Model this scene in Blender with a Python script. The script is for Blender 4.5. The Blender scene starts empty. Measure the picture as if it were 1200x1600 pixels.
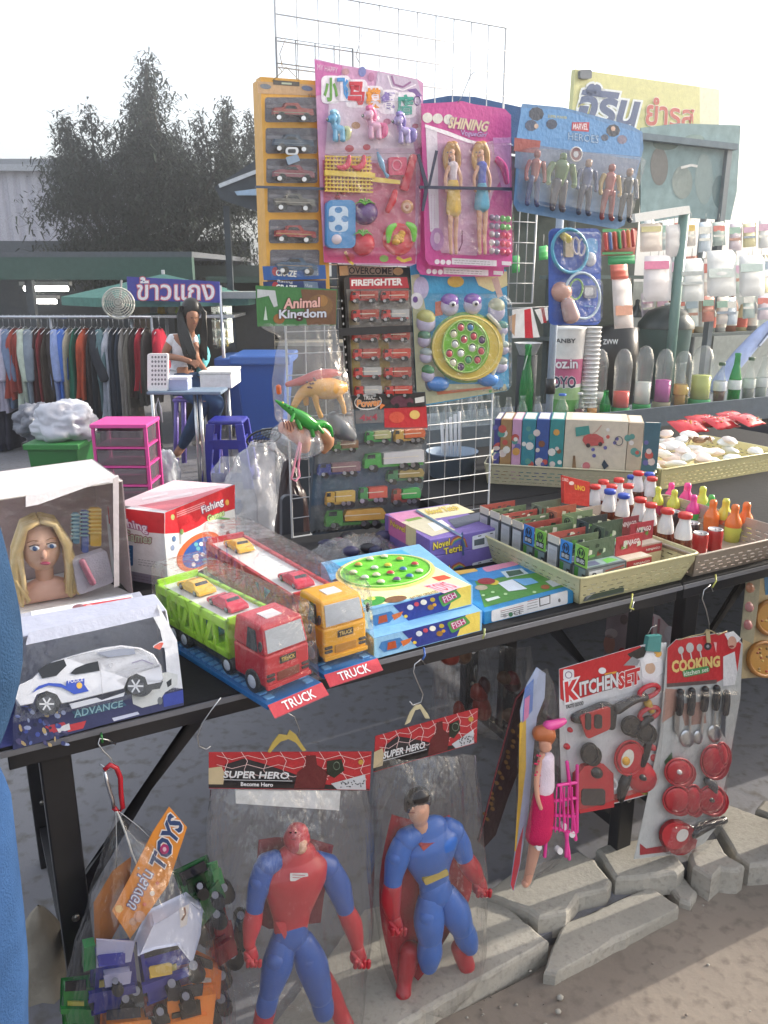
import bpy, math, random
from mathutils import Vector, Matrix
from mathutils.geometry import tessellate_polygon
random.seed(7)
R = math.radians
sc = bpy.context.scene
cam = bpy.data.objects.new('camera', bpy.data.cameras.new('camera'))
sc.collection.objects.link(cam); sc.camera = cam
cam.location = (0,0,1.5); cam.rotation_euler = (R(90 - 16),0,0)
cam.data.sensor_fit = 'VERTICAL'; cam.data.sensor_height = 24
cam.data.lens = 24 * 1258 / 1600
cam.data.clip_start = .05; cam.data.clip_end = 800
SUN_AZ, SUN_EL = R(66), R(23)          # azimuth from +Y towards +X
w = bpy.data.worlds.new('World'); sc.world = w; w.use_nodes = True
nt = w.node_tree; nt.nodes.clear()
sky = nt.nodes.new('ShaderNodeTexSky'); sky.sky_type = 'NISHITA'; sky.sun_disc = False
sky.sun_elevation = SUN_EL; sky.sun_rotation = SUN_AZ
sky.dust_density = 4.0; sky.air_density = 1.0; sky.ozone_density = 1.0
bg = nt.nodes.new('ShaderNodeBackground'); bg.inputs[1].default_value = .15
wo = nt.nodes.new('ShaderNodeOutputWorld')
veil = nt.nodes.new('ShaderNodeMix'); veil.data_type = 'RGBA'; veil.blend_type = 'ADD'; veil.inputs[0].default_value = 1
veil.inputs[7].default_value = (4.2,4.15,4.05,1)        # thin white overcast over the blue
nt.links.new(sky.outputs[0], veil.inputs[6]); nt.links.new(veil.outputs[2], bg.inputs[0]); nt.links.new(bg.outputs[0], wo.inputs[0])
sl = bpy.data.lights.new('sun', 'SUN'); sl.energy = 4.6; sl.angle = R(.5); sl.color = (1,.93,.82)
sun = bpy.data.objects.new('sun', sl); sc.collection.objects.link(sun)
SD = Vector((math.sin(SUN_AZ) * math.cos(SUN_EL), math.cos(SUN_AZ) * math.cos(SUN_EL), math.sin(SUN_EL)))
sun.rotation_euler = SD.to_track_quat('Z', 'Y').to_euler(); sun.location = (20,9,12)
sc.view_settings.view_transform = 'Standard'; sc.view_settings.look = 'None'
sc.view_settings.gamma = 1; sc.view_settings.exposure = .5
sc.cycles.max_bounces = 8; sc.cycles.transparent_max_bounces = 24
sc.cycles.diffuse_bounces = 4; sc.cycles.glossy_bounces = 3; sc.cycles.transmission_bounces = 6
sc.cycles.caustics_reflective = False; sc.cycles.caustics_refractive = False
sc.cycles.use_denoising = True
def lin(h):
    r = []
    for i in (0,2,4):
        c = int(h[i:i+2], 16) / 255
        r.append(c / 12.92 if c <= .04045 else ((c + .055) / 1.055) ** 2.4)
    return r
KIND = {  # roughness, specular, noise scale, noise amount, bump scale, bump strength, metallic
 'p': (.35,.5,60,.10,0,0,0), 'g': (.14,.55,30,.08,0,0,0), 'c': (.38,.5,45,.16,90,.12,0),
 'x': (.75,.25,25,.25,60,.10,0), 'f': (.92,.15,18,.35,320,.35,0), 'm': (.3,.5,40,.2,0,0,1),
 'd': (.85,.2,9,.35,40,.5,0), 'leaf': (.7,.2,3,.45,0,0,0), 'skin': (.5,.4,20,.1,0,0,0)}
MC = {}
def M(col, kind='p'):
    k = (col, kind)
    if k in MC: return MC[k]
    m = bpy.data.materials.new(kind + '_' + col); MC[k] = m; m.use_nodes = True
    t = m.node_tree; N = t.nodes; L = t.links; b = N['Principled BSDF']
    rg, sp, ns, na, bs, bst, met = KIND[kind]
    c = lin(col)
    tc = N.new('ShaderNodeTexCoord'); nz = N.new('ShaderNodeTexNoise'); nz.inputs['Scale'].default_value = ns
    nz.inputs['Detail'].default_value = 4
    L.new(tc.outputs['Object'], nz.inputs['Vector'])
    mx = N.new('ShaderNodeMix'); mx.data_type = 'RGBA'
    mx.inputs[6].default_value = [x * (1 - na) for x in c] + [1]
    mx.inputs[7].default_value = [min(1, x * (1 + na) + .004) for x in c] + [1]
    L.new(nz.outputs[0], mx.inputs[0]); L.new(mx.outputs[2], b.inputs['Base Color'])
    b.inputs['Roughness'].default_value = rg; b.inputs['Specular IOR Level'].default_value = sp
    b.inputs['Metallic'].default_value = met
    if bst:
        n2 = N.new('ShaderNodeTexNoise'); n2.inputs['Scale'].default_value = bs; n2.inputs['Detail'].default_value = 3
        L.new(tc.outputs['Object'], n2.inputs['Vector'])
        bp = N.new('ShaderNodeBump'); bp.inputs['Strength'].default_value = bst; bp.inputs['Distance'].default_value = .01
        L.new(n2.outputs[0], bp.inputs['Height']); L.new(bp.outputs[0], b.inputs['Normal'])
    return m
def film(name, tint=(.97,.97,.97), milk=.05, rough=.1, bump=.5, scale=25, ior=1.5, mcol=(.8,.8,.8), fold=1):
    m = bpy.data.materials.new(name); m.use_nodes = True; t = m.node_tree; N = t.nodes; L = t.links
    N.remove(N['Principled BSDF']); out = N['Material Output']
    tr = N.new('ShaderNodeBsdfTransparent'); tr.inputs[0].default_value = (*tint, 1)
    gl = N.new('ShaderNodeBsdfGlossy'); gl.inputs['Roughness'].default_value = rough
    df = N.new('ShaderNodeBsdfDiffuse'); df.inputs[0].default_value = (*mcol, 1)
    lw = N.new('ShaderNodeLayerWeight'); pw = N.new('ShaderNodeMath'); pw.operation = 'POWER'; pw.inputs[1].default_value = 4
    fr = N.new('ShaderNodeMath'); fr.operation = 'MULTIPLY_ADD'; fr.inputs[1].default_value = .55; fr.inputs[2].default_value = (ior-1)**2/(ior+1)**2*1.3
    L.new(lw.outputs['Facing'], pw.inputs[0]); L.new(pw.outputs[0], fr.inputs[0])
    tc = N.new('ShaderNodeTexCoord'); n2 = N.new('ShaderNodeTexNoise'); n2.inputs['Scale'].default_value = scale
    n2.inputs['Detail'].default_value = 3
    mp = N.new('ShaderNodeMapping'); mp.inputs['Scale'].default_value = (1,1, fold); L.new(tc.outputs['Object'], mp.inputs['Vector']); L.new(mp.outputs[0], n2.inputs['Vector'])
    bp = N.new('ShaderNodeBump'); bp.inputs['Strength'].default_value = bump; bp.inputs['Distance'].default_value = .02
    L.new(n2.outputs[0], bp.inputs['Height']); L.new(bp.outputs[0], gl.inputs['Normal']); L.new(bp.outputs[0], lw.inputs['Normal'])
    m1 = N.new('ShaderNodeMixShader'); m1.inputs[0].default_value = milk
    L.new(tr.outputs[0], m1.inputs[1]); L.new(df.outputs[0], m1.inputs[2])
    m2 = N.new('ShaderNodeMixShader'); L.new(fr.outputs[0], m2.inputs[0])
    L.new(m1.outputs[0], m2.inputs[1]); L.new(gl.outputs[0], m2.inputs[2]); L.new(m2.outputs[0], out.inputs[0])
    return m
FILM = film('clear_film'); BLIS = film('clear_blister', bump=.6, scale=34, milk=.03, rough=.07)
GLASS = film('clear_glass', tint=(.96,.98,.97), milk=.07, bump=.05, rough=.03, ior=1.6)
GREENG = film('green_glass', tint=(.25,.75,.38), milk=.35, mcol=(.03,.36,.10), bump=.1, rough=.05)
MILKY = film('milky_film', milk=.30, bump=1.0, scale=22, rough=.2, mcol=(.75,.76,.8))
WEBBY = film('crumpled_film', milk=.16, bump=1.0, scale=18, rough=.12, mcol=(.8,.8,.82))
def lamp(name, col, e):
    m = bpy.data.materials.new(name); m.use_nodes = True; b = m.node_tree.nodes['Principled BSDF']
    b.inputs['Emission Color'].default_value = (*col, 1); b.inputs['Emission Strength'].default_value = e
    return m
MX = {}
def thing(name, label, cat, loc=(0,0,0), rz=0, group=None):
    o = bpy.data.objects.new(name, None); sc.collection.objects.link(o); o.empty_display_size = .05
    o.location = loc; o.rotation_euler = (0,0, rz); o['label'] = label; o['category'] = cat
    if group: o['group'] = group
    MX[o.name] = Matrix.Translation(Vector(loc)) @ Matrix.Rotation(rz, 4, 'Z'); return o
def tag(o, label=None, cat=None, group=None, kind=None):
    if label: o['label'] = label
    if cat: o['category'] = cat
    if group: o['group'] = group
    if kind: o['kind'] = kind
    return o
def dup(o, loc, rz=0, label=None, par=None, scale=None, mats=None):
    c = o.copy(); sc.collection.objects.link(c); MX[c.name] = MX[o.name]
    if par is None: c.location = loc; c.rotation_euler = (0,0, rz)
    else: c.parent = par
    if scale: c.scale = scale
    if label: c['label'] = label
    for ch in list(KIDS.get(o.name, [])):
        k = dup(ch, None, par=c); KIDS.setdefault(c.name, []).append(k)
    return c
KIDS = {}
class B:
    def __init__(s): s.v = []; s.f = []; s.mi = []; s.ms = []; s.sm = []
    def add(s, vs, fs, m, smooth=False, X=None):
        if isinstance(m, str): m = M(m[:6], m[6:] or 'p')
        elif isinstance(m, tuple): m = M(*m)
        if m not in s.ms: s.ms.append(m)
        i = s.ms.index(m); n = len(s.v)
        s.v += [X @ Vector(p) for p in vs] if X else [Vector(p) for p in vs]
        for f in fs: s.f.append([a + n for a in f]); s.mi.append(i); s.sm.append(smooth)
    def hexa(s, b, t, m, X=None):
        s.add(list(b) + list(t), [(3,2,1,0),(4,5,6,7),(0,1,5,4),(1,2,6,5),(2,3,7,6),(3,0,4,7)], m, X=X)
    def box(s, x0, x1, y0, y1, z0, z1, m, X=None):
        s.hexa([(x0,y0,z0),(x1,y0,z0),(x1,y1,z0),(x0,y1,z0)], [(x0,y0,z1),(x1,y0,z1),(x1,y1,z1),(x0,y1,z1)], m, X)
    def tube(s, pts, r, m, n=8, flat=1, X=None, cap=True, up=None):
        pts = [Vector(p) for p in pts]; k = len(pts)
        rs = r if isinstance(r, (list, tuple)) else [r] * k
        vs = []; fs = []; prev = None
        for i, p in enumerate(pts):
            d = (pts[min(i+1, k-1)] - pts[max(i-1,0)])
            d = d.normalized() if d.length > 1e-9 else Vector((0,0,1))
            a = Vector(up) if up else (prev if prev else (Vector((0,0,1)) if abs(d.z) < .9 else Vector((1,0,0))))
            a = a - d * a.dot(d)
            a = a.normalized() if a.length > 1e-6 else d.orthogonal().normalized()
            prev = a; b = d.cross(a)
            for j in range(n):
                t = 2 * math.pi * j / n; vs.append(p + a * math.cos(t) * rs[i] * flat + b * math.sin(t) * rs[i])
        for i in range(k - 1):
            for j in range(n): fs.append((i*n+j, i*n+(j+1) % n, (i+1)*n+(j+1) % n, (i+1)*n+j))
        if cap: fs.append(tuple(range(n))[::-1]); fs.append(tuple(range((k-1)*n, k*n)))
        s.add(vs, fs, m, True, X)
    def limb(s, pts, rs, m, n=10, flat=1, up=None, sub=4):   # smooth tapered tube with round ends
        P = [Vector(p) for p in pts]; Q = []; S = []
        def cr(a, b, c, d, t): return .5*((2*b)+(c-a)*t+(2*a-5*b+4*c-d)*t*t+(3*b-a-3*c+d)*t*t*t)
        for i in range(len(P) - 1):
            a = max(i-1,0); d = min(i+2, len(P)-1)
            for j in range(sub):
                t = j / sub; Q.append(cr(P[a], P[i], P[i+1], P[d], t)); S.append(max(1e-4, cr(rs[a], rs[i], rs[i+1], rs[d], t)))
        Q.append(P[-1]); S.append(rs[-1])
        d0 = (Q[0]-Q[1]).normalized(); d1 = (Q[-1]-Q[-2]).normalized()
        pre = [(Q[0] + d0*S[0]*math.sin(a)*.8, S[0]*math.cos(a)) for a in (1.5,1.1,.7,.35)]
        post = [(Q[-1] + d1*S[-1]*math.sin(a)*.8, S[-1]*math.cos(a)) for a in (.35,.7,1.1,1.5)]
        Q = [q for q, _ in pre] + Q + [q for q, _ in post]; S = [q for _, q in pre] + S + [q for _, q in post]
        s.tube(Q, S, m, n, flat, up=up)
    def ell(s, c, rx, ry, rz, m, X=None, n=12, k=8):
        vs = []; fs = []; c = Vector(c)
        for i in range(k + 1):
            a = math.pi * i / k
            for j in range(n):
                b = 2 * math.pi * j / n
                vs.append(c + Vector((rx*math.sin(a)*math.cos(b), ry*math.sin(a)*math.sin(b), rz*math.cos(a))))
        for i in range(k):
            for j in range(n): fs.append((i*n+j, (i+1)*n+j, (i+1)*n+(j+1) % n, i*n+(j+1) % n))
        s.add(vs, fs, m, True, X)
    def lathe(s, prof, m, X=None, n=14, smooth=True):
        vs = []; fs = []
        for r, z in prof:
            for j in range(n): a = 2*math.pi*j/n; vs.append((r*math.cos(a), r*math.sin(a), z))
        for i in range(len(prof)-1):
            for j in range(n): fs.append((i*n+j, i*n+(j+1) % n, (i+1)*n+(j+1) % n, (i+1)*n+j))
        s.add(vs, fs, m, smooth, X)
    def prism(s, pts, d, m, X=None, smooth=False):
        pts = [Vector(p) for p in pts]; n = len(pts); d = Vector(d)
        tr = tessellate_polygon([pts]); fs = [tuple(t) for t in tr] + [tuple(i + n for i in t[::-1]) for t in tr]
        fs += [(i, (i+1) % n, (i+1) % n + n, i + n) for i in range(n)]
        s.add(pts + [p + d for p in pts], fs, m, smooth, X)
    def poly(s, pts, m, X=None):
        pts = [Vector(p) for p in pts]
        s.add(pts, [tuple(t) for t in tessellate_polygon([pts])] if len(pts) > 4 else [tuple(range(len(pts)))], m, X=X)
    def build(s, name, par=None, label=None, kind=None, bevel=0, loc=None, rz=0, auto=True):
        if par is not None: X = MX[par.name]
        elif loc is not None: X = Matrix.Translation(Vector(loc)) @ Matrix.Rotation(rz, 4, 'Z')
        else: X = Matrix()
        XI = X.inverted(); me = bpy.data.meshes.new(name)
        me.from_pydata([XI @ p for p in s.v], [], s.f)
        for m in s.ms: me.materials.append(m)
        me.polygons.foreach_set('material_index', s.mi); me.polygons.foreach_set('use_smooth', s.sm)
        me.update(); o = bpy.data.objects.new(name, me); sc.collection.objects.link(o)
        if par is not None: o.parent = par; KIDS.setdefault(par.name, []).append(o); MX[o.name] = X
        else:
            MX[o.name] = X
            if loc is not None: o.location = loc; o.rotation_euler = (0,0, rz)
        if label: o['label'] = label
        if kind: o['kind'] = kind
        if bevel:
            b = o.modifiers.new('bevel', 'BEVEL'); b.width = bevel; b.segments = 2; b.limit_method = 'ANGLE'; b.angle_limit = R(40)
        return o
FO, CP, SP = 1258., math.cos(R(16)), math.sin(R(16)); EYE = Vector((0,0,1.5))
def ray(u, v):
    q = 800 - v; return Vector((u - 600, FO*CP + q*SP, -FO*SP + q*CP))
class PL:                                     # a plane in the place; n points to the viewer's side
    def __init__(s, o, n): s.o = Vector(o); s.n = Vector(n).normalized()
    def __call__(s, u, v, h=0):
        d = ray(u, v); o = s.o + s.n*h; t = (o - EYE).dot(s.n) / d.dot(s.n); return EYE + d*t
    def sc(s, u, v): return ((s(u+1, v) - s(u-1, v)).length + (s(u, v+1) - s(u, v-1)).length) / 4
    def poly(s, b, pts, m, h=.0006): b.poly([s(u, v, h) for u, v in pts], m)
    def slab(s, b, pts, h0, h1, m):
        p0 = [s(u, v, h0) for u, v in pts]; b.prism(p0, s.n*(h1-h0), m)
    def ov(s, cx, cy, rx, ry, rot=0, n=20):
        c, k = math.cos(R(rot)), math.sin(R(rot))
        return [(cx + rx*math.cos(a)*c - ry*math.sin(a)*k, cy + rx*math.cos(a)*k + ry*math.sin(a)*c) for a in [2*math.pi*i/n for i in range(n)]]
    def disc(s, b, cx, cy, rx, ry, m, h=.0006, rot=0, n=20): s.poly(b, s.ov(cx, cy, rx, ry, rot, n), m, h)
    def cylp(s, b, cx, cy, rx, ry, h0, h1, m, rot=0, n=16): s.slab(b, s.ov(cx, cy, rx, ry, rot, n), h0, h1, m)
    def ring(s, b, cx, cy, rx, ry, wd, h0, m, rot=0, n=24):
        r = wd * s.sc(cx, cy)/2; b.tube([s(u, v, h0) for u, v in s.ov(cx, cy, rx, ry, rot, n) + [s.ov(cx, cy, rx, ry, rot, n)[0]]], r, m, 6, cap=False)
    def dome(s, b, cx, cy, rx, ry, h, m, rot=0, h0=0, n=16, k=5):
        vs = []; fs = []
        for i in range(k):
            a = math.pi/2*i/k
            for u, v in s.ov(cx, cy, rx*math.cos(a), ry*math.cos(a), rot, n): vs.append(s(u, v, h0) + s.n*h*math.sin(a))
        vs.append(s(cx, cy, h0) + s.n*h)
        for i in range(k-1):
            for j in range(n): fs.append((i*n+j, (i+1)*n+j, (i+1)*n+(j+1) % n, i*n+(j+1) % n))
        for j in range(n): fs.append(((k-1)*n+j, k*n, (k-1)*n+(j+1) % n))
        b.add(vs, fs, m, True)
    def line(s, b, pts, wd, m, h=.0008):
        for (a, c),(d, e) in zip(pts, pts[1:]):
            L = math.hypot(d-a, e-c) or 1; x, y = -(e-c)/L*wd/2,(d-a)/L*wd/2
            s.poly(b, [(a+x, c+y),(d+x, e+y),(d-x, e-y),(a-x, c-y)], m, h)
    def wire(s, b, pts, r, m, n=5): b.tube([s(*p) for p in pts], r, m, n)
    def limb(s, b, pts, m, n=10, flat=1, sub=4):          # pts (u, v, h, r in px)
        b.limb([s(p[0], p[1], 0) + s.n*p[2] for p in pts], [p[3]*s.sc(p[0], p[1]) for p in pts], m, n, flat, up=s.n, sub=sub)
    def shell(s, b, pts, h, m, ins=4, h0=.001):           # blister: inset top, sloping sides
        cx = sum(p[0] for p in pts)/len(pts); cy = sum(p[1] for p in pts)/len(pts)
        def inn(p, k):
            L = math.hypot(p[0]-cx, p[1]-cy) or 1; return (p[0]-(p[0]-cx)/L*k, p[1]-(p[1]-cy)/L*k)
        r0 = [s(*p)+s.n*h0 for p in pts]; r1 = [s(*inn(p, ins*.3))+s.n*h*.75 for p in pts]; r2 = [s(*inn(p, ins))+s.n*h for p in pts]
        n = len(pts); vs = r0+r1+r2+[s(cx, cy)+s.n*h]
        fs = [(i, (i+1) % n, (i+1) % n+n, i+n) for i in range(n)] + [(i+n, (i+1) % n+n, (i+1) % n+2*n, i+2*n) for i in range(n)]
        b.add(vs, fs, m, True); b.add(r2, [tuple(range(n))], m)
    def text(s, b, txt, quad, m, h=.001, out=None, ow=.05, bold=.0, arc=0, font=None, shear=0):
        # quad: x0,y0,x1,y1 (box) or four corners TL TR BR BL
        if not isinstance(quad[0], (tuple, list)):
            x0, y0, x1, y1 = quad; quad = [(x0, y0),(x1, y0),(x1, y1),(x0, y1)]
        lay = ([(out, ow, h)] if out else []) + [(m, bold, h + (.0004 if out else 0))]
        bb = None
        for mm, off, hh in lay[::-1]:
            vs, fs, box = glyphs(txt, off, shear)
            if not vs: return
            if bb is None: bb = box
            o = []
            for x, y in vs:
                a = (x-bb[0])/(bb[2]-bb[0]); c = 1-(y-bb[1])/(bb[3]-bb[1])
                c += arc*(4*(a-.5)**2)
                tx = quad[0][0]*(1-a)+quad[1][0]*a; ty = quad[0][1]*(1-a)+quad[1][1]*a
                bx = quad[3][0]*(1-a)+quad[2][0]*a; by = quad[3][1]*(1-a)+quad[2][1]*a
                o.append(s(tx*(1-c)+bx*c, ty*(1-c)+by*c, hh))
            b.add(o, fs, mm)
GC = {}
def glyphs(txt, off=0, shear=0):
    k = (txt, off, shear)
    if k not in GC:
        c = bpy.data.curves.new('t', 'FONT'); c.body = txt; c.offset = off; c.resolution_u = 2; c.shear = shear; c.fill_mode = 'FRONT'
        o = bpy.data.objects.new('t', c); me = bpy.data.meshes.new_from_object(o)
        vs = [(v.co.x, v.co.y) for v in me.vertices]; fs = [tuple(p.vertices) for p in me.polygons]
        bb = (min(v[0] for v in vs), min(v[1] for v in vs), max(v[0] for v in vs), max(v[1] for v in vs)) if vs else None
        bpy.data.objects.remove(o); bpy.data.curves.remove(c); bpy.data.meshes.remove(me); GC[k] = (vs, fs, bb)
    return GC[k]
def rr(x0, y0, x1, y1, r=4, n=4):                     # rounded rectangle in photograph points
    o = []
    for cx, cy, a in ((x1-r, y0+r, -90),(x1-r, y1-r, 0),(x0+r, y1-r, 90),(x0+r, y0+r, 180)):
        for i in range(n+1): t = R(a + 90*i/n); o.append((cx+r*math.cos(t), cy+r*math.sin(t)))
    return o
def rq(q, r=6, n=4):                                  # any quad with rounded corners
    o = []
    for i in range(4):
        p, a, c = Vector(q[i]), Vector(q[i-1]), Vector(q[(i+1) % 4])
        e0 = p+(a-p).normalized()*r; e1 = p+(c-p).normalized()*r
        for j in range(n+1):
            t = j/n; x = e0*(1-t)**2+p*2*t*(1-t)+e1*t*t; o.append((x.x, x.y))
    return o
TZ = .80
EA, WA, A0 = Vector((.879,.477,0)), Vector((-.477,.879,0)), Vector((-.582,1.113,0))
YAW = math.atan2(.477,.879)
def TP(s, w, z=TZ): return A0 + EA*s + WA*w + Vector((0,0, z))
def VP(w): return PL(A0 + WA*w, -WA)
def ZP(z): return PL((0,0, z),(0,0,1))
def FP(y): return PL((0, y, 0),(0,-1,0))
def SPL(s, sign=-1): return PL(A0 + EA*s, EA*sign)
def card(name, label, cat, pl, pts, col, th=.0015, group=None, kind='c', partname='card'):
    c = Vector((0,0,0))
    P = [pl(u, v) for u, v in pts]
    lo = min(P, key=lambda p: p.z); c = sum(P, Vector())/len(P); c.z = lo.z
    t = thing(name, label, cat, c, YAW, group)
    b = B(); pl.slab(b, pts, -th, 0,(col, kind)); b.build(partname, t)
    return t
def ground_mat(name, c1, c2, c3, sc1=1.2, bump=.4, pebble=True):
    m = bpy.data.materials.new(name); m.use_nodes = True; t = m.node_tree; N = t.nodes; L = t.links; b = N['Principled BSDF']
    tc = N.new('ShaderNodeTexCoord'); a = N.new('ShaderNodeTexNoise'); a.inputs['Scale'].default_value = sc1; a.inputs['Detail'].default_value = 8
    d = N.new('ShaderNodeTexNoise'); d.inputs['Scale'].default_value = sc1*22; d.inputs['Detail'].default_value = 6
    v = N.new('ShaderNodeTexVoronoi'); v.inputs['Scale'].default_value = 45
    for n in (a, d, v): L.new(tc.outputs['Object'], n.inputs['Vector'])
    r = N.new('ShaderNodeValToRGB'); r.color_ramp.elements[0].position = .36; r.color_ramp.elements[1].position = .64
    r.color_ramp.elements[0].color = (*lin(c1),1); r.color_ramp.elements[1].color = (*lin(c2),1)
    L.new(a.outputs[0], r.inputs[0])
    mx = N.new('ShaderNodeMix'); mx.data_type = 'RGBA'; mx.inputs[7].default_value = (*lin(c3),1)
    r2 = N.new('ShaderNodeValToRGB'); r2.color_ramp.elements[0].position = .52; r2.color_ramp.elements[1].position = .72
    L.new(d.outputs[0], r2.inputs[0]); L.new(r2.outputs[0], mx.inputs[0]); L.new(r.outputs[0], mx.inputs[6])
    L.new(mx.outputs[2], b.inputs['Base Color']); b.inputs['Roughness'].default_value = .93; b.inputs['Specular IOR Level'].default_value = .2
    bp = N.new('ShaderNodeBump'); bp.inputs['Strength'].default_value = bump; bp.inputs['Distance'].default_value = .02
    L.new(d.outputs[0], bp.inputs['Height']); L.new(bp.outputs[0], b.inputs['Normal'])
    return m
SOIL = ground_mat('sandy_soil', '776e66', '90867b', '716860', 1.6,.15)
PAVE = ground_mat('old_concrete', '737379', '828286', '65625f', 1.1,.15)
STONE = ground_mat('worn_kerb_concrete', '99958c', 'b0aaa0', '908c84', 3.5,.16)
def jitter_grid(x0, x1, y0, y1, n, k, z, amp, m, f=lambda x, y: (x, y)):
    b = B(); vs = []; fs = []
    for i in range(n+1):
        for j in range(k+1):
            x = x0+(x1-x0)*i/n; y = y0+(y1-y0)*j/k; X, Y = f(x, y)
            from mathutils import noise as nz
            vs.append((X, Y, z + amp*nz.noise(Vector((X*1.3, Y*1.3,0))) + amp*.5*nz.noise(Vector((X*6, Y*6,3)))))
    for i in range(n):
        for j in range(k): a = i*(k+1)+j; fs.append((a, a+k+1, a+k+2, a+1))
    b.add(vs, fs, m, True); return b
b = B(); b.poly([(-400,-60,-.04),(400,-60,-.04),(400,700,-.04),(-400,700,-.04)], SOIL)
b.build('ground', kind='structure')
b = jitter_grid(-.5,3.2,-1.5,-.12,90,40,-.024,.008, SOIL, lambda s, w: TP(s, w)[:2]); b.build('soil_path', kind='structure')
b = B(); q = [TP(-2.5,-.06,0), TP(9,-.06,0), TP(12,14,0), TP(-9,14,0)]
for p in q: p.z = 0
b.prism([p - Vector((0,0,.09)) for p in q], (0,0,.09), PAVE); b.build('pavement', kind='structure')
# earth gap and kerb pavers
kz = .035
ZK = ZP(kz)
def paver(pts, z1=kz, thick=.075, m=STONE, name='kerb_block', label='', dz=0):
    P = [ZP(z1)(u, v) for u, v in pts]; c = sum(P, Vector())/len(P); n = len(P)
    t0 = []
    for i in range(n):                               # fine edge with chips
        a, d = P[i], P[(i+1) % n]; k = max(1, int((d-a).length/.018))
        for j in range(k):
            q = a.lerp(d, j/k); o = (c-q); o.z = 0; q = q + o.normalized()*random.uniform(-.0015,.0035); t0.append(q)
    b = B(); N_ = len(t0)
    def ins(p, k): o = c-p; o.z = 0; return p + o.normalized()*k
    r0 = [Vector((p.x, p.y, z1-thick)) for p in t0]; r1 = [Vector((p.x, p.y, z1-.01)) for p in t0]
    r2 = [ins(p, .004)+Vector((0,0,-.003)) for p in t0]; r3 = [ins(p, .010) for p in t0]
    vs = r0+r1+r2+r3; fs = []
    for k in range(3):
        for i in range(N_): fs.append((k*N_+i, k*N_+(i+1) % N_, (k+1)*N_+(i+1) % N_, (k+1)*N_+i))
    if (vs[0]-vs[1]).cross(vs[N_]-vs[1]).dot(c-vs[0]) > 0: fs = [f[::-1] for f in fs]
    b.add(vs, fs, m, False); b.poly(r3, m)
    c.z = z1-thick
    return tag(b.build(name, loc=c), label, 'kerb block' if 'kerb' in name else 'paving stone', 'concrete blocks laid along the pavement edge')
paver([(545,1445),(570,1418),(700,1386),(770,1395),(858,1468),(700,1560),(560,1640),(420,1720),(380,1660)], label='large flat grey slab below the caped toy figure', name='paving_stone', z1=.03, thick=.09)
paver([(755,1395),(800,1362),(845,1345),(905,1328),(930,1342),(958,1375),(950,1388),(905,1398),(885,1425),(842,1432),(826,1420)], .05,.07, label='wavy grey paver left of the middle of the kerb, above the long slab')
paver([(932,1325),(962,1312),(1000,1308),(1060,1338),(1072,1352),(1058,1362),(985,1372),(962,1372)], .052,.07, label='rough grey paver directly under the cooking card')
paver([(866,1468),(880,1440),(1020,1383),(1061,1412),(1061,1418),(868,1520),(848,1518)], .012,.06, label='long low kerb slab with a pale front, half in sunlight')
paver([(1075,1332),(1094,1310),(1120,1308),(1132,1330),(1165,1352),(1158,1360),(1128,1358),(1112,1370),(1083,1352)], .055,.08, label='pale broken paver with a notched corner beside the cooking card')
paver([(1128,1300),(1116,1275),(1130,1252),(1260,1300),(1260,1345),(1172,1352),(1150,1335)], .045,.07, label='smooth grey slab at the right end of the kerb')
paver([(1180,1262),(1192,1248),(1300,1278),(1300,1306),(1262,1300)], .052,.07, label='grey paver behind the slab at the right edge')
paver([(1040,1378),(1066,1366),(1092,1392),(1080,1412),(1062,1406)], .0,.05, label='small sunken wedge of concrete between two kerb slabs')
paver([(1262,1352),(1310,1340),(1500,1440),(1400,1460),(1300,1400)], .04,.07, label='kerb slab continuing past the right edge of the photo')
for (u, v, r) in [(875,1560,7),(872,1582,6),(794,1570,4),(820,1552,4),(842,1545,3),(906,1540,3),(760,1592,5),(935,1505,3),(1130,1432,4)]:
    pass
for k, (u, v, r) in enumerate([(875,1560,7),(872,1582,6)]):
    p = ZP(-.02)(u, v); b = B(); b.ell((p.x, p.y, p.z+.003), r*.0012, r*.001, r*.001, STONE, n=7, k=5)
    tag(b.build('pebble', loc=p), ['pale pebble in the soil, the upper of two', 'pale pebble in the soil, the lower of two'][k], 'pebble')
b = B()
for i in range(170):
    s_, w_ = random.uniform(.3,2.4), random.uniform(-.62,-.1) if i % 3 else random.uniform(-.17,-.1); p = TP(s_, w_, 0); r = random.uniform(.001,.004)
    b.ell((p.x, p.y, -.023+r*.4), r*1.3, r, r*.7, STONE if i % 2 else SOIL, n=5, k=3)
b.build('gravel_crumbs', kind='stuff')
# cement lump by the table leg
b = B(); vs = []; p0 = ZP(0)(62,1560)
from mathutils import noise as NZ
n, k = 18,10
for i in range(k+1):
    for j in range(n):
        a = 2*math.pi*j/n; t = i/k; rr_ = (.065*(1-t)**.6+.002)*(1+.35*NZ.noise(Vector((math.cos(a)*1.5, math.sin(a)*1.5, t*3))))
        vs.append((p0.x+rr_*math.cos(a), p0.y+.05+rr_*math.sin(a),.2*t))
b.add(vs, [(i*n+j, i*n+(j+1) % n, (i+1)*n+(j+1) % n, (i+1)*n+j) for i in range(k) for j in range(n)], M('8d867a', 'd'), True)
tag(b.build('cloth_sack', loc=(p0.x, p0.y+.05,0)), 'crumpled dirty grey cloth lying at the foot of the left table leg', 'cloth')
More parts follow.
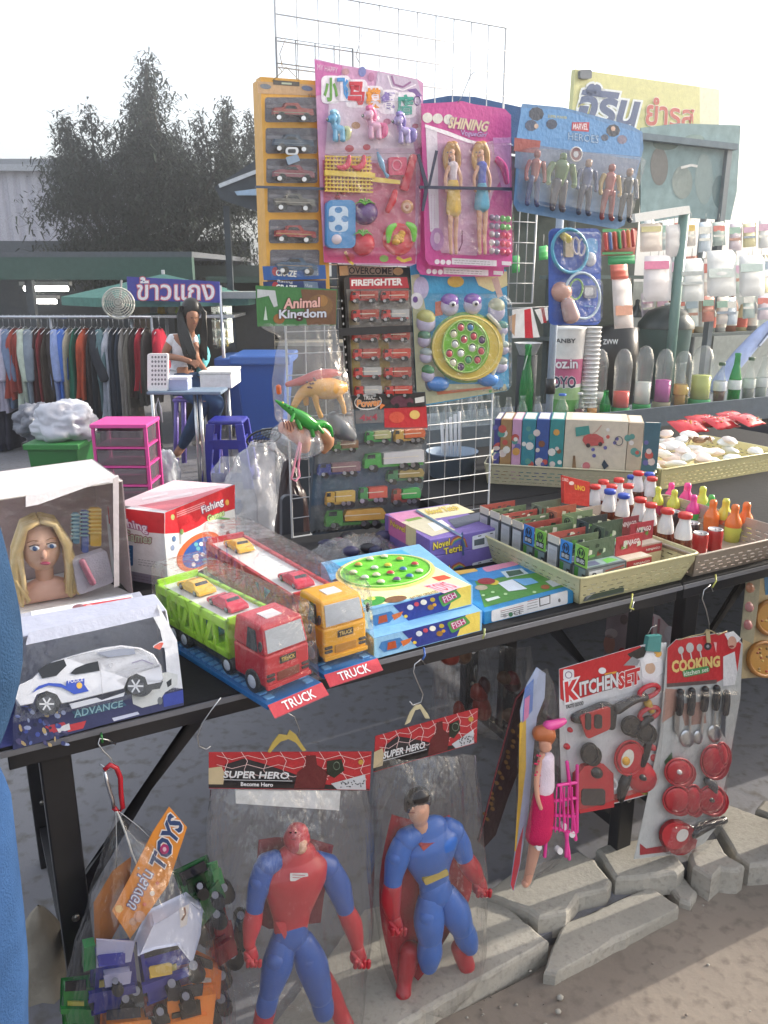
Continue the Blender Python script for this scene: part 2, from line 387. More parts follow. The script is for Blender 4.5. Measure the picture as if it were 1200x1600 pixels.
# corrugated shed
HS = 3.68
b = B(); Y = 17.
pl = FP(Y); TL = pl(-260,258); TR = pl(150,263); z0 = 2.9
x = TL.x
wallt = thing('shed', 'pale corrugated metal shed with a low lean-to roof behind the tree', 'shed', (-8, Y, 0))
wb = B(); xs = []
k = 0
while x < TR.x + .6:
    wb.add([(x, Y, 0),(x+.10, Y, 0),(x+.10, Y, HS),(x, Y, HS),(x+.14, Y+.05,0),(x+.14, Y+.05, HS),(x+.2, Y+.05,0),(x+.2, Y+.05, HS),(x+.24, Y, 0),(x+.24, Y, HS)],
           [(0,1,2,3),(1,4,5,2),(4,6,7,5),(6,8,9,7)], ('bdbdc9', 'x')); x += .24
wb.build('corrugated_wall', wallt)
rb = B(); rb.box(TL.x-.2, x+.1, Y-.12, Y+8, HS, HS+.1,('8b8f98', 'x')); rb.build('roof', wallt)
b = B(); b.box(TL.x-.2, x, Y-.16, Y-.10, HS-.12, HS-.001,('a8acb4', 'x')); b.build('eave_trim', wallt)
# lean-to awning roof of the market shelter
Yc = 10.
aw = thing('market_shelter', 'open market shelter with dark green fascia over the clothes rack', 'shelter', (-4, Yc, 0))
pf = FP(Yc-.6); a = pf(-120,402); c = pf(300,404); d = pf(300,437)
b = B(); b.box(a.x-1.5, c.x, Yc-.62, Yc-.5, d.z, a.z, ('3f5a52', 'x')); b.build('fascia_board', aw)
b = B(); b.hexa([(a.x-1.5, Yc-.6, a.z),(c.x, Yc-.6, a.z),(c.x, Yc+4.5, a.z+.05),(a.x-1.5, Yc+4.5, a.z+.05)], [(a.x-1.5, Yc-.6, a.z+.06),(c.x, Yc-.6, a.z+.06),(c.x, Yc+4.5, a.z+.11),(a.x-1.5, Yc+4.5, a.z+.11)], ('5b5f66', 'x')); b.build('roof_sheet', aw)
b = B(); b.box(a.x-1.5, c.x, Yc+3.5, Yc+3.6,0, d.z+.6,('5a5f66', 'x')); b.build('back_wall', aw)
b = B(); b.box(a.x-1.5, c.x+.5, Yc+2.0, Yc+2.05,1.55, d.z+.2,('46524e', 'x')); b.build('shade_cloth', aw)
for px in (-60,45,195):
    q = pf(px, 500); b = B(); b.box(q.x-.04, q.x+.04, Yc-.5, Yc-.42,0, d.z, ('4a4f55', 'x')); b.build('post', aw)
LT = lamp('tube_light', (1,.98,.9),14)
for (x0, x1, y, yy, lb) in [(38,106,451, Yc-.2, 'long lit fluorescent tube under the shelter roof, the nearer one'),(50,88,471, Yc+1.2, 'smaller lit fluorescent tube deeper inside the shelter')]:
    q = FP(yy)(x0, y); q2 = FP(yy)(x1, y); t = thing('tube_lamp', lb, 'lamp', ((q.x+q2.x)/2, yy, q.z),0, 'lit fluorescent tubes under the shelter')
    b = B(); b.tube([(q.x, yy, q.z),(q2.x, yy, q.z)], .03, LT); b.build('tube', t)
    b = B(); b.box(q.x-.04, q2.x+.04, yy-.04, yy+.04, q.z+.035, q.z+.08, 'd8d8d8'); b.build('fitting', t)
    b = B(); b.tube([(q.x+.1, yy, q.z+.08),(q.x+.1, yy, d.z+.2)], .008, '888888'); b.build('rod', t)
# grey sheet roof end seen at the top right of the tree
t = thing('tin_roof_stall', 'dark stall roof with a pale edge and blue tarp, left of the yellow car strip', 'stall roof', (-1.6,9,0))
pr = FP(8.5); b = B(); q = [pr(335,292), pr(470,205), pr(640,205), pr(640,300), pr(400,330), pr(345,312)]
b.prism(q, (0,1.4,.2),('3b4148', 'x')); b.build('roof_sheet', t)
b = B(); q = [pr(342,288), pr(420,258), pr(420,264), pr(344,294)]; b.prism([p+Vector((0,-.03,0)) for p in q], (0,.02,0),('c9ccd0', 'x')); b.build('edge_trim', t)
b = B(); q = [pr(368,300), pr(400,296), pr(470,300), pr(470,308), pr(400,306), pr(372,306)]; b.prism([p+Vector((0,-.06,0)) for p in q], (0,.03,0),('9fb6cc', 'x')); b.build('tarp_roll', t)
for px in (350,520): q = pr(px, 320); b = B(); b.box(q.x-.03, q.x+.03,8.6,8.66,0, q.z, ('3b4148', 'x')); b.build('post', t)
# casuarina tree: sagging needle sprays on upright leaders
Yt = 13.
tree = thing('casuarina_tree', 'large dark feathery tree with ragged spires rising over the shelter', 'tree', (FP(Yt)(215,430).x, Yt, 0))
ft = FP(Yt); b = B(); base = ft(215,480); top = ft(229,100)
b.limb([(base.x, Yt, 0),(base.x+.05, Yt, 2),(top.x-.1, Yt, 3.6),(top.x, Yt, top.z)], [.2,.15,.08,.012], ('4c443c', 'd')); b.build('trunk', tree)
spires = [(229,84,42),(188,128,34),(210,138,30),(153,168,26),(120,186,24),(88,182,26),(296,156,24),(340,140,15),(378,160,24),(330,205,40),(258,175,30),
          (70,230,34),(300,215,45),(372,196,30),(245,120,30),(105,208,30),(355,168,16)]
lb = B(); br = B(); LM = [M('30382e', 'leaf'), M('3c4438', 'leaf'), M('252d25', 'leaf')]
LF = [[], [], []]
def spray(p, L, ang):
    d = Vector((math.cos(ang)*.8, math.sin(ang)*.8, random.uniform(-1,.25))).normalized(); sd = Vector((-math.sin(ang), math.cos(ang),0))*random.uniform(.008,.018)
    LF[random.choice((0,0,1,2))].append((p-sd, p+sd, p+d*L+sd*.4, p+d*L-sd*.4))
random.seed(11)
for (u, v, hw) in spires:
    tp = ft(u, v); zb = ft(u, 330).z; rad = hw/1258*Yt*1.0
    yo = random.uniform(-.7,.7); bx = tp.x
    br.tube([(bx, Yt+yo, tp.z-.05),(bx+random.uniform(-.15,.15), Yt+yo, (tp.z+zb)/2),(base.x+(bx-base.x)*.5, Yt+yo*.5, zb-.4),(base.x, Yt, zb-1.2)], [.006,.018,.035,.05], ('4c443c', 'd'),5)
    H = tp.z-zb
    for i in range(int(150*H)+40):                    # side twigs
        t = random.random()**.8; z = tp.z-.02-H*t; r = rad*(.30+1.25*t**.7)*random.uniform(.08,1.12)*(.55+.6*abs(math.sin(t*8+u))); a = random.uniform(0,6.28)
        q = Vector((bx+r*math.cos(a), Yt+yo+r*math.sin(a)*.8, z))
        for j in range(random.randint(5,9)): spray(q+Vector((random.gauss(0,.05), random.gauss(0,.05), random.gauss(0,.05))), random.uniform(.04,.12), random.uniform(0,6.28))
    br.tube([(bx, Yt+yo, tp.z-.3*H),(bx+rad*.5, Yt+yo, tp.z-.2*H)], [.01,.004], ('4c443c', 'd'),4)
for i in range(2500):                                 # the dense lower mass
    u = random.gauss(230,82); v = random.uniform(215,440)
    lo = 66+22*math.sin(v*.09)+14*math.sin(v*.23+1)+(12 if v > 370 else 0)+abs(random.gauss(0,10))
    if u < lo or u > 470: continue
    if v < 250+18*math.sin(u*.08)+10*math.sin(u*.21) and abs(u-230) > 40: continue
    if NZ.noise(Vector((u*.035, v*.045,5))) < -.22-(.1 if v > 330 else 0): continue
    q = ft(u, v); q.y = Yt+random.uniform(-1.0,1.0)*(1-abs(u-240)/400)
    for j in range(17): spray(q+Vector((random.gauss(0,.12), random.gauss(0,.12), random.gauss(0,.09))), random.uniform(.07,.17), random.uniform(0,6.28))
for i in range(3): lb.add([p for f in LF[i] for p in f], [(4*k, 4*k+1,4*k+2,4*k+3) for k in range(len(LF[i]))], LM[i])
tag(lb.build('crown', tree), kind='stuff'); br.build('branches', tree)
# a second dark tree further right, behind the stall
Yr = 7.4; fr_ = FP(Yr)
rack = thing('clothes_rack', 'long metal rail full of second-hand clothes on hangers', 'clothes rack', (fr_(100,500).x, Yr, 0))
a, c = fr_(-80,497), fr_(236,494); hz = (a.z+c.z)/2
b = B(); b.tube([(a.x, Yr, hz),(c.x, Yr, hz)], .014,('b9bcc2', 'm')); b.build('rail', rack)
for x in (a.x, (a.x+c.x)/2, c.x):
    b = B(); b.tube([(x, Yr, 0),(x, Yr, hz)], .014,('9a9da2', 'm')); b.build('upright', rack)
pal = [('0', '4a505c', 'dark slate jacket', 150),('1', 'a9b6c9', 'pale blue shirt', 120),('2', '44475a', 'navy coat', 170),('3', 'b3b0b6', 'light grey shirt', 130),('4', 'a99fb0', 'mauve blouse', 120),('5', '2c2e40', 'dark navy trousers', 180),('6', '3a3a48', 'charcoal dress', 170),
 ('7', 'b4b0c2', 'lilac white shirt', 120),('8', '6f7f9c', 'washed blue shirt', 115),('9', 'a04a40', 'brick red top', 100),('10', '8a3d38', 'dark red sweater', 90),('11', 'b7c2b4', 'pale green shirt', 115),('12', '7c8794', 'grey blue shirt', 130),
 ('13', '4a2a2c', 'maroon skirt', 160),('14', '7d2f35', 'wine red blouse', 110),('15', '453c36', 'brown trousers', 190),('16', '3b3433', 'dark brown coat', 185),('17', '8c9cc8', 'periwinkle shirt', 110),('18', '4a70c0', 'bright blue shirt', 145),('19', 'a8a090', 'beige blouse', 110),
 ('20', '2f6a58', 'green skirt', 165),('21', '3c3a3c', 'black dress', 190),('22', 'b05038', 'orange red top', 100),('23', '403a3c', 'charcoal trousers', 185),('24', '31343c', 'black coat', 180),('25', '5f7a80', 'patterned teal shirt', 120),('26', 'a9afbc', 'light grey skirt', 130),
 ('27', '2e3440', 'dark jeans', 180),('28', '303a4a', 'indigo jeans', 185),('29', '85807c', 'spotted grey dress', 180),('30', '757068', 'taupe dress', 195),('31', '3a3030', 'dark cardigan', 100),('32', 'a02838', 'crimson top', 90),('33', '4d4a48', 'grey sweater', 110)]
N_ = len(pal)
def garment(x, col, H, sleeve, seed, label, Yr=Yr, hz=hz, w0=.035, group='second-hand clothes hanging on the rail'):
    rnd = random.Random(seed); b = B(); n = 28; rows = 14; D = rnd.uniform(.17,.22)
    top = hz-.10; vs = []; ph = rnd.uniform(0,6); lean = rnd.uniform(-.3,.3)
    t = thing('hanging_garment', label, 'garment', (x, Yr, top-H),0, group)
    for i in range(rows+1):
        q = i/rows; z = top-H*q; wd = w0*(.5+.9*min(1, q*2.5))*(1+.15*math.sin(q*5+ph)); dp = D*(.35+.65*min(1, q*6))*(1+.1*q)
        for j in range(n):
            a = 2*math.pi*j/n; f = 1+(.30*math.sin(a*7+ph+q*1.5)+.15*math.sin(a*3+q*5+ph))*q
            vs.append((x+wd*math.cos(a)*f+lean*.1*q*H, Yr+dp*math.sin(a)*f, z+.012*math.sin(a*3+ph)*(q > .95)))
    b.add(vs, [(i*n+j, i*n+(j+1) % n, (i+1)*n+(j+1) % n, (i+1)*n+j) for i in range(rows) for j in range(n)] + [tuple(range(n))], (col, 'f'), True); b.build('cloth', t)
    if sleeve:
        b = B(); b.limb([(x, Yr-D*.5, top-.03),(x+.03, Yr-D*1.0, top-.2),(x+.05+rnd.uniform(-.03,.05), Yr-D*1.15, top-.42)], [.04,.045,.04], (col, 'f'),8,.6); b.build('sleeve', t)
    b = B(); b.tube([(x, Yr, top),(x, Yr, hz-.02),(x, Yr+.015, hz+.02),(x, Yr+.02, hz)], .003,('b9bcc2', 'm'),5); b.tube([(x, Yr-.18, top-.04),(x, Yr, top+.02),(x, Yr+.18, top-.04)], .003,('b9bcc2', 'm'),5); b.build('hanger', t)
x0, x1 = fr_(-60,500).x, fr_(232,500).x
for i, (_, col, nm, H) in enumerate(pal):
    x = x0+(x1-x0)*(i+.5)/N_ + random.uniform(-.01,.01)
    L = pal[i-1][2] if i else None; Rn = pal[i+1][2] if i+1 < N_ else None
    lb = f"{nm} hanging on the rail" + (f" between the {L} and the {Rn}" if L and Rn else f" beside the {L or Rn}")
    w_ = lb.split()
    garment(x, col, H*.006, 'shirt' in nm or 'coat' in nm or 'jacket' in nm, i, ' '.join(w_[:16]), w0=.04)
# red garments right of the rack
garment(fr_(248,500).x, 'a02438', .55, True, 77, 'bright red blouse hanging behind the perforated white basket')
# fan guard hanging
q = FP(6.9)(185,474); t = thing('wall_fan', 'grey round fan hanging from the shelter above the clothes rack', 'fan', (q.x, 6.9, q.z))
b = B(); Xf = Matrix.Translation(q) @ Matrix.Rotation(R(80),4, 'X') @ Matrix.Rotation(R(12),4, 'Y')
for k in range(7): r = .125*(k+1)/7; b.tube([Xf @ Vector((r*math.cos(a_), r*math.sin(a_),.05*(1-(r/.125)**2))) for a_ in [i*math.pi/12 for i in range(25)]], .004 if k < 6 else .009, 'b5b5ac', 5)
for k in range(18): a_ = k*math.pi/9; b.tube([Xf @ Vector((0,0,.05)), Xf @ Vector((.125*math.cos(a_),.125*math.sin(a_),0))], .002, 'b5b5ac', 4)
b.build('guard', t)
for k in range(3):
    b = B(); a_ = k*2.09; b.poly([Xf @ Vector(p) for p in [(0,0,.01),(.11*math.cos(a_),.11*math.sin(a_),.02),(.11*math.cos(a_+.8),.11*math.sin(a_+.8),.0)]], '9a9d98'); b.build('blade', t)
b = B(); b.tube([Xf @ Vector((0,0,-.1)), Xf @ Vector((0,0,.02))], .035, '8d8d88'); b.build('motor', t)
b = B(); b.tube([Xf @ Vector((0,0,-.1)), Xf @ Vector((0,0,-.1))+Vector((0,.1,.2))], .01, '777777'); b.build('bracket', t)
fu = FP(8.6); ap = fu(255,428); t = thing('market_umbrella', 'faded green market umbrella behind the blue sign', 'umbrella', (ap.x, 8.6,0))
b = B(); n = 8; vs = [ap]
for k in range(n): a_ = math.pi/8+k*math.pi/4; vs.append(Vector((ap.x+1.0*math.cos(a_),8.6+1.0*math.sin(a_), ap.z-.22)))
for k in range(n): a_ = math.pi/8+k*math.pi/4; vs.append(Vector((ap.x+1.0*math.cos(a_),8.6+1.0*math.sin(a_), ap.z-.30)))
b.add(vs, [(0, k+1,(k+1) % n+1) for k in range(n)] + [(k+1, k+9,(k+1) % n+9,(k+1) % n+1) for k in range(n)], M('5d8a80', 'f')); b.build('canopy', t)
b = B(); b.tube([(ap.x, 8.6,0),(ap.x, 8.6, ap.z+.04)], .018, 'c0c0c0'); b.build('pole', t)
for k in range(n): a_ = math.pi/8+k*math.pi/4; b = B(); b.tube([(ap.x, 8.6, ap.z-.02),(ap.x+.98*math.cos(a_),8.6+.98*math.sin(a_), ap.z-.235)], .006, 'b0b0b0', 4); b.build('rib', t)
fs_ = FP(7.9); q = fs_(340,620)
cart = thing('food_cart', 'street food cart with a glass display case of drinks behind the woman', 'food cart', (fs_(300,600).x, 8.1,0))
b = B(); a, c = fs_(215,492), fs_(366,500); b.box(a.x, c.x, 7.9,8.6, a.z-.03, a.z, ('c8ccd2', 'm')); b.build('shelf', cart, bevel=.004)
a, c = fs_(205,446), fs_(410,470); b = B(); b.box(fs_(250,470).x, c.x, 7.9,8.7, a.z-.12, a.z-.06,('9aa09c', 'x')); b.build('roof', cart)
b = B(); b.box(fs_(240,480).x, c.x, 8.65,8.7,0, a.z-.1,('4c4a46', 'x')); b.build('back_board', cart)
for u in (352,214): p = fs_(u, 600); b = B(); b.tube([(p.x, 7.9,0),(p.x, 7.9, a.z)], .016,('c9ccd0', 'm')); b.build('post', cart)
gl = fs_(328,480); gr = fs_(352,540); b = B(); b.box(gl.x, gr.x, 7.95,8.3, gr.z, gl.z, GLASS); b.build('glass_case', cart)
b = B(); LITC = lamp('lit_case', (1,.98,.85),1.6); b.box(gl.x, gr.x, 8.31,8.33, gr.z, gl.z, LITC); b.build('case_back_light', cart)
cc = ['6f9a5a', 'd9c24a', 'e8e0a0', 'c8d8c0', '88a8a0', 'd8d8b8']
for r in range(4):
    for k in range(6):
        x = gl.x+.02+(gr.x-gl.x-.04)*k/5; z = gl.z-.04-(gl.z-gr.z)*(r+1)/4.2
        b = B(); b.lathe([(.001,0),(.012,0),(.012,.05),(.006,.065),(.006,.075),(.001,.075)], (random.choice(cc), 'p'), Matrix.Translation((x, 8.1, z)),7)
        tag(b.build('drink_bottle', loc=(x, 8.1, z)), 'tiny drink bottle in the lit glass case behind the woman', 'bottle', 'drink bottles in the lit glass case')
    b = B(); b.box(gl.x, gr.x, 8.0,8.28, z-.008, z-.002, GLASS); b.build('case_shelf', cart)
# things on cart shelf
for u, v, r, h, col, nm in [(245,492,7,16, 'e3b93a', 'orange drink bag hanging at the left end of the cart shelf'),(262,492,8,18, 'd8d4c0', 'pale food packet on the cart shelf left of the green one'),(270,492,6,13, 'c3d84a', 'lime green packet on the cart shelf'),(253,490,5,20, 'b9b5a2', 'tall beige packet on the cart shelf'),(283,492,5,12, '9a4a30', 'red brown tub on the cart shelf')]:
    p = fs_(u, v); s = .0061; b = B(); b.lathe([(.001,0),(r*s, .004),(r*s*1.1, h*s*.4),(r*s*.8, h*s*.8),(r*s*.25, h*s),(.001, h*s*1.02)], (col, 'p'), Matrix.Translation((p.x, 8.1, p.z)),10)
    tag(b.build('food_packet', loc=(p.x, 8.1, p.z)), nm, 'packet')
# sign banner
fb = FP(7.6); t = thing('banner_sign', 'blue banner with white Thai lettering on the food cart', 'sign', (fb(270,470).x, 7.6, fb(270,470).z))
b = B(); fb.slab(b, [(199,432),(201,469),(344,473),(343,440)], 0,.02,('3f3f9c', 'c')); b.build('banner', t)
b = B(); fb.text(b, 'ข้าวแกง', (214,433,335,469),('fbf5fa', 'c'),.024,('d06070', 'c'),.05,.015); b.build('lettering', t)
def skin_body(name, par, joints, edges, mat, sub=2, label=None):
    me = bpy.data.meshes.new(name); ks = list(joints); X = MX[par.name].inverted()
    me.from_pydata([X @ Vector(joints[k][0]) for k in ks], [(ks.index(a), ks.index(c)) for a, c in edges], [])
    o = bpy.data.objects.new(name, me); sc.collection.objects.link(o)
    sk = o.modifiers.new('skin', 'SKIN')
    for i, k in enumerate(ks): r = joints[k][1]; r = (r, r) if not isinstance(r, tuple) else r; me.skin_vertices[0].data[i].radius = r; me.skin_vertices[0].data[i].use_root = (i == 0)
    ss = o.modifiers.new('sub', 'SUBSURF'); ss.levels = sub; ss.render_levels = sub
    dg = bpy.context.evaluated_depsgraph_get(); m2 = bpy.data.meshes.new_from_object(o.evaluated_get(dg))
    o.modifiers.clear(); o.data = m2; m2.materials.clear(); m2.materials.append(mat)
    for p in m2.polygons: p.use_smooth = True
    o.parent = par; MX[o.name] = MX[par.name]; KIDS.setdefault(par.name, []).append(o)
    if label: o['label'] = label
    return o
Yw = 6.6; fw = FP(Yw)
def W(u, v, dy=0): p = FP(Yw+dy)(u, v); return p
woman = thing('person', 'woman with long black hair in white T-shirt and jeans sitting by the white box', 'person', (W(300,600).x, Yw, 0))
J = {'hip': (W(282,592),.085), 'waist': (W(284,572),.072), 'chest': (W(287,540),.088), 'neck': (W(297,515,-.03),.032), 'head': (W(302,500,-.05),.052), 'crown': (W(300,482,-.04),.06),
     'sl': (W(268,530,-.05),.04), 'el': (W(256,556,-.08),.032), 'wl': (W(283,560,-.22),.024), 'hl': (W(300,566,-.26),.022),
     'sr': (W(304,530,.05),.038), 'er': (W(306,560,-.08),.03), 'wr': (W(320,578,-.2),.022), 'hr': (W(328,592,-.24),.02),
     'kl': (W(318,632,-.36),.06), 'al': (W(283,700,-.12),.036), 'tl': (W(274,712,-.2),.032),
     'kr': (W(342,630,-.34),.06), 'ar': (W(318,680,-.1),.036), 'tr': (W(312,690,-.2),.03)}
SK = M('9a6c54', 'skin')
E1 = [('hip', 'waist'),('waist', 'chest'),('chest', 'neck'),('neck', 'head'),('head', 'crown'),('chest', 'sl'),('sl', 'el'),('el', 'wl'),('wl', 'hl'),('chest', 'sr'),('sr', 'er'),('er', 'wr'),('wr', 'hr'),
      ('hip', 'kl'),('kl', 'al'),('al', 'tl'),('hip', 'kr'),('kr', 'ar'),('ar', 'tr')]
skin_body('body', woman, J, E1, SK)
def grow(ks, k): return {a: (J[a][0], J[a][1]*k) for a in ks}
sh = grow(['waist', 'chest', 'sl', 'sr'], 1.22); sh['sl2'] = (J['sl'][0].lerp(J['el'][0], .45),.048); sh['sr2'] = (J['sr'][0].lerp(J['er'][0], .4),.045)
sh['hem'] = (J['waist'][0].lerp(J['hip'][0], .3),.09)
skin_body('t_shirt', woman, sh, [('chest', 'waist'),('waist', 'hem'),('chest', 'sl'),('sl', 'sl2'),('chest', 'sr'),('sr', 'sr2')], M('dcdce6', 'f'))
je = grow(['hip', 'kl', 'al', 'kr', 'ar'], 1.18); skin_body('jeans', woman, je, [('hip', 'kl'),('kl', 'al'),('hip', 'kr'),('kr', 'ar')], M('2f4668', 'f'))
HC = M('17130f', 'p')
b = B(); hd = W(300,484,-.03); b.ell(hd+Vector((-.01,.03,.005)),.083,.085,.09, HC)
random.seed(5)
for k in range(70):
    f = k/69; x0_ = W(278+f*8,490,-.02) if k % 2 else W(317+f*4,488,-.03)
    p = [W(286+random.uniform(-6,6),478,-.04+random.uniform(-.04,.08)), x0_, W(283+random.uniform(-4,12),520,-.08), W(292+random.uniform(-6,14),552,-.12), W(302+random.uniform(-8,10),575+random.uniform(-8,6),-.13)] if k % 2 else \
        [W(300+random.uniform(-5,12),474,-.03), x0_, W(318+random.uniform(-5,5),520,-.02), W(316+random.uniform(-6,8),550+random.uniform(-5,14),-.02)]
    b.tube(p, [.006,.011,.011,.008,.002][:len(p)], HC, 5)
b.build('hair', woman)
b = B(); f0 = W(304,499,-.105)
for dx in (-.02,.018): b.ell(f0+Vector((dx, -.006,.012)),.009,.004,.004, '20160f')
b.ell(f0+Vector((0,-.008,-.004)),.008,.01,.013, SK); b.ell(f0+Vector((0,-.002,-.030)),.014,.005,.004, '8a4038')
b.build('face', woman)
for nm, a, c in (('hand', 'wl', 'hl'),('hand', 'wr', 'hr')):
    b = B(); p = J[c][0]; d = (J[c][0]-J[a][0]).normalized(); s_ = d.orthogonal().normalized()
    for k in range(5): o = s_*(k-2)*.011; b.limb([p+o*.7, p+o+d*.03, p+o*1.1+d*(.06 - abs(k-2)*.006)+Vector((0,0,-.012))], [.009,.008,.006], SK, 6)
    b.build(nm, woman)
b = B(); b.limb([W(266,713,-.18), W(276,713,-.08)], [.035,.04], ('888078', 'p'),8,.6); b.build('shoe', woman)
b = B(); b.limb([W(306,693,-.24), W(316,690,-.12)], [.035,.04], ('888078', 'p'),8,.6); b.build('shoe', woman)
# turquoise bag on her lap, white box, white seat back, perforated basket, table
b = B(); b.limb([W(313,530,.1), W(320,555,.08), W(312,580,.05)], [.05,.085,.05], ('6fc4cc', 'f'),10,.5)
tag(b.build('cloth_bag', loc=W(315,585,.05)), 'turquoise cloth bag behind the long hair of the seated woman', 'bag')
b = B(); p = W(313,607,-.35); q = W(361,585,-.35); b.box(p.x, q.x, p.y, p.y+.42, p.z, q.z, ('f0eeea', 'x'))
t = thing('foam_box', 'white polystyrene box beside the seated woman', 'box', (p.x+.1, p.y, p.z)); b.build('box', t, bevel=.008)
b = B(); b.box(p.x-.005, q.x+.005, p.y-.005, p.y+.425, q.z, q.z+.02,('e6e4de', 'x')); b.build('rim', t, bevel=.004)
for u in (318,356): b = B(); r_ = W(u, 607,-.3); b.tube([(r_.x, r_.y, 0),(r_.x, r_.y, p.z)], .015,('a8a8a8', 'm')); b.build('stand_leg', t)
tb = thing('folding_table', 'small grey folding table holding the perforated basket', 'table', (W(265,600,-.9).x, Yw-.9,0))
p, q = W(229,617,-.9), W(345,612,-.9); b = B(); b.box(p.x, q.x, p.y, p.y+.26, p.z, p.z+.022,('76879a', 'x')); b.build('table_top', tb, bevel=.006)
for u in (303,311): r_ = W(u, 600,-.85); b = B(); b.tube([(r_.x, r_.y, 0),(r_.x, r_.y, p.z)], .013,('c8cacc', 'm')); b.build('leg', tb)
r_ = W(236,600,-.55); b = B(); b.tube([(r_.x, r_.y, 0),(r_.x, r_.y, p.z)], .013,('c8cacc', 'm')); b.build('leg', tb)
t = thing('storage_tub', 'pale blue rounded plastic tub on the small table beside the perforated basket', 'tub', W(284,612,-.8)); plc = FP(Yw-.82)
b = B(); plc.slab(b, rr(266,588,300,613,6),-.14,0, 'a9b3d4'); b.build('tub', t, bevel=.008); b = B(); plc.slab(b, rr(265,586,301,590,2),-.145,.005, 'd4d8e6'); b.build('rim', t)
st_ = thing('plastic_stool', 'purple plastic stool under the seated woman', 'stool', (W(303,625).x, Yw+.02,0)); q = W(303,620)
b = B(); b.box(q.x-.15, q.x+.15, Yw-.12, Yw+.16, q.z-.03, q.z, '6a58a8'); b.build('seat', st_, bevel=.012)
for sx in (-1,1):
    for sy in (-.1,.14): b = B(); b.tube([(q.x+sx*.16, Yw+sy*1.2,0),(q.x+sx*.12, Yw+sy, q.z-.02)], [.022,.02], '6a58a8', 6); b.build('leg', st_)
fbk = FP(5.75); t = thing('perforated_basket', 'upright white perforated plastic basket on the small table', 'basket', fbk(248,611))
b = B(); fbk.slab(b, rr(232,552,264,610,3),-.03,0, 'f2f2f0'); b.build('basket', t, bevel=.003)
b = B()
for r in range(7):
    for k in range(5): fbk.disc(b, 238+k*5,558+r*7,1.7,2.1, '77797c', .001, n=6)
b.build('holes', t)
# blue bins
for i, (x0_, x1_, y0_, y1_, yy, lb) in enumerate([(362,450,552,645,7.2, 'big blue lidded bin, the larger one in front'),(338,400,556,600,7.9, 'blue lidded bin standing behind the larger blue bin')]):
    fq = FP(yy); a, c, g = fq(x0_, y0_), fq(x1_, y0_), fq((x0_+x1_)/2, y1_); t = thing('blue_bin', lb, 'bin', ((a.x+c.x)/2, yy+.3,0),0, 'blue lidded bins behind the woman')
    b = B(); b.hexa([(a.x+.08, yy+.06,.1),(c.x-.08, yy+.06,.1),(c.x-.08, yy+.55,.1),(a.x+.08, yy+.55,.1)], [(a.x+.02, yy, a.z-.08),(c.x-.02, yy, a.z-.08),(c.x-.02, yy+.62, a.z-.08),(a.x+.02, yy+.62, a.z-.08)], '2f5aa8'); b.build('tub', t, bevel=.02)
    b = B(); b.box(a.x-.02, c.x+.02, yy-.04, yy+.66, a.z-.1, a.z-.02, '3d68b4'); b.build('lid', t, bevel=.015)
    for x in (a.x+.1, c.x-.1): b = B(); b.tube([(x-.02, yy+.1,.06),(x+.02, yy+.1,.06)], .06, '2a2a2c', 12); b.build('wheel', t)
# blue stool
fq = FP(5.9); a, c = fq(320,658), fq(382,658); g = fq(350,735); cx = (a.x+c.x)/2; t = thing('plastic_stool', 'dark blue plastic stool with square slots in its sides', 'stool', (cx, 6.05,0)); tz = a.z
b = B(); b.box(cx-.13, cx+.13,5.9,6.16, tz-.03, tz, '2a2f9a'); b.build('seat', t, bevel=.012)
for sx in (-1,1):
    for y, sy in ((5.9,-1),(6.16,1)):
        b = B(); b.hexa([(cx+sx*.16-.035, y+sy*.03-.03,0),(cx+sx*.16+.035, y+sy*.03-.03,0),(cx+sx*.16+.035, y+sy*.03+.03,0),(cx+sx*.16-.035, y+sy*.03+.03,0)],
                        [(cx+sx*.105-.03, y-.02, tz-.02),(cx+sx*.105+.03, y-.02, tz-.02),(cx+sx*.105+.03, y+.02, tz-.02),(cx+sx*.105-.03, y+.02, tz-.02)], '2a2f9a'); b.build('leg', t, bevel=.006)
for z, k in ((.05,.155),(.30,.12)):
    b = B(); hh = .035
    b.box(cx-k, cx+k, 5.868,5.882, z, z+hh*2, '262b90'); b.build('side_band', t, bevel=.003)
    for sx in (-1,1): b = B(); b.box(cx+sx*k-.007, cx+sx*k+.007,5.9,6.16, z, z+hh*2, '262b90'); b.build('side_band', t, bevel=.003)
b = B(); b.box(cx-.02, cx+.02,5.866,5.88,.1,.32, '262b90'); b.build('middle_bar', t, bevel=.003)
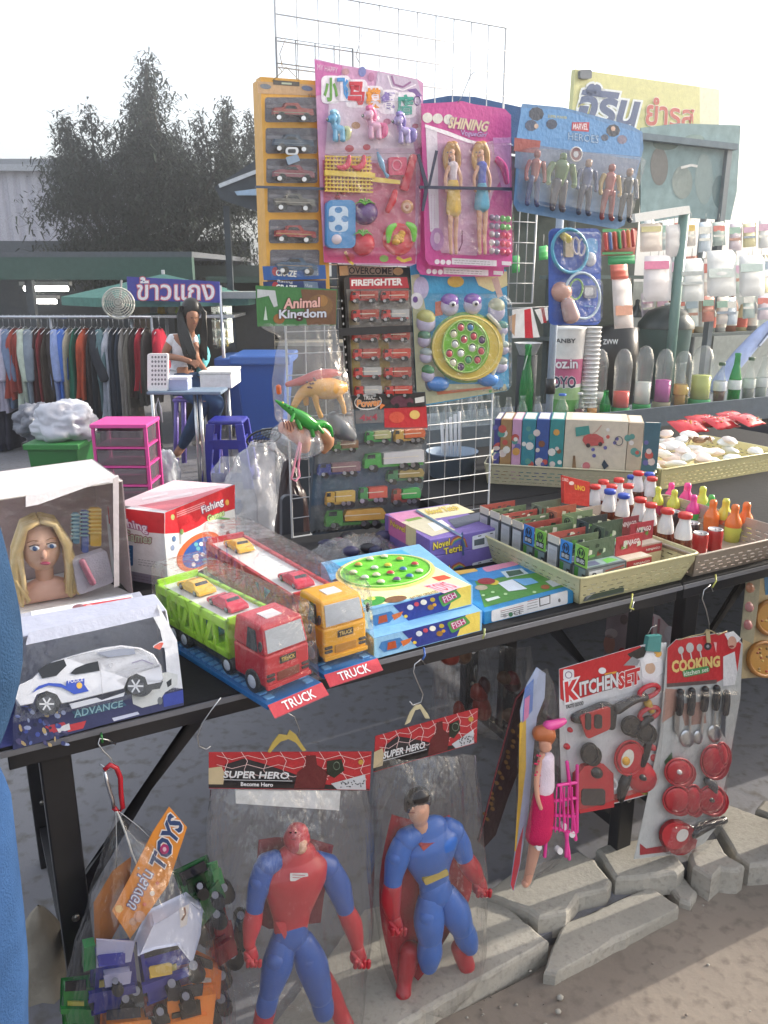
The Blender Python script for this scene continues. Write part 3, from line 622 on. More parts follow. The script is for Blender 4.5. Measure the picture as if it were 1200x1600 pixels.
# green crate, clear bundle, pink drawers, white bag
fq = FP(5.4); a, c = fq(42,695), fq(122,695); t = thing('green_crate', 'green plastic crate under the grey plastic bundle', 'crate', ((a.x+c.x)/2,5.5,0))
b = B(); b.hexa([(a.x+.03,5.4,0),(c.x-.03,5.4,0),(c.x-.03,5.75,0),(a.x+.03,5.75,0)], [(a.x, 5.38, a.z),(c.x, 5.38, a.z),(c.x, 5.78, a.z),(a.x, 5.78, a.z)], '2c7038'); b.build('tub', t, bevel=.01)
b = B(); b.box(a.x-.015, c.x+.015,5.36,5.8, a.z-.03, a.z+.01, '35803f'); b.build('rim', t, bevel=.006)
b = B(); b.tube([fq(62,702), fq(66,708), fq(92,706), fq(94,700)], .007, 'c8c8c8'); b.build('handle', t)
def lump(name, lb, cat, c, rx, ry, rz, mat, seed=0, sharp=1.0, flat=.0, group=None, n=56, k=34):
    b = B(); vs = []
    for i in range(k+1):
        a = math.pi*i/k
        for j in range(n):
            t = 2*math.pi*j/n; d = Vector((math.sin(a)*math.cos(t), math.sin(a)*math.sin(t), math.cos(a)))
            r = 1+.28*sharp*NZ.noise(d*1.7+Vector((seed, 0,0)))-.20*sharp*abs(NZ.noise(d*3.2+Vector((0, seed, 0))))-.10*sharp*abs(NZ.noise(d*8+Vector((seed, seed, 0))))+.03*NZ.noise(d*20)
            z = d.z*rz*r; vs.append((c[0]+d.x*rx*r, c[1]+d.y*ry*r, max(c[2]+z, c[2]-rz*(1-flat))))
    b.add(vs, [(i*n+j, (i+1)*n+j, (i+1)*n+(j+1) % n, i*n+(j+1) % n) for i in range(k) for j in range(n)], mat, True)
    return tag(b.build(name, loc=(c[0], c[1], c[2]-rz)), lb, cat, group)
p = fq(80,668); lump('plastic_bundle', 'crumpled pale grey plastic bundle lying on the green crate', 'bundle', (p.x, 5.6, p.z),.25,.2,.16, M('c2c4ce', 'p'),3,1.0)
p = FP(5.9)(48,662); lump('plastic_bundle', 'darker grey bundle behind the green crate, at the foot of the clothes', 'bundle', (p.x, 6.0, p.z),.16,.2,.14, M('70737e', 'p'),8,1.2)
fq = FP(5.1); a, c = fq(141,664), fq(228,661); t = thing('drawer_unit', 'small pink plastic drawer unit with see-through drawers', 'drawers', ((a.x+c.x)/2,5.25,0))
x0_, x1_, zt = a.x, c.x, a.z; b = B()
for x in (x0_, x1_-.022):
    for y in (5.1,5.38): b.box(x, x+.022, y, y+.022,0, zt, 'd8489a')
b.box(x0_-.004, x1_+.004,5.09,5.41, zt-.02, zt+.005, 'e050a2'); b.build('frame', t, bevel=.004)
DR = film('smoky_drawer', milk=.28, tint=(.6,.55,.58), bump=.1, mcol=(.35,.3,.33))
for k in range(4):
    z = zt-.03-(k+1)*.125
    b = B(); b.box(x0_+.024, x1_-.024,5.095,5.38, z+.015, z+.115, DR); b.build('drawer', t, bevel=.004)
    b = B(); b.box(x0_+.01, x1_-.01,5.092,5.40, z, z+.012, 'd8489a'); b.build('rail', t)
p = FP(5.6)(252,690); wbag = lump('plastic_bag', 'full white plastic bag on the ground left of the woman', 'bag', (p.x, 5.7,.17),.085,.09,.17, M('cfd3d8', 'p'),5,.9)
b = B(); q = FP(5.7); b.tube([q(248,660), q(243,640), q(247,622), q(252,640), q(254,660)], .005, 'cfd3d8', 6); b.build('handle', wbag)
p = FP(5.0)(320,735); lump('cloth_heap', 'heap of dark blue cloth in front of the blue stool', 'cloth', (p.x, 5.1,.1),.2,.16,.12, M('2c4468', 'f'),9,1.4)
p = FP(4.8)(330,725); b = B(); b.hexa([(p.x-.07,4.8,.0),(p.x+.06,4.8,.0),(p.x+.06,4.83,0),(p.x-.07,4.83,0)], [(p.x-.06,4.9,.2),(p.x-.02,4.9,.2),(p.x-.02,4.92,.2),(p.x-.06,4.92,.2)], ('a9b4c8', 'p')); tag(b.build('paper_sheet', loc=(p.x, 4.8,0)), 'pale blue wedge of paper leaning on the dark blue cloth', 'paper')
p = FP(4.7)(240,750); b = B(); b.box(p.x-.2, p.x+.22,4.7,4.95,0,.1,('b0603c', 'x')); tag(b.build('cardboard_box', loc=(p.x, 4.8,0), bevel=.01), 'flat orange brown carton on the ground behind the red and white box', 'box')
# ground-level shop behind right: dark shelter shapes under tree
t = thing('noodle_stall', 'dark cooking stall with a shelf of jars right of the pole', 'stall', (FP(9.2)(400,600).x, 9.2,0)); fq = FP(9.2)
a, c = fq(362,535), fq(470,540); b = B(); b.box(a.x, c.x+.6,9.2,9.7, a.z-.04, a.z, ('a8a294', 'x')); b.build('counter', t)
b = B(); b.box(a.x-.1, c.x+.9,9.9,9.95,0, fq(400,440).z, ('3c3a36', 'x')); b.build('back_wall', t)
b = B(); b.box(a.x-.2, c.x+.9,9.0,9.9, fq(400,442).z, fq(400,432).z, ('4a5850', 'x')); b.build('roof', t)
b = B(); b.box(a.x, c.x+.6,9.25,9.65,0, a.z-.04,('55524c', 'x')); b.build('cabinet', t)
for u, h, r, col, lb in [(392,28,10, 'd8c8a0', 'pale cooking pot with orange side on the dark stall counter'),(372,22,12, '5c2c2c', 'dark red bag on the dark stall counter'),(383,14,3, 'd8d8c8', 'small white bottle on the dark stall counter'),(408,13,12, '9a7a50', 'brown tray of food on the dark stall counter')]:
    p = fq(u, 536); s = .0073; b = B(); b.lathe([(.001,0),(r*s*.8,0),(r*s, h*s*.4),(r*s*.9, h*s*.8),(r*s*.3, h*s),(.001, h*s)], (col, 'p'), Matrix.Translation((p.x, 9.35, p.z)),12); tag(b.build('stall_goods', loc=(p.x, 9.35, p.z)), lb, 'container')
# black wire basket tray + clear bags behind the table
fq = FP(3.0)
t = thing('wire_tray', 'round black wire grill tray lying behind the clear bags', 'wire tray', fq(405,690)); b = B()
def gp(u, v): return fq(u, v)
for k in range(9): b.tube([fq(390+k*5.5,700-k*2.6), fq(398+k*5.5,676-k*1.1)], .0012, '28282a', 4)
for k in range(5): b.tube([fq(388+k*2.4,697-k*5), fq(432+k*2.4,684-k*5)], .0012, '28282a', 4)
b.build('mesh', t); b = B(); e = FP(3.0).ov(412,684,27,12,-14); b.tube([fq(*p) for p in e+[e[0]]], .004, '28282a', 6, cap=False); b.build('rim', t)
def sheetbag(name, lb, pl, pts, mat, bulge, seed, par=None, cat='bag', rows=30, n=40):
    # closed crumpled bag between a left and a right outline: pts = list of (v, uL, uR)
    b = B(); vs = []
    def at(v):
        for (v0, l0, r0),(v1, l1, r1) in zip(pts, pts[1:]):
            if v0 <= v <= v1: t = (v-v0)/(v1-v0); t = t*t*(3-2*t); return l0+(l1-l0)*t, r0+(r1-r0)*t
    v0, v1 = pts[0][0], pts[-1][0]
    for i in range(rows+1):
        v = v0+(v1-v0)*i/rows; l, r = at(v); q = i/rows; bu = bulge*(.08+.92*math.sin(math.pi*min(1, q*1.02))**.7) if par is None else bulge*(.05+.95*min(1, q*2)**.8)*(1 if q < .93 else .5)
        for j in range(n):
            a = 2*math.pi*j/n; u = (l+r)/2+(r-l)/2*math.cos(a); p = pl(u, v)
            d = bu*math.sin(a)*(1+.3*NZ.noise(Vector((u*.03+seed, v*.012,0)))) + .006*math.sin(u*.35+seed+v*.02)*(abs(math.sin(a)))
            if par is None: d += bulge*.35*(abs(NZ.noise(Vector((u*.06+seed, v*.03,0))))-.5*abs(NZ.noise(Vector((u*.14, v*.07, seed)))))
            vs.append(p + pl.n*d + Vector((0,0,.004*NZ.noise(Vector((u*.05, v*.05, seed))))))
    fs = [(i*n+j, (i+1)*n+j, (i+1)*n+(j+1) % n, i*n+(j+1) % n) for i in range(rows) for j in range(n)]
    b.add(vs, fs, mat, True)
    if par is not None: return b.build('clear_bag', par)
    c = pl((pts[-1][1]+pts[-1][2])/2, pts[-1][0]); return tag(b.build(name, loc=c), lb, cat)
pb = VP(1.25)
sheetbag('plastic_sack', 'big translucent grey plastic sack standing behind the red and white box', pb, [(690,392,428),(720,366,446),(760,352,450),(850,360,452),(980,362,470)], MILKY, .12,3)
sheetbag('plastic_sack', 'small crumpled clear sack in front of the blue stool', VP(1.9), [(712,345,372),(740,330,392),(800,335,400),(880,330,410)], WEBBY, .1,6)
p = VP(.98)(455,790); lump('dark_bag', 'dark maroon bag standing left of the truck card', 'bag', (p.x, p.y, p.z-.15),.055,.06,.28, M('2c1a1e', 'p'),4,.6)
b = B(); pv = VP(.9); pv.slab(b, rr(437,772,470,850,10),0,.02,('3f424c', 'p')); tag(b.build('dark_pouch', loc=pv(452,850)), 'charcoal pouch standing behind the clear truck packs', 'pouch')
BLK = ('1d1d20', 'x'); FRM = ('242428', 'p')
def table(s0, s1, w0, w1, lb, legs=True, col=BLK):
    t = thing('folding_table', lb, 'table', TP((s0+s1)/2,(w0+w1)/2,0), YAW, 'black folding tables of the stall')
    def SB(b, a0, a1, c0, c1, z0, z1, m): b.hexa([TP(a0, c0, z0), TP(a1, c0, z0), TP(a1, c1, z0), TP(a0, c1, z0)], [TP(a0, c0, z1), TP(a1, c0, z1), TP(a1, c1, z1), TP(a0, c1, z1)], m)
    b = B(); SB(b, s0, s1, w0, w1, TZ-.018, TZ, col); b.build('table_top', t, bevel=.003)
    b = B(); SB(b, s0, s1, w0-.004, w0, TZ-.016, TZ-.006,('77777c', 'p')); b.build('edge_strip', t)
    b = B(); SB(b, s0+.01, s1-.01, w0+.004, w0+.03, TZ-.045, TZ-.0185, FRM); b.build('front_rail', t, bevel=.002)
    b = B(); SB(b, s0+.01, s1-.01, w1-.03, w1-.004, TZ-.065, TZ-.0185, FRM); b.build('rear_rail', t, bevel=.002)
    if legs:
        for s_ in (s0+.055, s1-.10):
            for w_ in (w0+.032, w1-.07):
                b = B(); SB(b, s_, s_+.05, w_, w_+.036,0, TZ-.0185, FRM); b.build('leg', t, bevel=.003)
                b = B(); sg = 1 if s_ < (s0+s1)/2 else -1; e = .05 if sg > 0 else 0
                wa = w_+.04 if w_ < w0+.2 else w_-.016
                q = [TP(s_+e, wa, .42), TP(s_+e, wa, .465), TP(s_+e+sg*.30, wa, TZ-.0187), TP(s_+e+sg*.258, wa, TZ-.0187)]
                b.prism(q, WA*.012, FRM); b.build('brace', t)
                for z in (TZ-.05,.42,.2):
                    b = B(); p = TP(s_+.025, w_, z); b.tube([p, p-WA*.004], .007,('8c8a84', 'm'),8); b.build('bolt', t)
            b = B(); SB(b, s_+.01, s_+.035, w0+.07, w1-.075,.10,.13, FRM); b.build('crossbar', t)
    return t
T1 = table(-.02,1.48,0,.82, 'long black folding table in front holding the toy boxes and truck packs')
T2 = table(1.484,3.5,0,.82, 'black folding table at the right under the candy bottles and cream baskets')
T3 = table(1.35,3.4,.83,1.6, 'black table in the second row behind the baskets', False)
def faces(F, R_, L_, z0, z1):     # three visible base corners (front, right, left) as s,w
    f, r, l = (TP(*F, 0), TP(*R_, 0), TP(*L_, 0)); k = r+l-f
    base = [Vector((p.x, p.y, z0)) for p in (f, r, k, l)]; top = [Vector((p.x, p.y, z1)) for p in (f, r, k, l)]
    def nrm(a, c): d = c-a; n = Vector((d.y, -d.x, 0)).normalized(); return n
    return base, top, PL(base[0], nrm(f, r)), PL(base[0], -nrm(f, l)), ZP(z1)
def carton(name, lb, cat, F, R_, L_, z0, z1, col, group=None, bev=.0015, kind='c'):
    base, top, pf, pl, pt = faces(F, R_, L_, z0, z1); c = sum(base, Vector())/4
    t = thing(name, lb, cat, c, YAW, group); b = B(); b.hexa(base, top, (col, kind)); b.build('carton', t, bevel=bev)
    return t, pf, pl, pt
def scribble(b, pl, x0, y0, x1, y1, n, m, slope=0, h=.0006, wd=1.1):      # lines of small print
    rnd = random.Random(int(x0*7+y0))
    for i in range(n):
        y = y0+(y1-y0)*(i+.5)/n; x = x0
        while x < x1-2:
            w = rnd.uniform(2,6); w = min(w, x1-x); pl.line(b, [(x, y+(x-x0)*slope),(x+w, y+(x+w-x0)*slope)], wd, m, h); x += w+1.6
for k, (z, lb, dx, dy) in enumerate([(.80, 'blue and yellow fishing toy box, lower of the stack of two at the table edge', 0,0),(.846, 'fishing toy box with a green fish pond on its lid, on top of another', -14,-41)]):
    F, R_, L_ = ((.636,-.004),(.896,.004),(.655,.285)) if k == 0 else ((.63,.028),(.893,.036),(.672,.318))
    t, pf, pl, pt = carton('fishing_toy_box', lb, 'toy box', F, R_, L_, z, z+.045, '7ab0dc', 'stacked fishing toy boxes')
    X = lambda u, v: (u+dx, v+dy)
    def Q(L): return [X(*p) for p in L]
    b = B(); e = z+.045
    # front face print
    pf.poly(b, Q([(584,998),(752,955),(752,985),(584,1030)]),('8fc0e4', 'c'),.0004)
    pf.poly(b, Q([(628,987),(735,959),(722,992),(652,1011)]),('2a3a8c', 'c'),.0007)
    pf.poly(b, Q([(728,961),(750,955),(750,985),(714,994)]),('e8d060', 'c'),.0009)
    pf.poly(b, Q(rq([(698,973),(726,962),(736,973),(706,990)], 4)),('4f9a4c', 'c'),.0012)
    pf.poly(b, Q(rq([(703,974),(724,966),(730,973),(708,985)], 4)),('b83a78', 'c'),.0015)
    pf.text(b, 'FISH', Q([(705,974),(724,966),(728,974),(709,983)]),('f2e6ee', 'c'),.0018)
    pf.poly(b, Q([(596,1003),(625,996),(632,1003),(622,1014),(600,1019),(592,1012)]),('3f78b4', 'c'),.0009)
    pf.poly(b, Q([(606,1004),(618,1001),(620,1012),(605,1016)]),('b0502c', 'c'),.0012)
    pf.poly(b, Q([(626,1002),(644,996),(640,1004),(630,1010)]),('d8743c', 'c'),.0011)
    for (cx, cy, r, cc) in [(655,990,5, 'd8e0ea'),(665,985,4, 'c84a60'),(676,982,5, 'e8e6da'),(690,978,4, 'c8b040'),(687,990,5, '9a7028'),(693,986,3, 'd8a030'),(648,1004,3, 'e0c040')]: pf.disc(b, *X(cx, cy), r, r*.85,(cc, 'c'),.0013)
    b.build('front_print', t)
    b = B()
    pl.poly(b, Q([(584,999),(562,978),(562,1004),(584,1029)]),('ecd468', 'c'),.0006); b.build('side_print', t)
    if k:
        b = B()
        pt.poly(b, [(507,883),(628,859),(737,915),(568,950)], ('e6dfae', 'c'),.0004)
        pt.poly(b, [(507,883),(628,859),(645,868),(560,893),(530,910),(518,908)], ('4aa6dc', 'c'),.0007)
        pt.poly(b, [(518,907),(548,895),(552,925),(580,947),(568,949)], ('68b4d8', 'c'),.0007)
        pt.poly(b, pt.ov(602,894,78,28,-4,36),('d8c87a', 'c'),.0010); pt.poly(b, pt.ov(602,893,73,25,-4,36),('6cc040', 'c'),.0013)
        pt.poly(b, [(660,915),(692,908),(722,917),(694,927)], ('e6b8c4', 'c'),.0008); pt.text(b, 'TOYS', [(664,916),(692,909),(716,917),(690,925)], ('c84a5a', 'c'),.0011)
        pt.poly(b, [(674,902),(694,898),(706,903),(686,908)], ('c8543c', 'c'),.0008)
        pt.text(b, 'BATTERY OPERATED', [(640,933),(682,922),(686,926),(644,937)], ('6a4a2c', 'c'),.0009)
        pt.disc(b, 618,936,18,5,('7a5a40', 'c'),.0008,-8); pt.disc(b, 585,939,18,7,('3f9a48', 'c'),.0008,-10); pt.disc(b, 580,935,7,3,('c8e060', 'c'),.0011)
        b.build('lid_print', t)
        # moulded pond: cut-out ring with fish
        rp = B(); e2 = pt.ov(602,893,71,24,-4,40); rp.tube([pt(u, v)+Vector((0,0,.002)) for u, v in e2+[e2[0]]], .0018, 'b8d88c', 6, cap=False); rp.build('pond_rim', t)
        random.seed(3)
        for (u, v) in [(560,885),(578,876),(600,872),(625,876),(648,884),(655,895),(640,903),(620,908),(595,912),(570,905),(552,897),(585,890),(606,886),(630,892),(610,898),(588,901)]:
            fb_ = B(); p = pt(u, v); cc = random.choice(['d8d8d8', 'e0a050', 'c8404a', '3f6fb0', 'e8e0c0', '7a4a90', 'e8c840'])
            fb_.ell(p+Vector((0,0,.004)),.009,.006,.006, cc, n=8, k=5); fb_.tube([p+Vector((0,0,.001)), p+Vector((0,0,.0045))], .0095, '4a9a30', 8); fb_.build('pond_fish', t)
t = thing('wrapped_toy_pack', 'clear crumpled wrap over dark blue toys behind the fishing box lid', 'toy pack', ZP(.8)(560,868), YAW)
random.seed(19)
for k in range(9):
    p = ZP(.83)(random.uniform(500,610), random.uniform(838,862)); b = B(); b.ell(p, random.uniform(.015,.03),.014, random.uniform(.010,.02), random.choice(['2a2c4c', '3c3a5c', '54304c', '26262e', '6a6c80']), n=10, k=6); b.build('wrapped_toy', t)
b = B(); p = ZP(.83)(555,850); vs = []
for i in range(17):
    for j in range(31):
        x, y = i/16*2-1, j/30*2-1; vs.append(p+EA*(y*.115)+WA*(x*.06)+Vector((0,0,.045*(1-x**4)*(1-y**4)-.03+.014*abs(NZ.noise(Vector((x*3, y*6,2)))))))
b.add(vs, [(i*31+j, i*31+j+1,(i+1)*31+j+1,(i+1)*31+j) for i in range(16) for j in range(30)], WEBBY, True); b.build('clear_wrap', t)
t, pf, pl, pt = carton('electronic_game_box', 'flat blue game box with white printed edge and a CE mark', 'toy box', (.917,.026),(1.166,.030),(.935,.245),.8,.83, '2f86bc')
b = B(); pf.poly(b, rq([(768,954),(887,922),(887,943),(768,972)], 3),('dfe0e4', 'c'),.0006)
pf.poly(b, [(842,934),(860,929),(860,943),(843,948)], ('555558', 'c'),.0009); pf.poly(b, [(844,935),(858.5,931),(858.5,942),(844.5,946)], ('dfe0e4', 'c'),.0011)
for i in range(4): pf.line(b, [(782,955+i*3),(818,946+i*3)], .9,('8a5058' if i == 0 else '77777c', 'c'),.0009)
for i in range(4): pf.line(b, [(824,940+i*4),(840,936+i*4)], .9,('a04048' if i == 0 else '77777c', 'c'),.0009)
pf.text(b, 'CE', [(803,955),(815,952),(815,959),(803,962)], ('333336', 'c'),.0009); pf.disc(b, 798,960,3.4,3.6,('3f7a58', 'c'),.0009); pf.disc(b, 789,962,3,3,('aaaab0', 'c'),.0009)
pf.disc(b, 874,938,2,3,('77777c', 'c'),.0009); b.build('edge_print', t)
b = B(); pt.poly(b, [(748,921),(742,908),(775,903),(838,895),(888,915),(757,949)], ('4f8a3c', 'c'),.0004)
pt.poly(b, [(715,906),(745,888),(815,874),(835,888),(800,896),(760,908)], ('3f8ccc', 'c'),.0007)
pt.poly(b, rq([(752,887),(805,876),(812,882),(760,894)], 4),('d88ca8', 'c'),.001); pt.poly(b, rq([(705,893),(742,888),(748,892),(712,899)], 3),('e0b45a', 'c'),.001)
pt.poly(b, [(782,893),(815,888),(826,896),(792,903)], ('c8d4dc', 'c'),.001); pt.poly(b, [(790,893),(812,890),(819,896),(796,901)], ('3c5a4c', 'c'),.0013)
pt.poly(b, [(778,911),(800,905),(824,920),(795,924)], ('dfe4ec', 'c'),.0013); pt.poly(b, [(800,905),(830,903),(842,910),(820,915)], ('6fa8d8', 'c'),.0011)
pt.disc(b, 760,908,14,5,('9a3038', 'c'),.0011); pt.disc(b, 752,918,10,4,('b8a890', 'c'),.0011); pt.disc(b, 772,910,8,4,('d8c040', 'c'),.0009)
pt.poly(b, [(852,908),(874,903),(888,911),(864,917)], ('c8ccd4', 'c'),.0011); pt.disc(b, 852,917,7,3.4,('a0583c', 'c'),.0011); pt.poly(b, [(758,936),(778,931),(782,934),(762,940)], ('dfe8e0', 'c'),.0011)
for (u, v) in [(770,925),(790,928),(755,930),(808,893),(835,925)]: pt.disc(b, u, v, 3,1.6,('b8d8a0', 'c'),.0011)
b.build('lid_print', t)
def novel(k, z, lb):
    t, pf, pl, pt = carton('purple_game_box', lb, 'toy box', (.976,.343),(1.186,.347),(.99,.60), z, z+.044, '7c6ab0', 'stacked purple game boxes')
    d = 0 if k else 42
    b = B()
    pf.poly(b, rq([(738,838+d),(777,828+d),(777,850+d),(738,859+d)], 2),('e4e2ea', 'c'),.0007)
    pf.poly(b, [(741,844+d),(757,840+d),(757,850+d),(741,853+d)], ('5c6468', 'c'),.001); pf.line(b, [(747,838+d),(752,837+d)], 1.4,('333336', 'c'),.001); pf.line(b, [(766,834+d),(770,833+d)], 1.4,('333336', 'c'),.001); pf.line(b, [(765,847+d),(768,840+d)], 1.5,('444448', 'c'),.001)
    for i, cc in enumerate(['b05a50', 'd8a050', '5a9a78', '5a6ab8']):
        pf.line(b, [(703+i*1.5,852+d),(708+i, 842+d+i*2),(718,837+d+i*2.3),(726-i, 842+d+i),(730-i*1.5,855+d)], 2.2,(cc, 'c'),.0008)
    pf.text(b, 'Novel', [(677,848+d),(703,841+d),(703,852+d),(677,860+d)], ('e8cf52', 'c'),.001,('3c2c20', 'c'),.07,.03)
    pf.text(b, 'Tetris', [(693,857+d),(724,849+d),(724,860+d),(694,867+d)], ('e8cf52', 'c'),.001,('3c2c20', 'c'),.07,.03)
    b.build('front_print', t)
    b = B(); pl.poly(b, [(607,806+d),(639,822+d),(639,853+d),(607,834+d)], ('c870a8', 'c'),.0006); pl.poly(b, [(634,819+d),(650,828+d),(650,859+d),(634,850+d)], ('d8cfa0', 'c'),.0008)
    pl.text(b, 'Novel', [(610,812+d),(633,823+d),(633,833+d),(610,821+d)], ('e8cf52', 'c'),.001,('7c3c50', 'c'),.06,.02); b.build('side_print', t)
    if k:
        b = B(); pt.poly(b, [(607,803),(652,796),(668,806),(625,816)], ('c98ab4', 'c'),.0004); pt.poly(b, [(652,796),(714,787),(742,800),(670,812)], ('d8d2b0', 'c'),.0006)
        pt.poly(b, [(625,816),(670,806),(712,828),(675,838)], ('c8c4b0', 'c'),.0008); pt.poly(b, [(700,812),(750,800),(762,810),(712,825)], ('5a6070', 'c'),.001)
        pt.text(b, 'Novel Tetris', [(664,797),(712,789),(718,796),(670,804)], ('e8d860', 'c'),.0012,('8c3c60', 'c'),.06,.02)
        pt.poly(b, [(668,818),(690,812),(704,822),(680,830)], ('e8e8e8', 'c'),.0011); pt.poly(b, [(632,812),(655,807),(660,810),(638,815)], ('7a9a50', 'c'),.0011); b.build('lid_print', t)
        b = B(); pt.line(b, [(650,797),(722,838)], 3,('55708a', 'p'),.003); pf.line(b, [(722,832),(724,868)], 3,('4a5a80', 'p'),.003); b.build('strap', t)
novel(0,.8, 'purple tetris game box with rainbow lettering, lower of the stack of two')
novel(1,.845, 'purple tetris game box tied with a strap, upper of the stack of two')
t, pf, pl, pt = carton('fishing_game_carton', 'tall white and red carton with fishing game lettering at the back of the table', 'toy box', (.385,.565),(.612,.735),(.28,.70),.8,.958, 'dde0e2')
b = B()
pf.poly(b, [(258,801),(367,757),(367,795),(340,803),(312,822),(290,832),(258,834)], ('cc2430', 'c'),.0006)
pf.poly(b, pf.ov(311,862,40,25,-38,30),('c8683c', 'c'),.0008); pf.poly(b, pf.ov(313,863,32,19,-38,28),('2f5aa8', 'c'),.0011)
random.seed(4)
for k in range(16):
    a = random.uniform(0,6.28); r = random.random()**.5*.8; u, v = pf.ov(313,863,32*r, 19*r, -38,30)[int(a*4.77) % 30]; pf.disc(b, u, v, 3.2,3.2,(random.choice(['e6e8ea', 'c84050', '6ab0b8', 'e0e4e8']), 'c'),.0014)
pf.text(b, 'Fishing', [(314,792),(348,777),(350,791),(317,806)], ('f0ecf2', 'c'),.001,('8a5a80', 'c'),.09,.02)
pf.text(b, 'Games', [(323,806),(350,795),(351,805),(325,816)], ('d8e8a0', 'c'),.0014,('5a8a6a', 'c'),.08,.02)
pf.line(b, [(336,809),(359,811)], 3,('5aa050', 'c'),.0012)
for i in range(3): pf.line(b, [(276,808-i*3.2),(320,791-i*3.2)], 1.5,('e8a0a4', 'c'),.0009)
for (u, v, c_) in [(270,808, 'a8b070'),(284,831, '7a9a60'),(355,785, 'e0b050'),(348,822, '9aa4b0'),(356,834, '90605a'),(270,856, '8898b8'),(272,842, '5a78a0')]: pf.disc(b, u, v, 3,4.5,(c_, 'c'),.001)
b.build('front_print', t)
b = B(); pl.poly(b, [(168,791),(257,802),(257,834),(232,832),(205,822),(170,818)], ('c42632', 'c'),.0006)
pl.text(b, 'Fishing', [(176,806),(228,818),(232,836),(180,822)], ('e6e2ee', 'c'),.001,('a06a90', 'c'),.09,.02); pl.text(b, 'Games', [(192,827),(238,836),(236,850),(192,845)], ('b8c8b0', 'c'),.0014,('8a5a5a', 'c'),.08,.02)
pl.poly(b, rr(178,852,208,884,2),('2f6498', 'c'),.0008)
for i in range(5): pl.line(b, [(181,857+i*6),(205,859+i*6)], 1.6,('5a90bc', 'c'),.0011)
scribble(b, pl, 216,872,246,884,3,('a0a4a8', 'c'),.15); pl.poly(b, [(180,888),(256,902),(256,926),(184,912)], ('8c8898', 'c'),.0008); scribble(b, pl, 184,892,240,910,4,('7a6878', 'c'),.18,.0011)
b.build('side_print', t)
b = B(); pt.poly(b, [(180,788),(272,750),(364,757),(258,799)], ('e8c8cc', 'c'),.0005); pt.poly(b, [(215,790),(300,775),(340,763),(355,762),(262,798)], ('d06a74', 'c'),.0008)
for (a_, c_) in [((240,783),(300,770)),((222,780),(262,771)),((300,762),(338,757))]: pt.line(b, [a_, c_], 3.5,('f0dee0', 'c'),.0011)
b.build('lid_print', t)
t, pf, pl, pt = carton('doll_head_box', 'white window box holding a big blonde doll styling head', 'toy box', (.02,.50),(.30,.55),(-.06,.74),.8,.803, 'e8e6e4')
z0, z1 = .8,1.075
base, top, pf, pl, pt = faces((.02,.50),(.30,.55),(.0,.76), z0, z1)
b = B(); b.hexa([p+Vector((0,0,-.004)) for p in top], [p for p in top], ('ece6e2', 'c')); b.build('lid', t, bevel=.001)
b = B(); f, r, k, l = base; b.hexa([l+(f-l)*.0, k+(r-k)*0, k, l] if 0 else [l+Vector((0,0,0)), k, k+WA*.003, l+WA*.003], [top[3], top[2], top[2]+WA*.003, top[3]+WA*.003], ('c0a8a8', 'c')); b.build('back_panel', t)
b = B(); b.hexa([r-EA*.003, r, k, k-EA*.003], [top[1]-EA*.003, top[1], top[2], top[2]-EA*.003], ('b09a9c', 'c')); b.build('side_panel', t)
b = B(); pf.slab(b, [(40,775),(184,742),(184,756),(160,752),(60,788),(40,792)], .0005,.002,('e8e6ea', 'c')); pf.slab(b, [(176,748),(185,743),(186,915),(178,918)], .0005,.0022,('c8c0c4', 'c')); b.build('front_frame', t)
b = B(); b.add([base[0], base[1], top[1], top[0]], [(0,1,2,3)], BLIS); b.build('window_film', t)
hc = B(); c0 = pf(66,866,-.085); hc.limb([c0+Vector((0,0,-.085)), c0+Vector((0,0,-.03)), c0+Vector((0,0,.01))], [.018,.02,.02], ('d9a890', 'skin'))
hc.ell(c0+Vector((0,0,.023)),.040,.048,.060,('e0b49c', 'skin'), n=18, k=14)
d = -WA; e = EA
K_ = 1.15
def FX(x, y, z): return c0+(e*x+d*y+Vector((0,0, z+.02)))*K_
hc.ell(FX(0,.042,-.008),.006,.008,.011,('e0b09a', 'skin')); hc.build('doll_head', t)
fb_ = B()
for s_ in (-1,1):
    fb_.ell(FX(s_*.015,.039,.006),.011,.0035,.006, 'e8e8ee', n=10, k=6); fb_.ell(FX(s_*.015,.0415,.006),.0055,.0024,.0055, '3c5f90', n=8, k=5)
    fb_.tube([FX(s_*.006,.040,.011), FX(s_*.015,.042,.0135), FX(s_*.024,.037,.010)], .0012, '4a3020', 5); fb_.tube([FX(s_*.007,.040,.019), FX(s_*.016,.041,.022), FX(s_*.026,.036,.018)], .0010, 'a0714c', 5)
fb_.ell(FX(0,.041,-.026),.0115,.005,.004, 'c04a6a', n=10, k=5); fb_.build('face', t)
hb = B(); random.seed(9)
for k in range(90):
    s_ = -1 if k % 2 else 1; o = random.uniform(-.03,.04)
    hb.tube([FX(s_*random.uniform(0,.006), o, .055), FX(s_*.026, o*.9,.045), FX(s_*(.040+random.uniform(0,.008)), o*.7+.004,.0), FX(s_*(.046+random.uniform(-.006,.012)), o*.6+.008,-.05), FX(s_*(.042+random.uniform(-.01,.02)), o*.6+.01,-.10+random.uniform(-.01,.02))], [.005,.008,.008,.007,.004], (random.choice(['dcc088', 'd2b47a', 'e6cc9a']), 'p'),5)
hb.build('hair', t)
b = B(); b.limb([FX(-.045,.0,-.10), FX(.0,.0,-.09), FX(.045,.0,-.10)], [.02,.03,.02], ('e0b09c', 'skin')); b.build('shoulders', t)
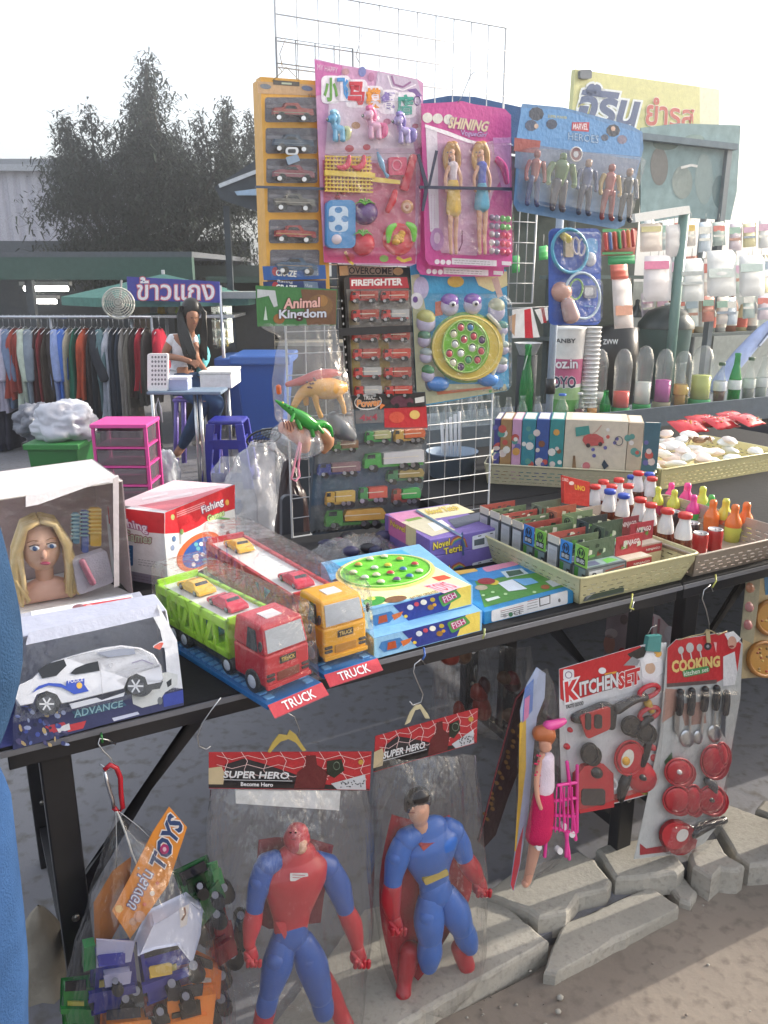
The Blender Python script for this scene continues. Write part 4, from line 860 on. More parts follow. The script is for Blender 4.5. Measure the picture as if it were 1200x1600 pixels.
# accessories right of the head
for (u0, v0, u1, v1, c_) in [(112,800,122,848, '5a88a0'),(126,796,136,862, '4a5a9a'),(139,792,156,852, 'e0b040')]:
    b = B(); pf.slab(b, rr(u0, v0, u1, v1,3),-.06,-.05,(c_, 'p'))
    for j in range(7): pf.slab(b, rr(u0-2, v0+3+j*6, u1+2, v0+5.5+j*6,.8),-.05,-.046,('8aa8b0' if c_ != 'e0b040' else 'e8c870', 'p'))
    b.build('hair_accessory', t)
b = B(); pf.slab(b, rq([(108,872),(160,855),(172,905),(118,925)], 6),-.055,-.03,('c8c0cc', 'f')); pf.limb(b, [(135,882,-.028,5),(150,915,-.02,5)], ('b06a80', 'p')); b.build('hair_dryer', t)
def windowbox(name, lb, F, R_, L_, z0, z1, lean):
    base, top, pf, pl, pt = faces(F, R_, L_, z0, z1); t = thing(name, lb, 'toy box', sum(base, Vector())/4, YAW, 'boxed toy cars at the left end of the table'); return t, base, top
s0_, s1_ = -.06,.268; wb_, wt_ = .0,.075; zt = .945
O_ = TP(s0_, wb_, .8); sl_ = (TP(s0_, wt_, zt)-O_); nn = EA.cross(sl_).normalized()
if nn.dot(-WA) < 0: nn = -nn
pp = PL(O_, nn)
t = thing('police_car_box', 'open window box with a big white and blue toy police car', 'toy box', TP(.1,.07,.8), YAW, 'boxed toy cars at the left end of the table')
b = B(); cr = [TP(s0_, wb_, .8), TP(s1_, wb_, .8), TP(s1_, .17,.8), TP(s0_, .17,.8)]; tp_ = [TP(s0_, wt_, zt), TP(s1_, wt_, zt), TP(s1_, .16, zt), TP(s0_, .16, zt)]
def quad(b, q, th, m): n_ = (q[1]-q[0]).cross(q[3]-q[0]).normalized(); b.prism(q, n_*th, m)
quad(b, [cr[3], cr[2], tp_[2], tp_[3]], .002,('c4c6d2', 'c')); quad(b, [cr[0], cr[1], cr[2], cr[3]], .002,('3a3f78', 'c')); b.build('inner_tray', t)
b = B(); quad(b, [cr[1], cr[2], tp_[2], tp_[1]], .002,('dcdde2', 'c')); b.build('side_panel', t)
b = B(); quad(b, [tp_[0], tp_[1], tp_[2], tp_[3]], .002,('a9adc0', 'c')); b.build('lid', t)
b = B()
pp.slab(b, [(20,1118),(100,1105),(160,1095),(200,1085),(240,1070),(285,1076),(287,1102),(160,1133),(20,1172)], 0,.002,('2c2f5c', 'c'))
pp.slab(b, [(246,944),(255,960),(276,1000),(285,1076),(262,1082),(258,1020),(250,985),(238,962)], 0,.002,('dfe0e4', 'c'))
pp.slab(b, [(45,988),(245,944),(250,962),(150,985),(40,1008)], 0,.002,('c2c6d8', 'c')); b.build('front_frame', t)
b = B()
pp.poly(b, [(255,1086),(286,1078),(287,1098),(256,1105)], ('2c3f9c', 'c'),.0026)
pp.poly(b, rq([(238,1010),(250,1002),(270,1000),(266,1012),(246,1020)], 3),('d8d8dc', 'c'),.003); pp.poly(b, rq([(240,1010),(250,1004),(256,1004),(250,1016),(242,1018)], 2),('d8583c', 'c'),.0034)
pp.poly(b, [(112,1112),(190,1094),(198,1102),(120,1122)], ('2f5a78', 'c'),.0026); pp.text(b, 'ADVANCE', [(113,1110),(192,1094),(194,1104),(116,1122)], ('8fb8c4', 'c'),.003,('1c2c40', 'c'),.05,.02, shear=.2)
pp.poly(b, [(105,1133),(135,1126),(130,1138),(106,1144)], ('c03038', 'c'),.0026); pp.poly(b, [(70,1135),(100,1128),(108,1138),(80,1146)], ('b83040', 'c'),.0024); pp.poly(b, [(88,1138),(108,1130),(110,1140),(92,1145)], ('d8d8dc', 'c'),.0028)
pp.poly(b, [(175,1122),(215,1112),(218,1116),(178,1127)], ('c8cce0', 'c'),.0026)
random.seed(6)
for k in range(60): u = random.uniform(25,105); v = random.uniform(1096,1165); pp.disc(b, u, v, random.uniform(2,7), random.uniform(1.5,4),(random.choice(['2c3468', '3a4a9a', '5a6aa8', '1e2244', '9aa4c8', '4a4470', 'b8a070']), 'c'),.0027+k*.00002, random.uniform(0,90),7)
# printed small white car at right
pp.poly(b, [(206,1088),(208,1072),(232,1056),(262,1050),(278,1054),(277,1070),(258,1082),(246,1100),(222,1106),(208,1100)], ('d0d2d0', 'c'),.0034)
pp.poly(b, [(230,1072),(238,1061),(255,1064),(250,1076),(236,1078)], ('26282c', 'c'),.0038); pp.poly(b, [(260,1066),(268,1060),(268,1070),(262,1074)], ('26282c', 'c'),.0038); pp.disc(b, 221,1084,4,4,('9a9ca0', 'c'),.0038); pp.disc(b, 250,1095,4,6,('707478', 'c'),.0038)
b.build('print', t)
# the car: body side profile, extruded back into the box
car = B(); body = [(20,1088),(24,1073),(50,1060),(62,1048),(82,1034),(100,1028),(128,1020),(160,1012),(190,1008),(220,1012),(240,1022),(252,1040),(256,1060),(252,1066),(232,1070),(228,1058),(214,1052),(200,1060),(194,1076),(150,1087),(108,1098),(96,1100),(88,1086),(72,1080),(56,1086),(50,1100),(30,1104)]
CP_ = PL(O_+nn*.012+WA*.0, nn)
pc = [(p[0], p[1]) for p in body]
n_ = len(pc); L0 = [CP_(u, v, 0) for u, v in pc]; cx_, cy_ = 145,1062
L1 = [CP_(cx_+(u-cx_)*.985, cy_+(v-cy_)*.96,.006) for u, v in pc]; Lb = [p-nn*.07 for p in L0]
car.add(Lb+L0+L1, [(i, (i+1) % n_, (i+1) % n_+n_, i+n_) for i in range(n_)]+[(i+n_, (i+1) % n_+n_, (i+1) % n_+2*n_, i+2*n_) for i in range(n_)], ('e2e4ec', 'g'), True)
car.poly(L1,('e2e4ec', 'g')); car.build('toy_car', t); cb = MX
b = B()
CP_.poly(b, [(110,1052),(118,1044),(135,1037),(153,1033),(156,1048),(118,1054)], ('24262a', 'g'),.0072)
CP_.poly(b, [(59,1048),(72,1038),(100,1030),(104,1040),(88,1056),(66,1060)], ('24262a', 'g'),.0072)
CP_.poly(b, [(150,1020),(190,1013),(210,1014),(212,1022),(170,1027)], ('8a90a0', 'g'),.0072); b.build('car_window', t)
b = B(); CP_.poly(b, [(50,1083),(60,1072),(76,1067),(95,1068),(103,1072),(104,1064),(132,1060),(132,1070),(139,1080),(116,1085),(108,1080),(96,1074),(76,1071),(62,1076)], ('2f4cae', 'g'),.0074); CP_.disc(b, 124,1071,4.5,5,('d8b050', 'g'),.0078); CP_.text(b, 'POLICE', [(106,1062),(130,1058),(130,1064),(107,1068)], 'e8e8f0', .0078)
CP_.line(b, [(156,1034),(160,1086)], .8, 'a8aab4', .0074); CP_.line(b, [(206,1036),(222,1031),(240,1038)], 1.6, '8a86a0', .0074); CP_.ring(b, 174,1039,3.4,3.4,.9,.0074, 'b8bac2'); b.build('car_marking', t)
for (cx_, cy_, r) in [(73,1100,19),(212,1072,20)]:
    b = B(); CP_.cylp(b, cx_, cy_, r*.95, r*.9,-.05,.005,('1e1e20', 'p'), n=24); CP_.cylp(b, cx_, cy_, r*.66, r*.62,.005,.006, '5a5c62', n=20)
    for k in range(6): a = k*math.pi/3; CP_.line(b, [(cx_, cy_),(cx_+r*.6*math.cos(a), cy_+r*.56*math.sin(a))], 2.6,('cfd2d8', 'p'),.0066)
    b.build('wheel', t)
b = B(); CP_.slab(b, [(108,1100),(150,1090),(158,1094),(194,1082),(192,1088),(150,1098),(112,1108)], .0,.008, 'd0d3dc'); b.build('side_skirt', t)
b = B(); b.add([pp(40,1008,.018), pp(245,960,.018), pp(262,1080,.018), pp(20,1130,.018)], [(0,1,2,3)], BLIS); b.build('window_film', t)
t, pf, pl, pt = carton('red_car_box', 'low toy box with red car pictures, lying behind the police car box', 'toy box', (-.05,.178),(.262,.19),(-.05,.25),.8,.918, 'a6a9b8')
b = B(); pq = ZP(.918)
pq.poly(b, [(48,955),(206,929),(215,949),(52,980)], ('dcdde2', 'c'),.0006); pq.poly(b, [(50,972),(70,962),(105,956),(120,946),(205,933),(210,946),(150,955),(100,966),(52,975)], ('c02c34', 'c'),.0009)
pq.poly(b, [(60,958),(95,952),(98,962),(62,968)], ('e2e2e6', 'c'),.0012); pq.disc(b, 192,942,8,4,('3a2c34', 'c'),.0012,-10); pq.disc(b, 122,948,9,4,('7c5058', 'c'),.0012,-10); pq.disc(b, 140,947,6,3,('e8a0a0', 'c'),.0012); b.build('lid_print', t)
b = B(); pf.poly(b, [(50,982),(214,952),(220,970),(52,1000)], ('c2c8dc', 'c'),.0006); pf.poly(b, [(55,985),(90,978),(92,990),(56,996)], ('6a80b0', 'c'),.0009); pf.poly(b, [(130,975),(160,969),(162,976),(132,982)], ('e8e4ec', 'c'),.0012); scribble(b, pf, 100,976,160,990,3,('a08898', 'c'),-.18); pf.disc(b, 186,964,8,4,('4a5c88', 'c'),.0009,-10); b.build('front_print', t)
def lbox(b, X, x0, x1, y0, y1, z0, z1, m, tx=0, ty0=0, ty1=0):
    b.hexa([(x0, y0, z0),(x1, y0, z0),(x1, y1, z0),(x0, y1, z0)], [(x0+tx, y0+ty0, z1),(x1-tx, y0+ty0, z1),(x1-tx, y1-ty1, z1),(x0+tx, y1-ty1, z1)], m, X)
def wheel(par, X, x, y, z, r, wd, hub='c8d0e0', nm='wheel'):
    b = B(); d = 1 if x > 0 else -1
    b.tube([X @ Vector((x-d*wd, y, z)), X @ Vector((x-d*.001, y, z)), X @ Vector((x, y, z))], [r, r, r*.93], '1a1a1c', 18)
    b.tube([X @ Vector((x-.0001*d, y, z)), X @ Vector((x+d*.0012, y, z))], [r*.58, r*.5], hub, 14)
    b.build(nm, par)
def toycar(par, X, col, win='2c2e34', L=.085, Wd=.04, lb=None):
    prof = [(-.5,.12),(-.5,.34),(-.44,.46),(-.22,.50),(-.08,.82),(.18,.84),(.34,.52),(.47,.44),(.5,.30),(.5,.12)]
    H = L*.32; b = B(); n = len(prof)
    lay = [(-1,.9),(-.92,1),(.92,1),(1,.9)]; vs = []
    for sx, k in lay:
        for y, z in prof: kk = (.78 if z > .6 else 1); vs.append((sx*Wd/2*kk, y*L*(1 if abs(sx) < 1 else .985), z*H*(1 if abs(sx) < 1 else .97)))
    fs = [(q*n+i, q*n+(i+1) % n, (q+1)*n+(i+1) % n, (q+1)*n+i) for q in range(3) for i in range(n)]
    b.add(vs, fs+[tuple(range(n))[::-1], tuple(range(3*n, 4*n))], (col, 'g'), False, X)
    o = b.build('toy_car', par, label=lb, bevel=L*.012); b = B()
    for sx in (-1,1):
        k = Wd/2*.80; b.poly([(sx*k, -.19*L, .54*H),(sx*k*.97,-.08*L, .77*H),(sx*k*.97,.14*L, .78*H),(sx*k, .27*L, .54*H)][::sx], win, X)
    zf = lambda t: (.5+.32*t)*H
    b.poly([(-.36*Wd, (.33-.15*.12)*L, zf(.12)+.0008),(.36*Wd, (.33-.15*.12)*L, zf(.12)+.0008),(.33*Wd, .195*L, zf(.92)+.0008),(-.33*Wd, .195*L, zf(.92)+.0008)], win, X)
    b.poly([(.36*Wd, -.215*L, zf(.1)+.001),(-.36*Wd, -.215*L, zf(.1)+.001),(-.33*Wd, -.10*L, zf(.9)+.001),(.33*Wd, -.10*L, zf(.9)+.001)], win, X); b.build('car_window', o)
    for sx in (-1,1):
        for y in (-.3,.31): wheel(o, X, sx*Wd*.51, y*L, L*.075, L*.085, Wd*.2, '8c9098')
    return o
def truck_pack(FL, FR, TLp, trail, cab, cabcol, lb, tray_lb):
    fl, fr = ZP(.8)(*FL), ZP(.8)(*FR); ex = (fr-fl).normalized(); W_ = (fr-fl).length
    tb_ = ZP(.93)(*TLp); ey = Vector((-ex.y, ex.x, 0))        # towards the tail
    Lg = (Vector((tb_.x, tb_.y, .8))-fl).dot(ey)
    sh = (Vector((tb_.x, tb_.y, .8))-fl).dot(ex)
    # re-aim the axis along the real long side
    ax = (Vector((tb_.x, tb_.y, .8))-fl); Lg = ax.length; ey = ax.normalized(); ex = Vector((ey.y, -ey.x, 0)); W_ = .118
    o = fl+ex*W_/2; X = Matrix(((ex.x, -ey.x, 0, o.x),(ex.y, -ey.y, 0, o.y),(0,0,1,.8),(0,0,0,1)))  # local y points to the cab
    X = Matrix(((ex.x, ey.x, 0, o.x),(ex.y, ey.y, 0, o.y),(0,0,1,.8),(0,0,0,1)))
    yaw = math.atan2(ex.y, ex.x)
    t = thing('toy_truck_pack', lb, 'toy pack', o+ey*Lg/2, yaw, 'toy car transporters in clear packs on the table')
    hw = W_/2
    b = B(); lbox(b, X, -hw, hw, .0, Lg, .0,.010, '2a6aa8')
    for k in range(int(Lg/.022)):
        for sx in (-1,1): lbox(b, X, sx*hw*.72-.008, sx*hw*.72+.008,.012+k*.022,.026+k*.022,.010,.013, '5a98cc')
    b.build('tray', t, bevel=.001)
    b = B(); b.add([(-hw, -.001,.010),(hw, -.001,.010),(hw, -.020,-.006),(-hw, -.020,-.006)], [(0,1,2,3)], ('c02a3c', 'c'), X=X)
    b.add([(-hw, -.0012,.009),(hw, -.0012,.009),(hw, -.0212,-.007),(-hw, -.0212,-.007)], [(3,2,1,0)], ('8c2030', 'c'), X=X)
    vs, fs, bb = glyphs('TRUCK', .015); b.add([(-.034+.068*(x-bb[0])/(bb[2]-bb[0]),-.0017-.019*(.85-.7*(y-bb[1])/(bb[3]-bb[1])),.0107-.016*(.85-.7*(y-bb[1])/(bb[3]-bb[1]))) for x, y in vs], fs, ('eef0f4', 'c'), X=X); b.build('front_label', t)
    # chassis + trailer
    cl = .098; y0 = .018
    tr = B(); ty0 = y0+cl+.012; ty1 = Lg-.01; tw = hw*.78
    b = B(); lbox(b, X, -tw*.8, tw*.8, y0+.02, ty1-.01,.022,.034, '1c1c20'); b.build('chassis', t)
    zt_, zb_ = .118,.045
    # side frames with slanted openings
    for sx in (-1,1):
        tr = B(); x0_, x1_ = (sx*tw-.004, sx*tw+.004)
        lbox(tr, X, x0_, x1_, ty0, ty1, zb_, zb_+.014, trail); lbox(tr, X, x0_, x1_, ty0, ty1, zt_-.018, zt_, trail)
        n_ = 6
        for k in range(n_+1): y = ty0+(ty1-ty0-.01)*k/n_; lbox(tr, X, x0_, x1_, y, y+.010, zb_, zt_, trail)
        for k in range(1, n_-1):
            ya, yb = ty0+(ty1-ty0-.01)*k/n_+.009, ty0+(ty1-ty0-.01)*(k+1)/n_+.001
            if k % 2: ya, yb = yb, ya
            tr.prism([X @ Vector(p) for p in ((x0_, ya, zb_+.012),(x0_, ya+(.012 if yb > ya else -.012), zb_+.012),(x0_, yb, zt_-.016),(x0_, yb-(.012 if yb > ya else -.012), zt_-.016))], X.to_3x3() @ Vector((x1_-x0_, 0,0)), trail)
        tr.build('trailer_side', t, bevel=.0015)
    tr = B(); lbox(tr, X, -tw, tw, ty0, ty1, zb_, zb_+.004, trail); lbox(tr, X, -tw, tw, ty1-.006, ty1, zb_, zt_+.008, trail); lbox(tr, X, -tw, tw, ty0, ty0+.006, zb_, zt_+.006, trail); tr.build('trailer_floor', t, bevel=.0015)
    tr = B(); lbox(tr, X, -tw*.96, tw*.96, ty0+.02, ty1-.006, zt_-.010, zt_-.006,('d8d8d8', 'p')); tr.build('upper_deck', t)
    for j, (yy, cc, ll) in enumerate([(ty1-.075, 'e2b23c', 'yellow toy car on the rear of the upper deck'),(ty0+.075, 'c02c44', 'red toy car on the front of the upper deck')]):
        toycar(t, X @ Matrix.Translation((0, yy, zt_-.006)) @ Matrix.Rotation(math.pi, 4, 'Z'), cc, lb=ll)
    toycar(t, X @ Matrix.Translation((0,(ty0+ty1)/2, zb_+.004)) @ Matrix.Rotation(math.pi, 4, 'Z'), '3a8ab0', lb='blue toy car inside the trailer')
    for y in (ty1-.06, ty1-.10, ty0+.01): 
        for sx in (-1,1): wheel(t, X, sx*(tw+.003), y, .030,.019,.02)
    # cab
    c = B(); cw = hw*.80
    c.hexa([(-cw, y0,.028),(cw, y0,.028),(cw, y0+cl, .028),(-cw, y0+cl, .028)], [(-cw, y0,.088),(cw, y0,.088),(cw, y0+cl, .088),(-cw, y0+cl, .088)], (cabcol, 'g'), X)
    c.hexa([(-cw, y0,.088),(cw, y0,.088),(cw, y0+cl, .088),(-cw, y0+cl, .088)], [(-cw*.92, y0+.014,.138),(cw*.92, y0+.014,.138),(cw*.92, y0+cl-.006,.138),(-cw*.92, y0+cl-.006,.138)], (cabcol, 'g'), X)
    co = c.build('cab', t, bevel=.005)
    g = B(); g.hexa([(-cw*.86, y0-.001+.0015,.092),(cw*.86, y0+.0005,.092),(cw*.86, y0+.004,.092),(-cw*.86, y0+.004,.092)], [(-cw*.80, y0+.0095,.130),(cw*.80, y0+.0095,.130),(cw*.80, y0+.013,.130),(-cw*.80, y0+.013,.130)], ('aab0b8', 'g'), X); g.build('windscreen', co)
    g = B()
    for sx in (-1,1): g.poly([(sx*(cw+.0006), y0+.02,.09),(sx*(cw+.0006), y0+.055,.09),(sx*(cw*.935+.001), y0+.052,.128),(sx*(cw*.945+.001), y0+.028,.128)][::sx], ('30343a', 'g'), X)
    g.build('side_window', co)
    g = B()
    for z in (.040,.048): lbox(g, X, -cw*.95,-cw*.62, y0-.003, y0+.002, z, z+.005, '2a2a2e'); lbox(g, X, cw*.62, cw*.95, y0-.003, y0+.002, z, z+.005, '2a2a2e')
    lbox(g, X, -cw*.5, cw*.5, y0-.002, y0+.002,.036,.052, cabcol if False else '77301f' if cabcol[0] == 'b' else 'b07a20'); lbox(g, X, -cw, cw, y0-.005, y0+.003,.026,.034,(cabcol, 'g')); g.build('grille', co, bevel=.001)
    g = B(); lbox(g, X, -cw*.36, cw*.36, y0-.0015, y0+.002,.066,.079, '2a2622'); vs, fs, bb = glyphs('TRUCK', .02); g.add([(-cw*.31+cw*.62*(x-bb[0])/(bb[2]-bb[0]), y0-.0022,.069+.008*(y-bb[1])/(bb[3]-bb[1])) for x, y in vs], fs, 'd8b860', X=X); g.build('name_plate', co)
    g = B(); lbox(g, X, -cw*.35, cw*.35, y0+.035, y0+.065,.138,.1395,('e4dede', 'c')); g.build('roof_sticker', co)
    for sx in (-1,1):
        for y in (y0+.038,): wheel(t, X, sx*(cw+.004), y, .030,.022,.022)
        g = B(); p0 = X @ Vector((sx*(cw+.004), y0+.004,.12)); g.ell(X @ Vector((sx*(cw+.006), y0+.004,.108)),.004,.003,.010, '2a2a2e', n=8, k=5); g.build('mirror', co)
    # clear cover
    b = B(); zc = .166; q = [(-hw, 0),(hw, 0),(hw, Lg),(-hw, Lg)]
    r0 = [(x, y+(.004 if y == 0 else 0),.011) for x, y in q]; r1 = [(x*.93,(.010 if y == 0 else y-.006), zc-.014) for x, y in q]; r2 = [(x*.84,(.020 if y == 0 else y-.014), zc) for x, y in q]
    r3 = [(x*.84,(.020 if y == 0 else y-.014), zc) for x, y in q]
    b.add(r0+r1+r2, [(i, (i+1) % 4,(i+1) % 4+4, i+4) for i in range(4)]+[(i+4,(i+1) % 4+4,(i+1) % 4+8, i+8) for i in range(4)]+[(8,9,10,11)], BLIS, True, X); b.build('clear_cover', t, bevel=.003)
    return t
truck_pack((418,1110),(503,1072),(231,903), '9ad024', None, 'bc2230', 'clear pack with a lime green car transporter and red cab, at the table edge', '')
truck_pack((506,1062),(570,1030),(312,838), 'b82030', None, 'dca020', 'clear pack with a red car transporter and yellow cab, next to the blue boxes', '')
def grid(name, lb, w, s0, s1, z0, z1, ns, nz_, col, r=.0016, rf=.0035, group='wire display grids'):
    t = thing(name, lb, 'wire grid', TP((s0+s1)/2, w, z0), YAW, group); b = B()
    b.tube([TP(s0, w, z0), TP(s1, w, z0), TP(s1, w, z1), TP(s0, w, z1), TP(s0, w, z0)], rf, (col, 'p'),6, cap=False); b.build('frame', t)
    for k in range(1, ns): s_ = s0+(s1-s0)*k/ns; b = B(); b.tube([TP(s_, w+.002, z0), TP(s_, w+.002, z1)], r, (col, 'p'),5); b.build('upright_wire', t)
    for k in range(1, nz_): z = z0+(z1-z0)*k/nz_; b = B(); b.tube([TP(s0, w-.002, z), TP(s1, w-.002, z)], r, (col, 'p'),5); b.build('cross_wire', t)
    return t
GW = .78
grid('wire_display_grid', 'tall pale wire grid standing behind the table and holding most of the toy cards', GW, .79,1.468,.80,2.17,12,24, 'c2c4c6')
grid('wire_display_grid', 'smaller dark wire grid hooked in front of the tall pale one at its top left', GW-.012,.785,.99,1.45,2.06,4,11, '85888c', .0014,.003)
grid('wire_display_grid', 'short grey wire grid behind the doll card and the blue hero pack', 1.25,1.83,1.98,1.42,1.78,4,5, 'a8aaac', .0018,.004)
def hook(par, pl, pts, r=.0012, col='b8bac0', kind='m', nm='hook'):
    b = B(); pl.wire(b, pts, r, (col, kind)); return b.build(nm, par) if par else b
def minicar(par, pl, cx, cy, L, H, col, h0=.004, th=.016, win='2a2c30', hub='b8bcc4', slope=0.0, kind='car', col2=None, flip=1, lb=None, nm='toy_car'):
    X = lambda x, y: (cx+flip*x*L/2, cy-y*H/2+flip*x*L/2*slope)
    b = B()
    if kind == 'car':
        P = [(-1,-.5),(-1,.1),(-.8,.3),(-.45,.36),(-.25,.86),(.25,.9),(.45,.36),(.85,.25),(1,0),(1,-.5)]
        pl.slab(b, [X(*p) for p in P], h0, h0+th, (col, 'g'))
    elif kind == 'jeep':
        P = [(-1,-.4),(-.98,.3),(-.5,.38),(-.42,.9),(.2,.95),(.38,.4),(.95,.3),(1,-.4)]
        pl.slab(b, [X(*p) for p in P], h0, h0+th, (col, 'g'))
    else:
        pl.slab(b, [X(*p) for p in [(-1,-.6),(-1,.1),(-.9,.75),(-.45,.8),(-.42,-.6)]], h0, h0+th, (col, 'g'))
        pl.slab(b, [X(*p) for p in [(-1,-.6),(1,-.6),(1,-.35),(-1,-.35)]], h0+.001, h0+th*.8,(col, 'p'))
    o = b.build(nm, par, label=lb); b = B()
    if kind in ('car', 'jeep'): pl.poly(b, [X(*p) for p in [(-.34,.42),(-.2,.78),(.2,.8),(.34,.42)]], (win, 'g'), h0+th+.0004); pl.line(b, [X(-.9,.0), X(.9,.0)], 1.1,(col2 or 'd8c060', 'g'), h0+th+.0005)
    else:
        pl.poly(b, [X(*p) for p in [(-.85,.2),(-.8,.6),(-.55,.62),(-.55,.2)]], (win, 'g'), h0+th+.0004)
    b.build('car_window', o)
    if kind == 'truck' or kind == 'tanker':
        b = B(); c2 = (col2 or 'c8b090', 'g'); pl.slab(b, [X(*p) for p in ([(-.36,-.3),(-.36,.8),(1,.85),(1,-.3)] if kind == 'truck' else [(-.36,-.2),(-.38,.3),(-.3,.75),(.9,.8),(1.02,.3),(.95,-.2)])], h0, h0+th*1.05, c2)
        pl.line(b, [X(-.3,.15), X(.92,.18)], 1.3,('d8d0c0', 'g'), h0+th*1.05+.0004); b.build('load', o)
    ws = [(-.62,-.62),(.62,-.62)] if kind in ('car', 'jeep') else ([(-.68,-.66),(.35,-.66),(.72,-.66)] if L > 40 else [(-.66,-.66),(.6,-.66)])
    for wx, wy in ws:
        b = B(); u, v = X(wx, wy); r = H*.23 if kind in ('car', 'jeep') else H*.2
        pl.cylp(b, u, v, r, r, h0, h0+th+.001, '1c1c1e', n=12); pl.cylp(b, u, v, r*.6, r*.6, h0+th+.001, h0+th+.0018,(hub, 'm'), n=10); b.build('wheel', o)
    return o
def strip(lb, w, dx, dy, ext, cars):
    pl = VP(w); q = [(400+dx, 124+dy),(498+dx, 131+dy),(508+dx, 463+dy+ext),(412+dx, 466+dy+ext)]
    t = card('car_strip_box', lb, 'toy pack', pl, q, 'dca64a', .03, 'yellow strip boxes of toy cars'); return t, pl
t, pl = strip('yellow strip box of toy cars, the one behind with only its edge and foot showing', .735,-5,6,14, False)
t, pl = strip('yellow strip box holding six toy cars behind windows, hanging in front at the far left', .70,0,0,0, True)
b = B(); pl.poly(b, [(402,127),(497,133),(499,150),(403,146)], ('c2a07a', 'c')); pl.poly(b, [(427,125),(468,128),(468,135),(427,132)], ('5a5650', 'c'),.001); pl.line(b, [(440,130),(456,131)], 3,('b8c0a8', 'c'),.0014)
pl.disc(b, 415,135,9,4,('7a8088', 'c'),.001,8); pl.disc(b, 480,138,9,4,('6a7890', 'c'),.001,10); pl.text(b, 'XRace', (481,146,497,153),('6a5a4c', 'c'),.001)
wins = [(414,152,496,191),(415,200,496,240),(416,248,496,286),(418,292,498,332),(420,343,498,380),(422,390,499,432)]
for k, (a, c, d, e) in enumerate(wins): pl.poly(b, rr(a, c, d, e, 4),('54535e', 'c'),.0006); pl.line(b, [(a+2, c+(e-c)*.35),(d-2, c+(e-c)*.4)], 5,('76747c', 'c'),.0009)
pl.poly(b, [(410,416),(508,414),(510,436),(412,438)], ('2c5a9c', 'c'),.016); pl.poly(b, [(411,440),(509,438),(510,462),(413,464)], ('263a6c', 'c'),.016)
for y in (0,23):
    pl.disc(b, 430,424+y, 5,7,('a83844', 'c'),.0165, n=12); pl.text(b, 'Racing', [(434,414+y),(458,416+y),(457,421+y),(433,419+y)], ('e8e8ea', 'c'),.0168); pl.text(b, 'CRAZE', [(431,421+y),(464,423+y),(463,433+y),(431,431+y)], ('f0f0f2', 'c'),.0168,('1c1c28', 'c'),.05,.03)
    pl.poly(b, [(474,416+y),(496,418+y),(498,430+y),(476,432+y)], ('6a7c94', 'c'),.0165); pl.text(b, 'XRace', [(476,420+y),(488,421+y),(488,426+y),(476,425+y)], ('d8dce4', 'c'),.0168)
b.build('print', t)
for k, (c_, c2, kd) in enumerate([('9a4a44', '7a8a70', 'jeep'),('3c4e62', '5a7080', 'jeep'),('8a4650', '9a9690', 'car'),('6c6a64', 'a8a49a', 'jeep'),('a03838', 'b89a5a', 'jeep'),('3c5a78', '907a60', 'car')]):
    a, c, d, e = wins[k]; minicar(t, pl, (a+d)/2,(c+e)/2+4,62,27, c_, .002,.018, col2=c2, kind=kd, hub='d8dade', slope=.04, lb=['rusty red off-road car', 'slate blue off-road car', 'dark red racing car', 'grey off-road car', 'red and yellow off-road car', 'blue car in the lowest window'][k])
for k, (a, c, d, e) in enumerate(wins): b = B(); b.poly([pl(u, v, .022) for u, v in rr(a, c, d, e, 4)], BLIS); b.build('window_film', t)
b = B(); pl.slab(b, [(399,290),(506,293),(506,297),(399,294)], .023,.0245,('4a5468', 'p')); b.build('ribbon', t)
b = B(); pl.slab(b, rr(446,230,466,242,5),.024,.026,('dfe2e6', 'c')); pl.slab(b, rq([(446,246),(464,241),(469,251),(450,258)], 2),.024,.026,('8fa2b8', 'c')); pl.slab(b, rr(450,233,462,239,2),.0262,.027,('4a4c50', 'c')); b.build('price_tag', t)
b = B(); pl.wire(b, [(426,126,.003),(441,112,.004),(447,104,.006),(454,112,.004),(468,126,.003)], .0009,('a89878', 'f')); pl.wire(b, [(441,112,.004),(435,105,.006)], .0009,('a89878', 'f')); b.build('string', t)
pl = VP(.68)
q = [(491,92),(530,101),(600,113),(652,124),(661,130),(660,200),(655,300),(650,412),(640,416),(540,412),(506,410),(500,300)]
t = card('pony_toy_card', 'large pink card with three toy ponies, play food and Chinese lettering', 'toy card', pl, q, 'd09ac0')
b = B()
pl.poly(b, [(492,94),(535,103),(530,140),(494,150)], ('c86aa8', 'c')); pl.poly(b, [(590,112),(652,125),(659,150),(655,220),(600,190),(585,150)], ('c8b6cc', 'c'),.0006)
pl.poly(b, [(504,250),(650,258),(648,410),(508,408)], ('c86a86', 'c'),.0005); pl.poly(b, [(505,385),(650,388),(649,412),(507,410)], ('c84a7c', 'c'),.0008)
pl.poly(b, [(515,150),(560,135),(640,180),(650,250),(560,250),(508,240)], ('dcc6d8', 'c'),.0007)
pl.text(b, 'MY HAPPY', [(496,100),(528,106),(527,114),(496,109)], ('e8cfe0', 'c'),.001)
for ch, x0, y0, x1, y1, c_, sh in [('小', 506,122,528,158, '6aa04a', 0),('飞', 527,122,544,154, '4a90d0', 0),('马', 544,128,570,164, 'c83848', 0),('模', 572,138,595,168, 'e0902c', 0),('餐', 596,144,619,174, '8a78b8', 0),('店', 620,148,646,180, '3ca090', 0)]:
    pl.poly(b, rr(x0-4, y0-4, x1+4, y1+4,8),('efe6f0', 'c'),.0011); pl.text(b, ch, (x0, y0, x1, y1),(c_, 'c'),.0016,(c_, 'c'),.05,.03)
